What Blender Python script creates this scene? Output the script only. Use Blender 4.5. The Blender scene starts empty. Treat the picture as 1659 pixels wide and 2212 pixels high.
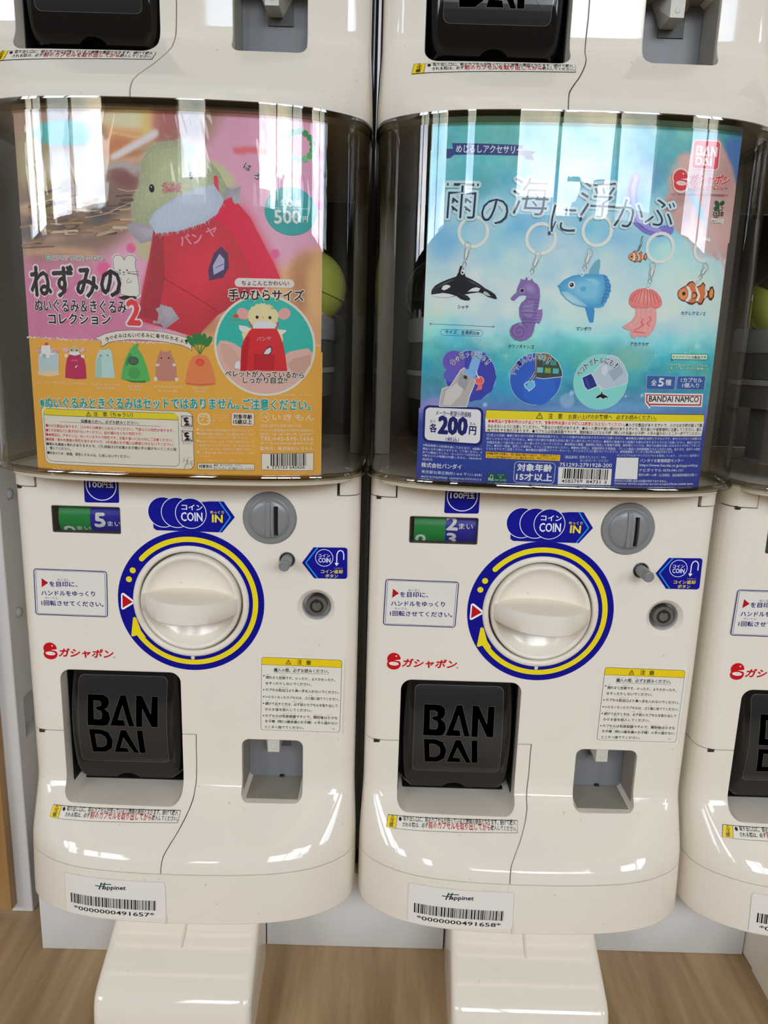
import bpy, bmesh, math, random
import numpy as np
from mathutils import Vector, Matrix
from mathutils.geometry import tessellate_polygon

# ============================== camera, sky, light, exposure ==============================
PITCH, ZOFF, LEVEL = .30, .345, .60836     # machine spacing, floor offset, stack height
XC = .009
PI = math.pi
scn = bpy.context.scene
COL = scn.collection
cam = bpy.data.objects.new('camera', bpy.data.cameras.new('camera')); COL.objects.link(cam)
cam.data.sensor_fit = 'HORIZONTAL'; cam.data.sensor_width = 36; cam.data.lens = 1589.73 * 36 / 1659
cam.data.clip_start = .02
def cam_matrix(yaw, pitch, roll, loc):
    f = Vector((math.sin(yaw) * math.cos(pitch), math.cos(yaw) * math.cos(pitch), -math.sin(pitch)))
    r = Vector((math.cos(yaw), -math.sin(yaw), 0)); u = r.cross(f)
    r2 = math.cos(roll) * r + math.sin(roll) * u; u2 = -math.sin(roll) * r + math.cos(roll) * u
    m = Matrix((r2, u2, -f)).transposed().to_4x4(); m.translation = loc
    return m
cam.matrix_world = cam_matrix(.00058, .212797, .0301383, Vector((.174543, -.600572, .232991 + ZOFF)))
scn.camera = cam
vs = scn.view_settings
vs.view_transform = 'Standard'; vs.look = 'None'; vs.gamma = 1; vs.use_curve_mapping = False
vs.exposure = 0.14
scn.cycles.max_bounces = 8; scn.cycles.transparent_max_bounces = 16
scn.cycles.caustics_reflective = False; scn.cycles.caustics_refractive = False

world = bpy.data.worlds.new('world'); scn.world = world; world.use_nodes = True
wn = world.node_tree; wn.nodes.clear()
def N(nt, kind, **kw):
    n = nt.nodes.new(kind)
    for k, v in kw.items():
        if k in n.inputs.keys(): n.inputs[k].default_value = v
        else: setattr(n, k, v)
    return n
tc = N(wn, 'ShaderNodeTexCoord'); mp = N(wn, 'ShaderNodeMapping'); mp.inputs['Scale'].default_value = (1, 1, 2.6)
nz = N(wn, 'ShaderNodeTexNoise', Scale=3.2, Detail=7.0, Roughness=.58)
rp = N(wn, 'ShaderNodeValToRGB')
rp.color_ramp.elements[0].position = .40; rp.color_ramp.elements[0].color = (.42, .52, .66, 1)
rp.color_ramp.elements[1].position = .60; rp.color_ramp.elements[1].color = (1, 1, 1, 1)
bg = N(wn, 'ShaderNodeBackground', Strength=13.8); wo = N(wn, 'ShaderNodeOutputWorld')
wn.links.new(tc.outputs['Generated'], mp.inputs['Vector']); wn.links.new(mp.outputs[0], nz.inputs['Vector'])
wn.links.new(nz.outputs['Fac'], rp.inputs['Fac']); wn.links.new(rp.outputs[0], bg.inputs['Color']); wn.links.new(bg.outputs[0], wo.inputs[0])

WIN_Y = -3.3
# bays of the shop front behind the photographer: (x0, x1, z0, z1)
BAYS = [(-4.1, -2.95, 1.22, 2.35), (-2.72, -1.48, 1.22, 2.35), (-.76, -.44, 1.22, 2.35), (.30, 1.88, 1.22, 2.35), (2.50, 3.9, 1.22, 2.35)]
for k, (x0, x1, z0, z1) in enumerate(BAYS):        # daylight portals in the glazed openings
    l = bpy.data.lights.new('window_portal', 'AREA'); l.shape = 'RECTANGLE'; l.size = x1 - x0; l.size_y = z1 - z0
    l.cycles.is_portal = True
    o = bpy.data.objects.new('window_portal', l); COL.objects.link(o)
    o.location = ((x0 + x1) / 2, WIN_Y + .02, (z0 + z1) / 2); o.rotation_euler = (PI / 2, 0, 0)
LAMPS = [(-2.4, -1.15), (.10, -1.15), (2.6, -1.15), (-2.4, -2.3), (.10, -2.3), (2.6, -2.3)]
LAMPN = ['near row, left', 'near row, middle', 'near row, right', 'far row, left', 'far row, middle', 'far row, right']
LAMP_W = 2.0                                        # strength of the fluorescent tubes

# ============================== materials ==============================
def s2l(v): return v / 12.92 if v <= .04045 else ((v + .055) / 1.055) ** 2.4
def hexc(h, gain=1.0):
    r, g, b = (s2l(int(h[i:i + 2], 16) / 255) for i in (0, 2, 4))
    gain = min(gain, .93 / max(r, g, b, 1e-3))      # keep the hue when the ink would pass paper white
    return (r * gain, g * gain, b * gain, 1)
MATS = {}
def principled(name, col, rough=.4, metal=0.0, spec=.5, bevel=0, coat=0.0, **kw):
    m = bpy.data.materials.new(name); m.use_nodes = True
    b = m.node_tree.nodes['Principled BSDF']
    b.inputs['Base Color'].default_value = col if len(col) == 4 else (*col, 1)
    b.inputs['Roughness'].default_value = rough; b.inputs['Metallic'].default_value = metal
    b.inputs['Specular IOR Level'].default_value = spec; b.inputs['Coat Weight'].default_value = coat
    b.inputs['Coat Roughness'].default_value = .05
    if bevel:
        nb = N(m.node_tree, 'ShaderNodeBevel', samples=3, Radius=bevel); m.node_tree.links.new(nb.outputs[0], b.inputs['Normal'])
    return m
def ink(h, gain=1.0, rough=.33):
    k = (h, gain, rough)
    if k not in MATS: MATS[k] = principled('ink_' + h, hexc(h, gain), rough, spec=.25)
    return MATS[k]
def shell_material(name, col, rough, bevel):
    m = principled(name, col, rough, bevel=bevel); nt = m.node_tree; b = nt.nodes['Principled BSDF']
    t = N(nt, 'ShaderNodeTexCoord'); a = N(nt, 'ShaderNodeTexNoise', Scale=210.0, Detail=3.0); r = N(nt, 'ShaderNodeValToRGB')
    r.color_ramp.elements[0].position = .22; r.color_ramp.elements[0].color = (.52, .47, .40, 1)
    r.color_ramp.elements[1].position = .285; r.color_ramp.elements[1].color = (1, 1, 1, 1)
    a2 = N(nt, 'ShaderNodeTexNoise', Scale=9.0, Detail=5.0); r2 = N(nt, 'ShaderNodeMapRange')
    r2.inputs['To Min'].default_value = .95; r2.inputs['To Max'].default_value = 1.04
    mx = N(nt, 'ShaderNodeMix', data_type='RGBA', blend_type='MULTIPLY'); mx.inputs[0].default_value = .55
    my = N(nt, 'ShaderNodeMix', data_type='RGBA', blend_type='MULTIPLY'); my.inputs[0].default_value = 1
    nt.links.new(t.outputs['Object'], a.inputs['Vector']); nt.links.new(t.outputs['Object'], a2.inputs['Vector'])
    nt.links.new(a.outputs['Fac'], r.inputs['Fac']); nt.links.new(a2.outputs['Fac'], r2.inputs['Value'])
    mx.inputs[6].default_value = (*col[:3], 1)
    nt.links.new(r.outputs[0], mx.inputs[7]); nt.links.new(mx.outputs[2], my.inputs[6]); nt.links.new(r2.outputs[0], my.inputs[7])
    nt.links.new(my.outputs[2], b.inputs['Base Color'])
    return m
SHELL = shell_material('white_plastic', (.845, .775, .665, 1), .04, .0011)
KNOBM = shell_material('knob_plastic', (.845, .775, .665, 1), .16, .0016)
BLACKG = principled('black_gloss', (.006, .005, .005), .08)
BLACKM = principled('black_matte', (.01, .009, .008), .5)
GREYP = principled('grey_plastic', (.23, .235, .235), .28, bevel=.0005)
GREYL = principled('tray_grey', (.22, .225, .235), .4)
SLEEVE = principled('sleeve_plastic', (.34, .31, .25), .4)
GREYD = principled('drum_grey', (.40, .40, .41), .5)
IVORY = principled('ivory_plastic', (.62, .60, .52), .4)
METAL = principled('steel', (.35, .34, .32), .25, 1.0)
LOCKM = principled('lock_metal', (.26, .24, .22), .3, .8)
CUPM = principled('lock_cup_plastic', (.60, .60, .58), .3)
METALD = principled('dark_steel', (.10, .095, .09), .3, 1.0)
DRUMD = principled('drum_dark', (.16, .15, .14), .5)
SIDEW = principled('white_laminate', (.66, .645, .62), .38)
DARKIN = principled('dark_interior', (.055, .045, .032), .6)
BROWNIN = principled('inner_wall', (.56, .54, .46), .6)

def sheet_material(name, tint, refl, rough, bump=0, bscale=(1, 1, 1), creases=False, edge=None):
    """thin clear plastic: tinted transmission + a Fresnel-like reflection that is the same from both sides"""
    m = bpy.data.materials.new(name); m.use_nodes = True; nt = m.node_tree; nt.nodes.clear()
    tr = N(nt, 'ShaderNodeBsdfTransparent', Color=(*tint, 1)); gl = N(nt, 'ShaderNodeBsdfGlossy', Roughness=rough)
    gl.inputs['Color'].default_value = (1, 1, 1, 1)
    if edge:                                            # a slanting ray crosses more of the tinted sheet
        l2 = N(nt, 'ShaderNodeLayerWeight', Blend=.5); p2 = N(nt, 'ShaderNodeMath', operation='POWER'); p2.inputs[1].default_value = 2.2
        me_ = N(nt, 'ShaderNodeMix', data_type='RGBA'); me_.inputs[6].default_value = (*tint, 1); me_.inputs[7].default_value = (*edge, 1)
        nt.links.new(l2.outputs['Facing'], p2.inputs[0]); nt.links.new(p2.outputs[0], me_.inputs[0]); nt.links.new(me_.outputs[2], tr.inputs['Color'])
    lw = N(nt, 'ShaderNodeLayerWeight', Blend=.5); p = N(nt, 'ShaderNodeMath', operation='POWER'); p.inputs[1].default_value = 4.5
    ma = N(nt, 'ShaderNodeMath', operation='MULTIPLY_ADD'); ma.inputs[1].default_value = 1 - refl; ma.inputs[2].default_value = refl
    mx = N(nt, 'ShaderNodeMixShader'); out = N(nt, 'ShaderNodeOutputMaterial')
    L = nt.links.new
    L(lw.outputs['Facing'], p.inputs[0]); L(p.outputs[0], ma.inputs[0]); L(ma.outputs[0], mx.inputs[0]); L(tr.outputs[0], mx.inputs[1]); L(gl.outputs[0], mx.inputs[2]); L(mx.outputs[0], out.inputs[0])
    if bump:
        t = N(nt, 'ShaderNodeTexCoord'); q = N(nt, 'ShaderNodeMapping'); q.inputs['Scale'].default_value = bscale
        n = N(nt, 'ShaderNodeTexNoise', Scale=1.0, Detail=3.0, Roughness=.6); b = N(nt, 'ShaderNodeBump', Strength=bump, Distance=.001)
        if creases: q.inputs['Rotation'].default_value = (0, .9, 0); n.inputs['Distortion'].default_value = 1.5
        L(t.outputs['Object'], q.inputs['Vector']); L(q.outputs[0], n.inputs['Vector']); L(n.outputs['Fac'], b.inputs['Height']); L(b.outputs[0], gl.inputs['Normal']); 
    return m
DOME = sheet_material('smoky_clear_plastic', (.962, .95, .915), .052, .004, bump=.10, bscale=(45, 45, 1.2), edge=(.42, .37, .25))
RIMP = sheet_material('clear_rim', (.66, .62, .52), .12, .02)
FILM = sheet_material('crinkled_film', (.988, .988, .985), .03, .03, bump=1.0, bscale=(16, 16, 5), creases=True)
SMOKEB = sheet_material('clear_capsule', (.66, .66, .62), .09, .01)
CLEAR = sheet_material('clear_cover', (.95, .95, .95), .03, .01)
SMOKEF = principled('smoked_flap', (.012, .010, .009), .06, bevel=.0012)
SMOKEP = principled('smoked_panel', (.026, .025, .023), .13)
SMOKEL = principled('smoked_line', (.13, .13, .125), .2)

# ============================== mesh helpers ==============================
def link(name, me, parent=None, loc=None):
    o = bpy.data.objects.new(name, me); COL.objects.link(o)
    if parent: o.parent = parent
    if loc: o.location = loc
    return o
def mesh(name, verts, faces, mats, idx=None, smooth=False, sharp=None):
    me = bpy.data.meshes.new(name); me.from_pydata([tuple(v) for v in verts], [], faces)
    for m in (mats if isinstance(mats, (list, tuple)) else [mats]): me.materials.append(m)
    if idx is not None: me.polygons.foreach_set('material_index', np.array(idx, dtype=np.int32))
    if smooth: me.shade_smooth()
    if sharp is not None: me.set_sharp_from_angle(angle=sharp)
    me.update(); return me
def from_bm(name, bm, mats, smooth=False, sharp=None):
    bmesh.ops.recalc_face_normals(bm, faces=bm.faces)
    me = bpy.data.meshes.new(name); bm.to_mesh(me); bm.free()
    for m in (mats if isinstance(mats, (list, tuple)) else [mats]): me.materials.append(m)
    if smooth: me.shade_smooth()
    if sharp is not None: me.set_sharp_from_angle(angle=sharp)
    return me
def bm_box(bm, x0, x1, y0, y1, z0, z1, bev=0, seg=3):
    r = bmesh.ops.create_cube(bm, size=1)
    for v in r['verts']: v.co = Vector(((x0 + x1) / 2 + v.co.x * (x1 - x0), (y0 + y1) / 2 + v.co.y * (y1 - y0), (z0 + z1) / 2 + v.co.z * (z1 - z0)))
    if bev:
        es = {e for v in r['verts'] for e in v.link_edges}
        bmesh.ops.bevel(bm, geom=list(es), offset=bev, segments=seg, affect='EDGES', profile=.5)
def box(name, x0, x1, y0, y1, z0, z1, mat, bev=0, parent=None):
    bm = bmesh.new(); bm_box(bm, x0, x1, y0, y1, z0, z1, bev)
    return link(name, from_bm(name, bm, mat, smooth=bool(bev), sharp=.6 if bev else None), parent)
def bm_prism(bm, pts, y0, y1):                     # closed outline in x-z, extruded along y
    a = [bm.verts.new((x, y0, z)) for x, z in pts]; b = [bm.verts.new((x, y1, z)) for x, z in pts]
    bm.faces.new(a); bm.faces.new(b[::-1]); n = len(pts)
    for i in range(n): bm.faces.new((a[i], a[(i + 1) % n], b[(i + 1) % n], b[i]))
def rrect(x0, x1, z0, z1, r, n=6):
    p = []
    for cx, cz, a0 in ((x1 - r, z1 - r, 0), (x0 + r, z1 - r, 90), (x0 + r, z0 + r, 180), (x1 - r, z0 + r, 270)):
        for k in range(n + 1): a = math.radians(a0 + 90 * k / n); p.append((cx + r * math.cos(a), cz + r * math.sin(a)))
    return p
def bm_lathe(bm, prof, cx, cz, n=48, sx=1.0):     # prof: (radius, y); axis along y
    rings = []
    for r, y in prof:
        if r < 1e-6: rings.append([bm.verts.new((cx, y, cz))])
        else: rings.append([bm.verts.new((cx + sx * r * math.cos(2 * PI * k / n), y, cz + r * math.sin(2 * PI * k / n))) for k in range(n)])
    for a, b in zip(rings, rings[1:]):
        for k in range(n):
            v = [a[k % len(a)], a[(k + 1) % len(a)], b[(k + 1) % len(b)], b[k % len(b)]]
            v = [q for i, q in enumerate(v) if q not in v[:i]]
            if len(v) > 2: bm.faces.new(v)
def bm_lathe_z(bm, prof, cx, cy, n=40, a0=0, a1=2 * PI):       # prof: (radius, z)
    rings = []; full = abs(a1 - a0 - 2 * PI) < 1e-6; m = n if full else n + 1
    for r, z in prof:
        if r < 1e-6: rings.append([bm.verts.new((cx, cy, z))])
        else: rings.append([bm.verts.new((cx + r * math.cos(a0 + (a1 - a0) * k / n), cy + r * math.sin(a0 + (a1 - a0) * k / n), z)) for k in range(m)])
    for a, b in zip(rings, rings[1:]):
        for k in range(n):
            v = [a[k % len(a)], a[(k + 1) % len(a)], b[(k + 1) % len(b)], b[k % len(b)]]
            v = [q for i, q in enumerate(v) if q not in v[:i]]
            if len(v) > 2: bm.faces.new(v)
def boolean(obj, cutter_bm, op='DIFFERENCE'):
    bmesh.ops.recalc_face_normals(cutter_bm, faces=cutter_bm.faces)
    cm = bpy.data.meshes.new('cut'); cutter_bm.to_mesh(cm); cutter_bm.free()
    cm.materials.append(obj.data.materials[0])
    co = bpy.data.objects.new('cut', cm); COL.objects.link(co)
    md = obj.modifiers.new('b', 'BOOLEAN'); md.object = co; md.operation = op; md.solver = 'EXACT'
    bpy.context.view_layer.update()
    me = bpy.data.meshes.new_from_object(obj.evaluated_get(bpy.context.evaluated_depsgraph_get()))
    obj.modifiers.clear(); old = obj.data; obj.data = me; bpy.data.meshes.remove(old)
    bpy.data.objects.remove(co); bpy.data.meshes.remove(cm)

# ---- body surface shared by the shell and by everything stuck on it (metres, machine-local) ----
HWP, HWC = .1458, .1482
PLP = [(0,0),(.04,0),(.075,0),(.1,0),(.12,.0002),(.1325,.0008),(.1395,.0035),(.1440,.0085),(HWP,.0150)]
PLC = [(0,0),(.04,.0008),(.07,.0032),(.09,.0064),(.107,.0112),(.122,.0182),(.135,.0275),(.1438,.0385),(HWC,.0560)]
FZ = [(.14,0),(-.146,0),(-.1505,-.0004),(-.1545,-.0018),(-.1585,-.0048),(-.1635,-.0098),(-.172,-.0190),(-.1815,-.0292),
      (-.1875,-.0356),(-.1925,-.0408),(-.1962,-.0440),(-.2000,-.0468),(-.2045,-.0488),(-.2098,-.0500),(-.225,-.0514),(-.242,-.0526),(-.256,-.0530)]
def lerp_tab(tab, v):
    if v <= tab[0][0]: return tab[0][1]
    for (a, b), (c, d) in zip(tab, tab[1:]):
        if v <= c: return b + (d - b) * (v - a) / (c - a)
    return tab[-1][1]
FZI = [(-a, b) for a, b in FZ]
def front(z): return lerp_tab(FZI, -z)
def chin(z):
    return min(1, -front(z) / .0500)
def crm(p, t):                        # Catmull-Rom through plan points
    n = len(p) - 1; i = min(n - 1, int(t)); u = t - i
    g = lambda k: p[max(0, min(n, k))] if k >= 0 else (-p[-k][0], p[-k][1])
    a, b, c, d = g(i - 1), g(i), g(i + 1), g(i + 2)
    return tuple(.5 * (2 * b[k] + (c[k] - a[k]) * u + (2 * a[k] - 5 * b[k] + 4 * c[k] - d[k]) * u * u + (3 * b[k] - a[k] - 3 * c[k] + d[k]) * u ** 3) for k in (0, 1))
def plan(z, t):
    a, b, w = crm(PLP, t), crm(PLC, t), chin(z)
    return a[0] + (b[0] - a[0]) * w, a[1] + (b[1] - a[1]) * w
DTAB = {}
def body_y(x, z):
    k = round(z, 4)
    if k not in DTAB: DTAB[k] = [plan(k, i * .1) for i in range(81)]
    return front(z) + lerp_tab(DTAB[k], abs(x))
DOMEY = -.0530
DT = [(i * .004, lerp_tab([crm(PLC, j * .05) for j in range(161)], i * .004)) for i in range(38)]
def dome_d(x): return lerp_tab(DT, abs(x))
def poster_y(x, z=0): return -.0492 + dome_d(x)
def panel_y(x, z=0): return 0.0


# ============================== flat print ==============================
TXT = {}
def text_mesh(s, off, res):
    k = (s, round(off, 3), res)
    if k not in TXT:
        c = bpy.data.curves.new('t', 'FONT'); c.body = s; c.resolution_u = res; c.offset = off
        o = bpy.data.objects.new('t', c); COL.objects.link(o)
        me = bpy.data.meshes.new_from_object(o.evaluated_get(bpy.context.evaluated_depsgraph_get()))
        n = len(me.vertices); co = np.zeros(n * 3, dtype=np.float32); me.vertices.foreach_get('co', co)
        TXT[k] = (co.reshape(-1, 3)[:, :2].astype(float), [tuple(p.vertices) for p in me.polygons])
        bpy.data.objects.remove(o); bpy.data.curves.remove(c); bpy.data.meshes.remove(me)
    return TXT[k]
STEP = .05                                            # mm between printed layers
class Print:
    """one printed sheet or sticker: flat coloured shapes in (x, z) mm laid on a surface y(x, z)"""
    def __init__(s, surf, base=.12, gain=1.0, cut=None, rough=.33):
        s.surf, s.base, s.gain, s.cut, s.rough = surf, base, gain, cut, rough
        s.step = STEP; s.n = 0; s.v, s.f, s.m, s.mats = [], [], [], []; s.tv, s.tf, s.tm = [], [], []
    def mi(s, col):
        m = ink(col, s.gain, s.rough)
        if m not in s.mats: s.mats.append(m)
        return s.mats.index(m)
    def lift(s, k):                                   # no two shapes may lie in exactly one plane
        s.n += 1; return k + (s.n % 16) * .03
    def poly(s, pts, col, k=1, holes=()):
        k = s.lift(k)
        loops = [pts] + list(holes); flat = [p for l in loops for p in l]; b = len(s.v)
        s.v += [(p[0], p[1], k) for p in flat]
        for t in tessellate_polygon([[Vector((p[0], p[1], 0)) for p in l] for l in loops]): s.f.append(tuple(b + i for i in t)); s.m.append(s.mi(col))
        return s
    def circ(s, c, r, col, k=1, rz=None, n=40, rot=0, hole=None):
        def ring(a, b):
            cr, sr = math.cos(rot), math.sin(rot)
            return [(c[0] + a * math.cos(t) * cr - b * math.sin(t) * sr, c[1] + a * math.cos(t) * sr + b * math.sin(t) * cr) for t in (2 * PI * i / n for i in range(n))]
        q = (rz or r) / r
        return s.poly(ring(r, r * q), col, k, [ring(hole, hole * q)] if hole else ())
    def arc(s, c, r0, r1, a0, a1, col, k=1, n=60, caps=False):
        A = [math.radians(a0 + (a1 - a0) * i / n) for i in range(n + 1)]
        pts = [(c[0] + r1 * math.cos(a), c[1] + r1 * math.sin(a)) for a in A] + [(c[0] + r0 * math.cos(a), c[1] + r0 * math.sin(a)) for a in A[::-1]]
        s.poly(pts, col, k)
        if caps:
            for a in (A[0], A[-1]): s.circ((c[0] + (r0 + r1) / 2 * math.cos(a), c[1] + (r0 + r1) / 2 * math.sin(a)), (r1 - r0) / 2, col, k, n=16)
        return s
    def line(s, pts, w, col, k=1, closed=False, caps=True):
        q = list(pts) + ([pts[0]] if closed else [])
        for (x0, z0), (x1, z1) in zip(q, q[1:]):
            d = math.hypot(x1 - x0, z1 - z0) or 1e-9; nx, nz = -(z1 - z0) / d * w / 2, (x1 - x0) / d * w / 2
            b = len(s.v); q_ = k; k = s.lift(k); s.v += [(x0 + nx, z0 + nz, k), (x1 + nx, z1 + nz, k), (x1 - nx, z1 - nz, k), (x0 - nx, z0 - nz, k)]
            s.f.append((b, b + 1, b + 2, b + 3)); s.m.append(s.mi(col)); k = q_
        if caps:
            for p in q: s.circ(p, w / 2, col, k, n=10)
        return s
    def quad_round(s, pts, r, col, k=1, frame=None):
        """rounded quadrilateral from four corners (TL, TR, BR, BL); frame=width draws only its border"""
        def rr(P, rad):
            out = []
            for i in range(4):
                p, a, b = Vector(P[i]), Vector(P[i - 1]), Vector(P[(i + 1) % 4])
                u, v = (a - p).normalized(), (b - p).normalized()
                for j in range(7):
                    t = j / 6; q0 = p + u * rad; q1 = p + v * rad
                    w = (1 - t) ** 2 * q0 + 2 * t * (1 - t) * (p + (u + v) * rad * .12) + t * t * q1; out.append((w.x, w.y))
            return out
        o = rr(pts, r); hole = ()
        if frame:
            c = sum((Vector(p) for p in pts), Vector((0, 0))) / 4; ins = []
            for i in range(4):
                p, a, b = Vector(pts[i]), Vector(pts[i - 1]), Vector(pts[(i + 1) % 4])
                ins.append(tuple(p + (a - p).normalized() * frame + (b - p).normalized() * frame))
            hole = [rr(ins, max(.05, r - frame))]
        return s.poly(o, col, k, hole)
    def text(s, t, p, h=None, col='000000', bold=.0, k=3, halo=None, res=2, shear=0, just='fit', scale=None):
        """t stretched so that its ink runs from p[0] to p[1] (bottom-left, bottom-right), h mm high"""
        if halo: s.text(t, p, h, halo[1], halo[0], k - 1, None, 1, shear, just, scale)
        # heavier strokes and outlines are the glyphs set several times with a small shift (an offset curve breaks dense kanji)
        if bold > .055: sh = [(bold * math.cos(a), bold * math.sin(a)) for a in (i * PI / 5 for i in range(10))] + [(bold * .5 * math.cos(a), bold * .5 * math.sin(a)) for a in (i * PI / 2 for i in range(4))]
        elif bold > .016: b_ = bold * .8; sh = [(b_, 0), (-b_, 0), (0, b_), (0, -b_)]
        else: sh = [(0, 0)]
        co, fs = text_mesh(t, bold if len(sh) == 1 else 0, res); ref, _ = text_mesh(t, 0, res)
        lo, hi = ref.min(0), ref.max(0); (x0, z0), (x1, z1) = p[0], p[1]
        L = math.hypot(x1 - x0, z1 - z0); sx = L / max(1e-6, hi[0] - lo[0]); sz = (h / (hi[1] - lo[1])) if h else sx
        ux, uz = (x1 - x0) / L, (z1 - z0) / L
        X = (co[:, 0] - lo[0]) * sx + (co[:, 1] - lo[1]) * sz * shear; Z = (co[:, 1] - lo[1]) * sz
        i = s.mi(col); em = min(sx, sz)
        k0 = s.lift(k)
        for j, (dx, dz) in enumerate(sh):
            b = len(s.tv); k = k0 - j * .05
            s.tv += [(x0 + a * ux - c * uz + dx * em, z0 + a * uz + c * ux + dz * em, k) for a, c in zip(X, Z)]
            for f in fs: s.tf.append(tuple(b + q for q in f)); s.tm.append(i)
        return s
    def grad(s, pts, c0, c1, c, k=1, n=9, to=.25):
        """modelled shape: shrinking copies blend from colour c0 at the outline to c1 around the point c"""
        A = [int(c0[i:i + 2], 16) for i in (0, 2, 4)]; B = [int(c1[i:i + 2], 16) for i in (0, 2, 4)]
        for j in range(n):
            t = j / (n - 1); f = 1 - (1 - to) * t
            s.poly([(c[0] + (x - c[0]) * f, c[1] + (z - c[1]) * f) for x, z in pts], '%02x%02x%02x' % tuple(round(a + (b - a) * t) for a, b in zip(A, B)), k + .55 * t)
        return s
    def fur(s, pts, n, L, ang, cols, k=1, w=.22, seed=1, spread=40):
        rnd = random.Random(seed); xs = [q[0] for q in pts]; zs = [q[1] for q in pts]; m = 0
        while m < n:
            x, z = rnd.uniform(min(xs), max(xs)), rnd.uniform(min(zs), max(zs)); ins = False
            for (x0, z0), (x1, z1) in zip(pts, pts[1:] + pts[:1]):
                if (z0 > z) != (z1 > z) and x < x0 + (z - z0) * (x1 - x0) / (z1 - z0): ins = not ins
            m += 1
            if ins:
                a = math.radians(ang + rnd.uniform(-spread, spread)); l = L * rnd.uniform(.5, 1.2)
                s.poly([(x - math.sin(a) * w / 2, z + math.cos(a) * w / 2), (x + math.sin(a) * w / 2, z - math.cos(a) * w / 2), (x + l * math.cos(a), z + l * math.sin(a))], cols[rnd.randrange(len(cols))], k + .5 * rnd.random())
        return s
    def lines(s, rows, h, col, bold=.0, k=3, **kw):
        for t, p in rows: s.text(t, p, h, col, bold, k, **kw)
        return s
    def para(s, txts, tl, bl, w, col, h=None, bold=.0, k=3, d=None, fill=1.0):
        """rows of text between the top-left and bottom-left corner; w = width vector (dx, dz)"""
        n = len(txts)
        for i, t in enumerate(txts):
            f = (i + .78) / n; x = tl[0] + (bl[0] - tl[0]) * f; z = tl[1] + (bl[1] - tl[1]) * f
            rel = 1.0
            if isinstance(t, tuple): t, rel, off = t; x += w[0] * off; z += w[1] * off
            s.text(t, [(x, z), (x + w[0] * rel, z + w[1] * rel)], h or abs(tl[1] - bl[1]) / n * .68, col if not t.startswith('\u200b') else col, bold, k, res=1)
        return s
    def arctext(s, t, c, r, a0, a1, h, col, bold=0, k=3, halo=None):
        n = len(t)
        for i, ch in enumerate(t):
            a = math.radians(a0 + (a1 - a0) * (i + .5) / n); w = abs(math.radians(a1 - a0)) * r / n * .86
            if ch in 'っゃ': w *= .75
            if ch in '!！': w *= .4
            cx, cz = c[0] + r * math.cos(a), c[1] + r * math.sin(a); ux, uz = math.sin(a), -math.cos(a)
            s.text(ch, [(cx - ux * w / 2, cz - uz * w / 2), (cx + ux * w / 2, cz + uz * w / 2)], h * (.75 if ch in 'っゃ' else 1), col, bold, k, halo=halo)
        return s
    def barcode(s, tl, tr, br, bl, n, seed, col='1c1a1c', k=3):
        rnd = random.Random(seed); t = 0; e = []
        while t < n: w = rnd.choice((1, 1, 2, 3)); e.append((t, min(n, t + w))); t += w + rnd.choice((1, 1, 2, 2))
        T = e[-1][1]
        for a, b in e:
            P = lambda q, u, v: (u[0] + (v[0] - u[0]) * q / T, u[1] + (v[1] - u[1]) * q / T)
            s.poly([P(a, tl, tr), P(b, tl, tr), P(b, bl, br), P(a, bl, br)], col, k)
        return s
    def warn(s, c, w, col='1a1712', k=3):
        h = w * .88
        s.line([(c[0] - w / 2, c[1]), (c[0] + w / 2, c[1]), (c[0], c[1] + h)], w * .1, col, k, closed=True)
        s.poly([(c[0] - w * .06, c[1] + h * .68), (c[0] + w * .06, c[1] + h * .68), (c[0] + w * .03, c[1] + h * .3), (c[0] - w * .03, c[1] + h * .3)], col, k)
        return s.circ((c[0], c[1] + h * .18), w * .05, col, k, n=8)
    def build(s, name, parent, bg=None, label=None):
        bm = bmesh.new(); vs_ = [bm.verts.new((x, z, k)) for x, z, k in s.v]
        for f, m in zip(s.f, s.m):
            try: q = bm.faces.new([vs_[i] for i in f]); q.material_index = m
            except ValueError: pass
        if s.cut:
            cx, cz = s.cut
            if s.v:
                xs = [p[0] for p in s.v]; zs = [p[1] for p in s.v]
                for ax, st, lo, hi in ((0, cx, min(xs), max(xs)), (1, cz, min(zs), max(zs))):
                    if not st: continue
                    for j in range(math.ceil(lo / st), math.floor(hi / st) + 1):
                        co, no = [0, 0, 0], [0, 0, 0]; co[ax] = j * st; no[ax] = 1
                        bmesh.ops.bisect_plane(bm, geom=bm.verts[:] + bm.edges[:] + bm.faces[:], plane_co=co, plane_no=no, dist=1e-5)
        bm.verts.ensure_lookup_table(); bm.faces.ensure_lookup_table(); bm.verts.index_update()
        V = [tuple(v.co) for v in bm.verts]; F = [tuple(v.index for v in f.verts) for f in bm.faces]; M = [f.material_index for f in bm.faces]; bm.free()
        b = len(V); V += s.tv; F += [tuple(b + q for q in f) for f in s.tf]; M += s.tm
        W = [(x / 1000, s.surf(x / 1000, z / 1000) - (s.base + k * s.step) / 1000, z / 1000) for x, z, k in V]
        o = link(name, mesh(name, W, F, s.mats, M), parent)
        if label: o['label'] = label
        return o

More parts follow.
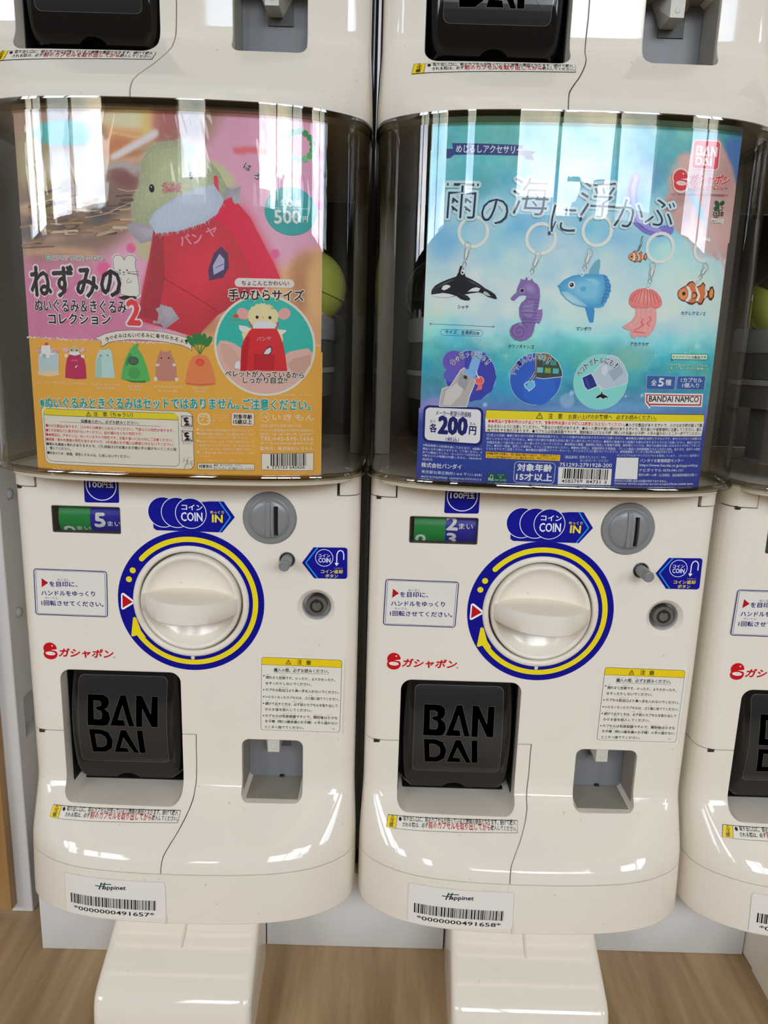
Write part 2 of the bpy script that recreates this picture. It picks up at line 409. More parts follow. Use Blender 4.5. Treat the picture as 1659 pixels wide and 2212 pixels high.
def gasha(p, P, k=1, red='c8121c', white='efe9e2', h=7.4, halo=None, tm='®'):
    """P: centre of the upper ball, of the lower ball, text baseline left, right"""
    a, b, t0, t1 = P; d = math.hypot(a[0] - b[0], a[1] - b[1]); r = d * 1.16
    if halo: p.circ(a, r + halo, white, k - 1).circ(b, r + halo, white, k - 1)
    p.circ(a, r, red, k, rz=r * .98).circ(b, r * 1.04, red, k, rz=r * .86)
    p.poly([(a[0] + r * 1.2, a[1] - r * .05), (a[0] + r * .05, a[1] - r * .22), (b[0] + r * 1.3, b[1] + r * .42)], white, k + 1)
    p.circ((b[0], b[1] + r * .10), r * .74, white, k + 1, rz=r * .30, rot=math.radians(-4)); p.circ((a[0] + r * .34, a[1] + r * .46), r * .12, white, k + 1, n=8)
    p.circ((b[0] - r * .1, b[1] + r * .12), r * .06, red, k + 2, n=8); p.circ((b[0] + r * .3, b[1] + r * .05), r * .06, red, k + 2, n=8)
    p.text('ガシャポン', [t0, t1], h, red, .05, k + 1, halo=(halo * .045 + .05, white) if halo else None, shear=.22)
    if tm: p.text(tm, [(t1[0] + h * .1, t1[1]), (t1[0] + h * .34, t1[1])], h * .22, red, 0, k + 1)
# ============================== one capsule machine ==============================
def add_root(name, loc, label=None, cat=None, group=None):
    o = bpy.data.objects.new(name, None); COL.objects.link(o); o.location = loc; o.empty_display_size = .05
    if label: o['label'] = label; o['category'] = cat
    if group: o['group'] = group
    return o
def tag(o, label, cat, group=None):
    o['label'] = label; o['category'] = cat
    if group: o['group'] = group
    return o
def copy_tree(o, parent=None):
    c = o.copy(); COL.objects.link(c)
    if parent: c.parent = parent
    for ch in list(o.children): copy_tree(ch, c)
    return c

SEAM_Z = -.2098
SEAMX = [(3.6,-107.0),(3.3,-117.1),(3.4,-132.7),(2.7,-151.3),(2.2,-157.9),(2.1,-163.0),(0.3,-169.0),(-2.3,-174.7),(-4.8,-179.4),(-7.4,-183.8),(-10.8,-188.6),(-14.0,-193.5),(-15.7,-196.7),(-16.3,-199.6),(-16.7,-203.6),(-16.8,-209.7)]
SEAMX = [(x / 1000, z / 1000) for x, z in SEAMX]
SEAM_TOP = -.1060
OX0, OX1, OZ1, OZ0 = -.1145, -.0085, -.0465, -.1685        # capsule outlet opening
RX0, RX1, RZ1, RZ0 = .0448, .0995, -.1085, -.1650          # coin return opening
DIAL, COINC, BTN, LOCK = (.0027, .0193), (.0704, .0950), (.0851, .0593), (.1102, .0173)
WINR = (-.1123, -.0548, .0774, .1005)
TABL, TABR, TABZ = -.1235, .1265, .1155
FLAP = (-.1120, -.0115, -.1562, -.0475)
FSQ = [(-101.5,-56.9),(-25.1,-55.3),(-22.7,-136.7),(-100.5,-136.9)]
# stencil letters of the embossed mark, in a unit box (u right, v down)
def U(*q): return [((x - 577) / 681, (y - 280) / 535) for x, y in q]
MARK = [(U((583, 278), (735, 282), (782, 310), (788, 360), (765, 398), (745, 405), (785, 435), (797, 490), (770, 545), (740, 555), (575, 550)), [U((640, 332), (690, 334), (712, 350), (705, 378), (662, 384), (660, 402), (672, 412), (708, 424), (718, 455), (708, 488), (690, 494), (640, 492))]),
        (U((895, 285), (948, 285), (1025, 558), (970, 558), (915, 372), (868, 498), (925, 500), (940, 556), (790, 552)), []),
        (U((1045, 285), (1105, 288), (1185, 445), (1195, 292), (1258, 295), (1250, 562), (1188, 560), (1105, 400), (1100, 562), (1038, 560)), []),
        (U((583, 583), (700, 586), (770, 612), (805, 690), (788, 770), (725, 808), (598, 808)), [U((640, 630), (695, 634), (735, 660), (745, 695), (735, 735), (700, 758), (646, 756))]),
        (U((888, 590), (940, 590), (1048, 815), (1000, 815), (910, 665), (870, 762), (935, 765), (950, 810), (808, 808)), []),
        (U((1042, 592), (1100, 592), (1112, 815), (1052, 815)), [])]
def place_mark(tl, tr, bl):
    f = lambda q: [(tl[0] + (tr[0] - tl[0]) * u + (bl[0] - tl[0]) * v, tl[1] + (tr[1] - tl[1]) * u + (bl[1] - tl[1]) * v) for u, v in q]
    return [(f(o), [f(h) for h in hs]) for o, hs in MARK]
FLOGO = place_mark(*[(-93.7,-71.9),(-30.2,-70.7),(-92.5,-127.9)])

def body_solid(zt, zb, step=.0028, depth=.30):
    ts = [i * .125 for i in range(65)]
    zs = sorted({round(zt - (zt - zb) * i / 60, 5) for i in range(61)} | {round(z, 5) for z, _ in FZ if zb < z < zt} | {round(-.12 - .0022 * i, 5) for i in range(42) if zb < -.12 - .0022 * i < zt}, reverse=True)
    V, F = [], []
    for z in zs:
        w = chin(z); fr = front(z); R = [plan(z, t) for t in ts]; hw = R[-1][0]
        row = [(-hw, depth, z)] + [(-x, fr + d, z) for x, d in R[::-1]] + [(x, fr + d, z) for x, d in R[1:]] + [(hw, depth, z)]
        V += row
    n = len(row)
    for j in range(len(zs) - 1):
        for i in range(n - 1): F.append((j * n + i, j * n + i + 1, (j + 1) * n + i + 1, (j + 1) * n + i))
        F.append((j * n + n - 1, j * n, (j + 1) * n, (j + 1) * n + n - 1))
    F.append(tuple(range(n))[::-1]); F.append(tuple((len(zs) - 1) * n + i for i in range(n)))
    bm = bmesh.new(); vv = [bm.verts.new(v) for v in V]
    for f in F: bm.faces.new([vv[i] for i in f])
    return bm

def build_machine():
    root = add_root('capsule_machine', (0, 0, 0))
    K = lambda name, me: link(name, me, root)
    # ---- shells cut out of one sculpted body
    region = lambda g: [(-.2, SEAM_TOP + g), (OX1 - .012, SEAM_TOP + g), (SEAMX[0][0] + g, SEAM_TOP + g)] + [(x + g, z) for x, z in SEAMX] + [(SEAMX[-1][0] + g, -.24), (-.2, -.24)]
    outlet = lambda: rrect(OX0, OX1, OZ0, OZ1, .0095, 7)
    # floor of the outlet keeps a soft lip: the cutter is a straight tunnel with rounded corners
    door = K('door_panel', from_bm('door_panel', body_solid(.1345, SEAM_Z), SHELL, True))
    cut = bmesh.new(); bm_prism(cut, region(.0007), -.3, .5); boolean(door, cut)
    cut = bmesh.new(); bm_prism(cut, outlet(), -.2, .052); boolean(door, cut)
    cut = bmesh.new(); bm_prism(cut, rrect(RX0, RX1, RZ0, RZ1, .0065, 6), -.2, .034); boolean(door, cut)
    w = WINR; cut = bmesh.new(); bm_prism(cut, rrect(w[0], w[1], w[2], w[3], .0015, 4), -.1, .016); boolean(door, cut)
    cut = bmesh.new(); bm_lathe(cut, [(0, -.1), (.0445, -.1), (.0445, .0165), (0, .0165)], *DIAL, n=64); boolean(door, cut)
    cut = bmesh.new(); bm_lathe(cut, [(0, -.1), (.0225, -.1), (.0225, .006), (0, .006)], *COINC, n=48); boolean(door, cut)
    cut = bmesh.new(); bm_lathe(cut, [(0, -.1), (.0068, -.1), (.0068, .012), (0, .012)], *BTN, n=28); boolean(door, cut)
    cut = bmesh.new(); bm_lathe(cut, [(0, -.1), (.0245, -.1), (.0165, -.0002), (.0150, .0012), (.0125, .004), (.0118, .016), (0, .016)], *LOCK, n=48); boolean(door, cut)
    for sx in (-1, 1):     # the two tabs of the canopy hinge are let into the door
        a, b = (-.17, TABL) if sx < 0 else (TABR, .17)
        cut = bmesh.new(); bm_prism(cut, [(a, TABZ), (b, TABZ), (b, .2), (a, .2)], -.1, .02); boolean(door, cut)
    door.data.shade_smooth(); door.data.set_sharp_from_angle(angle=.55)
    cover = K('outlet_cover', from_bm('outlet_cover', body_solid(-.105, SEAM_Z), SHELL, True))
    cut = bmesh.new(); bm_prism(cut, region(0), -.3, .5); boolean(cover, cut, 'INTERSECT')
    cut = bmesh.new(); bm_prism(cut, outlet(), -.2, .052); boolean(cover, cut)
    cover.data.shade_smooth(); cover.data.set_sharp_from_angle(angle=.55)
    skirt = K('base_skirt', from_bm('base_skirt', body_solid(SEAM_Z - .0004, -.256), SHELL, True, .55)); skirt['level'] = 0
    # rib on the skirt centre line
    bm = bmesh.new(); x = [(-12.0,-295.3)][0][0] / 1000; bm_box(bm, x - .0006, x + .0006, -.0545, -.045, -.2562, -.2478, .0003, 1)
    link('centre_rib', from_bm('centre_rib', bm, SHELL), skirt)
    # ---- hinge tabs under the canopy corners
    for sx, a, b in ((-1, -.1456, TABL - .0010), (1, TABR + .0022, .1456)):
        bm = bmesh.new(); n = 10; pts = []
        for i in range(n + 1):
            x = a + (b - a) * i / n; pts.append((x, body_y(x, .12) - .0012))
        o_ = [bm.verts.new((x, y, z)) for z in (TABZ + .0009, .1345) for x, y in pts]; i_ = [bm.verts.new((x, .03, z)) for z in (TABZ + .0009, .1345) for x, y in pts]
        m = n + 1
        for i in range(n):
            bm.faces.new((o_[i], o_[i + 1], o_[m + i + 1], o_[m + i])); bm.faces.new((o_[i], o_[i + 1], i_[i + 1], i_[i]))
            bm.faces.new((o_[m + i], o_[m + i + 1], i_[m + i + 1], i_[m + i]))
        for i in (0, n): bm.faces.new((o_[i], i_[i], i_[m + i], o_[m + i]))
        t = K('hinge_tab', from_bm('hinge_tab', bm, SHELL, True, .5))
    for x, z in ((-.1375, TABZ - .0002), (-.1340, SEAM_TOP - .0008)):
        bm = bmesh.new(); bm_box(bm, x - .0032, x + .0032, body_y(x, z) - .0004, body_y(x, z) + .004, z - .0016, z + .0016, .0004, 1); K('hinge_pin', from_bm('hinge_pin', bm, METALD))
    # ---- capsule outlet: flap, dark cavity
    fx0, fx1, fz0, fz1 = FLAP
    def flap_y(x, z):
        u = (x - (fx0 + fx1) / 2) / ((fx1 - fx0) / 2); v = (z - fz0) / (fz1 - fz0)
        return .0180 - .0165 * math.sin(PI * min(1, max(0, .12 + .80 * v))) ** .8 + .012 * max(0, (abs(u) - .84) / .16) ** 2.2
    V, F = [], []; nu, nv = 40, 36
    for j in range(nv + 1):
        v = j / nv
        for i in range(nu + 1):
            u = -1 + 2 * i / nu; r = .13; e = max(0, (r - v) / r); k = 1 - .10 * (1 - math.sqrt(max(0, 1 - e * e)))
            x = (fx0 + fx1) / 2 + u * (fx1 - fx0) / 2 * k; z = fz0 + (fz1 - fz0) * v
            V.append((x, flap_y((fx0 + fx1) / 2 + u * (fx1 - fx0) / 2, z), z))
    for j in range(nv):
        for i in range(nu): F.append((j * (nu + 1) + i, j * (nu + 1) + i + 1, (j + 1) * (nu + 1) + i + 1, (j + 1) * (nu + 1) + i))
    me = mesh('outlet_flap', V, F, SMOKEF, smooth=True)
    flap = K('outlet_flap', me); md = None
    bm = bmesh.new(); bm.from_mesh(me)
    g = bmesh.ops.extrude_face_region(bm, geom=bm.faces[:])
    for v in [q for q in g['geom'] if isinstance(q, bmesh.types.BMVert)]: v.co.y += .0028
    bmesh.ops.recalc_face_normals(bm, faces=bm.faces); bm.to_mesh(me); bm.free(); me.shade_smooth(); me.set_sharp_from_angle(angle=.9)
    cut = bmesh.new(); nx = (fx0 + fx1) / 2 - .0005; bm_lathe(cut, [(0, -.05), (.0135, -.05), (.0135, .05), (0, .05)], nx, fz0 - .0085, n=40); boolean(flap, cut)
    flap.data.shade_smooth(); flap.data.set_sharp_from_angle(angle=.9)
    lp = Print(lambda x, z: flap_y(x, z), base=.25, cut=(3, 4))
    def raw(pts, mat, k, holes=()):
        if mat not in lp.mats: lp.mats.append(mat)
        loops = [pts] + list(holes); flat = [p for l in loops for p in l]; k = lp.lift(k); b = len(lp.v); lp.v.extend((p[0], p[1], k) for p in flat)
        for t in tessellate_polygon([[Vector((p[0], p[1], 0)) for p in l] for l in loops]): lp.f.append(tuple(b + i for i in t)); lp.m.append(lp.mats.index(mat))
    sq = FSQ; lp2 = lambda P, g: [(x + dx * g, z + dz * g) for (x, z), (dx, dz) in zip(P, ((-1, 1), (1, 1), (1, -1), (-1, -1)))]
    for kk, (g, mt) in enumerate(((.28, SMOKEL), (0, SMOKEP))):
        q = lp2(sq, g); xs = [p[0] for p in q]; zs = [p[1] for p in q]
        raw(rrect(min(xs), max(xs), min(zs), max(zs), 5, 6), mt, 1 + kk)
    for outer, holes in FLOGO:
        pts = outer; c = Vector((sum(p[0] for p in pts) / len(pts), sum(p[1] for p in pts) / len(pts)))
        raw(pts, SMOKEF, 4, holes)
        for loop in [pts] + list(holes):
            q = loop + [loop[0]]
            for (x0, z0), (x1, z1) in zip(q, q[1:]):
                d = math.hypot(x1 - x0, z1 - z0); ax, az = -(z1 - z0) / d * .11, (x1 - x0) / d * .11
                raw([(x0 + ax, z0 + az), (x1 + ax, z1 + az), (x1 - ax, z1 - az), (x0 - ax, z0 - az)], SMOKEL, 5)
    lp.build('embossed_logo', flap)
    # black sheets stand in for the shade of the cavity behind the flap
    bm = bmesh.new()
    bm_box(bm, OX0 + .0004, OX1 - .0004, .047, .051, OZ0 + .0004, OZ1 - .0004); K('outlet_shade_back', from_bm('outlet_shade_back', bm, BLACKM))
    bm = bmesh.new(); bm_box(bm, OX0 + .0003, OX0 + .0009, .013, .05, OZ0 + .001, OZ1 - .001); bm_box(bm, OX1 - .0009, OX1 - .0003, .013, .05, OZ0 + .001, OZ1 - .001); bm_box(bm, OX0 + .001, OX1 - .001, .001, .05, OZ1 - .0009, OZ1 - .0003)
    K('outlet_shade_sides', from_bm('outlet_shade_sides', bm, BLACKM))
    # ---- coin return tray
    bm = bmesh.new(); t = .0008
    bm_box(bm, RX0 + t, RX1 - t, .0325, .0338, RZ0 + t, RZ1 - t)
    tray = K('coin_return_tray', from_bm('coin_return_tray', bm, GREYL))
    bm = bmesh.new(); zt, zb = RZ1 - .0008, RZ1 - .0180
    fr_ = [(.0662, zt), (.0770, zt), (.0768, zb), (.0664, zb)]; bk = [(.0585, zt), (.0880, zt), (.0770, zb), (.0662, zb)]
    a = [bm.verts.new((x, .0105, z)) for x, z in fr_]; b = [bm.verts.new((x, .0320, z)) for x, z in bk]; bm.faces.new(a); bm.faces.new(b[::-1])
    for i in range(4): bm.faces.new((a[i], a[(i + 1) % 4], b[(i + 1) % 4], b[i]))
    chute = link('coin_chute', from_bm('coin_chute', bm, IVORY), tray)
    bm = bmesh.new(); bm_lathe(bm, [(.0022, .0104), (.0016, .0101), (0, .0101)], .0716, RZ1 - .0130, n=20); link('chute_rivet', from_bm('chute_rivet', bm, IVORY), chute)
    bm = bmesh.new(); bm_box(bm, .0655, .0850, .0312, .0324, RZ1 - .0235, RZ1 - .004); link('chute_opening', from_bm('chute_opening', bm, principled('opening_grey', (.09, .09, .085), .5)), tray)
    bm = bmesh.new(); xm = RX0 + .0315; bm_box(bm, xm - .002, xm + .002, .0300, .0326, RZ0 + .0012, RZ0 + .0026); link('drain_slot', from_bm('drain_slot', bm, BLACKM), tray)
    # ---- count window with its number drum
    x0, x1, z0, z1 = WINR; zc = (z0 + z1) / 2
    fr = bmesh.new(); bm_prism(fr, rrect(x0, x1, z0, z1, .0015, 4), .0150, .0158); win = K('count_window', from_bm('count_window', fr, DARKIN))
    fb = bmesh.new()
    for a in ((x0, x0 + .0007, z0, z1), (x1 - .0007, x1, z0, z1), (x0, x1, z0, z0 + .0007), (x0, x1, z1 - .0007, z1)): bm_box(fb, a[0], a[1], .0002, .015, a[2], a[3])
    link('window_surround', from_bm('window_surround', fb, DARKIN), win)
    R = .019; n = 26; V, F, MI = [], [], []
    for x, mi in ((x0 + .0040, 0), (x0 + .0305, 1), (x1 - .0006, 1)):
        for i in range(n + 1):
            a = math.radians(-62 + 124 * i / n); V.append((x, .0035 + R - R * math.cos(a), zc + R * math.sin(a)))
    for s in (0, 1):
        for i in range(n): F.append((s * (n + 1) + i, (s + 1) * (n + 1) + i, (s + 1) * (n + 1) + i + 1, s * (n + 1) + i + 1)); MI.append(s)
    F.append(tuple(range(n + 1))); MI.append(2)
    link('number_drum', mesh('number_drum', V, F, [ink('0f8a3c'), ink('101c9a'), ink('d8d4cc')], MI), win)
    bm = bmesh.new(); bm_box(bm, x0, x1, .0004, .0009, z0, z1); link('window_pane', from_bm('window_pane', bm, CLEAR), win)
    # ---- dial sticker and knob
    p = Print(panel_y, .10); c = (DIAL[0] * 1000, DIAL[1] * 1000)
    p.circ(c, 62.9, '2a3fb8', 0, hole=49.6, n=96).circ(c, 62.5, '06088a', 1, hole=50.0, n=96)
    p.arc(c, 53.1, 57.6, 138, -150, 'f2dc1e', 2, n=120); a = math.radians(138)
    p.circ((c[0] + 55.35 * math.cos(a), c[1] + 55.35 * math.sin(a)), 2.25, 'f2dc1e', 2, n=20)
    for a in (151.5, 160.5): a = math.radians(a); p.circ((c[0] + 55.8 * math.cos(a), c[1] + 55.8 * math.sin(a)), 2.6, 'f2dc1e', 2, n=24)
    hd = [(-47.8,3.6),(-46.2,4.1),(-44.9,2.8),(-41.4,-8.3),(-37.3,-14.4),(-43.6,-12.0),(-48.8,-14.0),(-50.1,-13.1)]
    p.poly(hd, 'f2dc1e', 2.6)
    p.poly([(-57.3,24.1),(-56.3,25.5),(-54.7,25.4),(-46.6,19.0),(-46.1,17.5),(-47.2,16.0),(-55.4,10.7),(-57.0,10.5),(-57.7,11.9)], 'ffffff', 2).poly([(-56.1,24.1),(-47.5,17.6),(-56.5,12.0)], 'c01018', 3)
    p.circ((c[0] + .2, c[1] - 51.2), 1.7, 'd8d2c8', 2, n=16)
    p.build('dial_sticker', root)
    bm = bmesh.new(); bm_lathe(bm, [(.0498, -.0002), (.0494, -.0014), (.0480, -.0020), (.0458, -.0020), (.0448, -.0012), (.0444, .002), (.0444, .016)], *DIAL, n=80)
    K('dial_collar', from_bm('dial_collar', bm, KNOBM, True, 1.0))
    KR = .0428; bm = bmesh.new(); prof = [(0, .0092)] + [(.0375 * i / 12, .0092 - .0095 * (i / 12) ** 2.2) for i in range(1, 12)] + [(.0382, -.0030), (.0395, -.0046), (.0412, -.0046), (.0424, -.0030), (KR, .0), (KR, .015)]
    bm_lathe(bm, prof, *DIAL, n=88); knob = K('turning_knob', from_bm('turning_knob', bm, KNOBM, True, 1.2))
    # grip bar: a slab whose front edge is an arc
    nu, hz = 44, .0096; V, F = [], []
    for i in range(nu + 1):
        u = -1 + 2 * i / nu; x = u * .0412; yf = -.0315 * (max(0, 1 - abs(u) ** 2.15)) ** .85 - .0035; hh = hz * (1 - .30 * abs(u) ** 3)
        for z, y in ((hh, .014), (hh * .99, yf * .5 + .004), (hh * .96, yf + .0012), (hh * .90, yf + .0002), (0, yf - .0003), (-hh * .90, yf + .0002), (-hh * .96, yf + .0012), (-hh * .99, yf * .5 + .004), (-hh, .014)): V.append((x, y, z))
    for i in range(nu):
        for j in range(8): F.append((i * 9 + j, (i + 1) * 9 + j, (i + 1) * 9 + j + 1, i * 9 + j + 1))
    F += [tuple(range(9)), tuple(nu * 9 + j for j in range(9))[::-1]]
    g = link('knob_grip', mesh('knob_grip', V, F, KNOBM, smooth=True, sharp=.9), knob, (DIAL[0], 0, DIAL[1])); g.rotation_euler = (0, math.radians(2.0), 0)
    # ---- coin slot
    bm = bmesh.new(); prof = [(.0222, .005), (.0222, -.0006), (.0214, -.0018), (.0190, -.0022), (.0180, -.0020), (.0168, -.0026)] + [(.0168 * math.cos(a), -.0026 - .0034 * math.sin(a)) for a in (.2, .45, .7, .95, 1.2, 1.4)] + [(0, -.0061)]
    bm_lathe(bm, prof, *COINC, n=64); slot = K('coin_slot', from_bm('coin_slot', bm, GREYP, True, .8))
    bm = bmesh.new(); bm_box(bm, COINC[0] + .0040, COINC[0] + .0076, -.009, .003, COINC[1] - .0143, COINC[1] + .0110)
    cut = bm; boolean(slot, cut); slot.data.shade_smooth(); slot.data.set_sharp_from_angle(angle=.8)
    bm = bmesh.new(); bm_box(bm, COINC[0] + .0040, COINC[0] + .0076, .0010, .0016, COINC[1] - .0143, COINC[1] + .0110); link('slot_opening', from_bm('slot_opening', bm, BLACKM), slot)
    bm = bmesh.new()
    bm_box(bm, COINC[0] - .0026, COINC[0] + .0012, -.0066, -.002, COINC[1] - .0150, COINC[1] + .0150, .0004, 2); link('coin_guide', from_bm('coin_guide', bm, GREYP, True, .6), slot)
    # ---- return button and lock
    bm = bmesh.new(); bm_lathe(bm, [(.0067, .0115), (.0067, .0002), (.0062, -.0001), (.0058, .002), (.0058, .0115)], *BTN, n=28); ring = K('return_button', from_bm('return_button', bm, GREYP, True, .7))
    bm = bmesh.new(); bm_lathe(bm, [(.0049, .011), (.0046, -.0190), (.0040, -.0202), (.0034, -.0204), (.0032, -.0200), (0, -.0200)], *BTN, n=28); link('button_pin', from_bm('button_pin', bm, GREYP, True, .6), ring)
    bm = bmesh.new(); bm_lathe(bm, [(.0124, .0042), (.0119, .0052), (.0117, .0125), (.0088, .0128)], *LOCK, n=44); K('lock_cup', from_bm('lock_cup', bm, CUPM, True, .8))
    bm = bmesh.new(); bm_lathe(bm, [(.0092, .0155), (.0092, .0072), (.0090, .0042), (.0086, .0036), (.0060, .0034), (.0056, .0040), (.0056, .0075), (.0042, .0075), (.0042, .0037), (.0038, .0032), (0, .0032)], *LOCK, n=44)
    lock = K('lock_barrel', from_bm('lock_barrel', bm, LOCKM, True, .6))
    bm = bmesh.new(); bm_box(bm, LOCK[0] - .0009, LOCK[0] + .0009, .0029, .0040, LOCK[1] + .0030, LOCK[1] + .0066)
    bm_lathe(bm, [(.0058, .0033), (.0041, .0033)], *LOCK, n=36)
    link('key_notch', from_bm('key_notch', bm, BLACKM), lock)
    # inner sleeve of the coin return; black slab paints the shade behind the flap
    bm = bmesh.new(); t = .0006
    for a in ((RX0 + .0001, RX0 + t, RZ0, RZ1), (RX1 - t, RX1 - .0001, RZ0, RZ1), (RX0, RX1, RZ0 + .0001, RZ0 + t), (RX0, RX1, RZ1 - t, RZ1 - .0001)): bm_box(bm, a[0], a[1], -.0045 if a[3] < -.12 and a[1] - a[0] > .01 else .003, .0335, a[2], a[3])
    link('tray_sleeve', from_bm('tray_sleeve', bm, SLEEVE), tray)
    bm = bmesh.new(); bm_box(bm, OX0 + .001, OX1 - .001, .0265, .05, OZ0 + .0002, OZ0 + .0010); K('outlet_shade_floor', from_bm('outlet_shade_floor', bm, BLACKM))
    # ---- stickers on the door
    NV, YL = '0c0c70', 'f3de25'
    p = Print(panel_y, .10); q = [(-83.6,128.4),(-54.9,129.3),(-55.1,104.2),(-84.0,103.8)]
    p.quad_round(q, 1.6, '0b1190', 1); c = [(-69.5,118.6)][0]; p.circ(c, 12.9, 'eeeef2', 2, hole=12.1)
    p.text('100', [(-79.4,116.8),(-69.0,116.8)], 4.6, 'f2f2f4', .035).text('円玉', [(-68.4,116.7),(-59.3,116.7)], 5.0, 'f2f2f4', .03).text('えんだま', [(-68.1,122.1),(-59.5,122.2)], 1.5, 'e8e8f2', .01)
    p.build('coin_price_sticker', root)
    p = Print(panel_y, .10); W = 'f0f1f5'; B0_ = '0b1190'
    cs = [(-18.6,97.5),(-7.3,97.5),(4.5,97.2)]
    body = [(-27.4,88.2),(-11.4,97.2),(5.2,106.1),(20.4,107.9),(32.1,108.1),(41.2,94.9),(30.4,81.5),(-24.8,81.7),(-27.3,83.5)]
    p.poly(body, B0_, 1)
    for k, c in enumerate(cs): p.circ(c, 13.2, W, 2 + 2 * k, n=56).circ(c, 12.6, B0_, 3 + 2 * k, n=56)
    p.line([(28.1,108.3),(37.5,94.8),(28.2,81.7)], 1.0, '2aa3e0', 2, caps=False)
    p.text('コイン', [(-2.9,100.1),(14.3,100.1)], 4.6, W, .03, 9).text('COIN', [(-3.6,90.5),(14.1,90.7)], 7.4, W, .03, 9)
    p.text('ゆっくり', [(20.8,97.4),(32.1,97.4)], 2.6, YL, .015, 4).text('IN', [(22.3,90.3),(30.7,90.1)], 6.3, YL, .045, 4)
    p.build('coin_in_sticker', root)
    p = Print(panel_y, .10)
    p.poly([(97.7,57.1),(107.4,71.0),(133.7,71.5),(135.4,70.9),(136.0,69.6),(136.3,46.1),(135.7,44.7),(134.2,44.0),(108.1,43.7)], B0_, 1)
    p.line([(110.9,71.0),(100.9,57.2),(111.0,44.0)], 1.0, '2aa3e0', 2, caps=False)
    c = [(116.5,62.0)][0]; p.circ(c, 7.6, W, 2).circ(c, 7.1, B0_, 3)
    p.text('コイン', [(111.6,62.6),(121.4,62.7)], 2.7, W, .02, 4).text('COIN', [(111.7,58.0),(121.7,58.0)], 3.9, W, .03, 4)
    p.line([(127.1,57.7),(127.2,65.5),(128.2,68.0),(130.2,69.0),(132.1,68.1),(133.0,65.7),(133.0,61.1)], .9, W, 3).poly([(125.3,57.9),(129.0,57.8),(127.0,55.1)], W, 3)
    p.text('コイン返却', [(113.9,48.4),(132.3,48.7)], 3.2, YL, .025, 3).text('ボタン', [(117.7,44.7),(128.4,44.8)], 3.0, YL, .025, 3).text('へんきゃく', [(124.7,52.8),(132.4,52.8)], 1.0, YL, 0, 3)
    p.build('coin_return_sticker', root)
    p = Print(panel_y, .10); q = [(-131.0,45.1),(-68.3,44.5),(-69.5,2.9),(-132.1,3.4)]
    p.quad_round(q, 2.6, '17206c', 1, frame=.75).quad_round(q, 2.6, 'e6e2d8', 1)
    C = Vector((sum(a[0] for a in q) / 4, sum(a[1] for a in q) / 4)); qq = [tuple(C + (Vector(a) - C) * s_) for a, s_ in zip(q, (.945,) * 4)]
    p.quad_round(qq, 1.9, '17206c', 2, frame=.35); p.quad_round(q, 2.6, '17206c', 2, frame=.75)
    p.poly([(-124.5,36.6),(-119.1,32.6),(-125.0,28.4)], 'b3141c', 2)
    p.text('を目印に、', [(-118.2,29.3),(-94.3,29.6)], 4.6, NV, .028).text('めじるし', [(-111.2,34.7),(-101.1,34.8)], 1.9, NV, 0)
    p.text('ハンドルをゆっくり', [(-125.6,21.1),(-79.6,21.7)], 4.4, NV, .028).text('1回転させてください。', [(-126.2,12.1),(-72.7,12.4)], 4.6, NV, .028).text('かいてん', [(-122.6,18.2),(-111.6,18.1)], 1.7, NV, 0)
    p.build('instruction_sticker', root)
    # red mark and the writing beside it
    p = Print(panel_y, .10); gasha(p, [(-121.6,-27.5),(-121.5,-32.5),(-114.4,-34.8),(-67.7,-34.9)], h=8.0); p.build('maker_mark', root)
    # caution label
    p = Print(panel_y, .10); q = [(62.8,-29.3),(133.2,-30.0),(132.5,-99.2),(61.7,-99.0)]; C = Vector((sum(a[0] for a in q) / 4, sum(a[1] for a in q) / 4))
    p.quad_round([tuple(C + (Vector(a) - C) * 1.055) for a in q], 1.0, 'e9e4d8', 1); p.quad_round(q, 2.2, '2a2624', 2); qi = [tuple(C + (Vector(a) - C) * .990) for a in q]
    p.quad_round(qi, 2.0, 'e9e3d6', 3); tl, tr, br, bl = [Vector(a) for a in qi]; yl = [tl, tr, tr + (br - tr) * .098, tl + (bl - tl) * .098]
    p.quad_round([tuple(v) for v in (tl, tr, tr + (br - tr) * .14, tl + (bl - tl) * .14)], 1.8, 'f0cf1c', 4); m = [tuple(tl + (bl - tl) * .097), tuple(tr + (br - tr) * .097), tuple(br), tuple(bl)]
    p.poly([m[0], m[1], tuple(br + (tr - br) * .04), tuple(br + (bl - br) * .03), tuple(bl + (br - bl) * .03), tuple(bl + (tl - bl) * .04)], 'e9e3d6', 5); p.line(m[:2], .3, '2a2624', 6)
    T_ = [(84.1,-35.2),(88.7,-35.1),(93.9,-35.2),(98.2,-35.3),(101.7,-35.4),(106.2,-35.5)]
    p.warn(((T_[0][0] + T_[1][0]) / 2, T_[0][1]), 4.4, k=7).text('注', [T_[2], T_[3]], 4.2, '2a2010', .02, 7).text('意', [T_[4], T_[5]], 4.2, '2a2010', .02, 7)
    p.text('ちゅう', [(94.6,-31.5),(98.2,-31.5)], 1.2, '2a2010', 0, 7).text('い', [(103.3,-31.5),(105.0,-31.5)], 1.1, '2a2010', 0, 7)
    K1 = '1d1a1a'
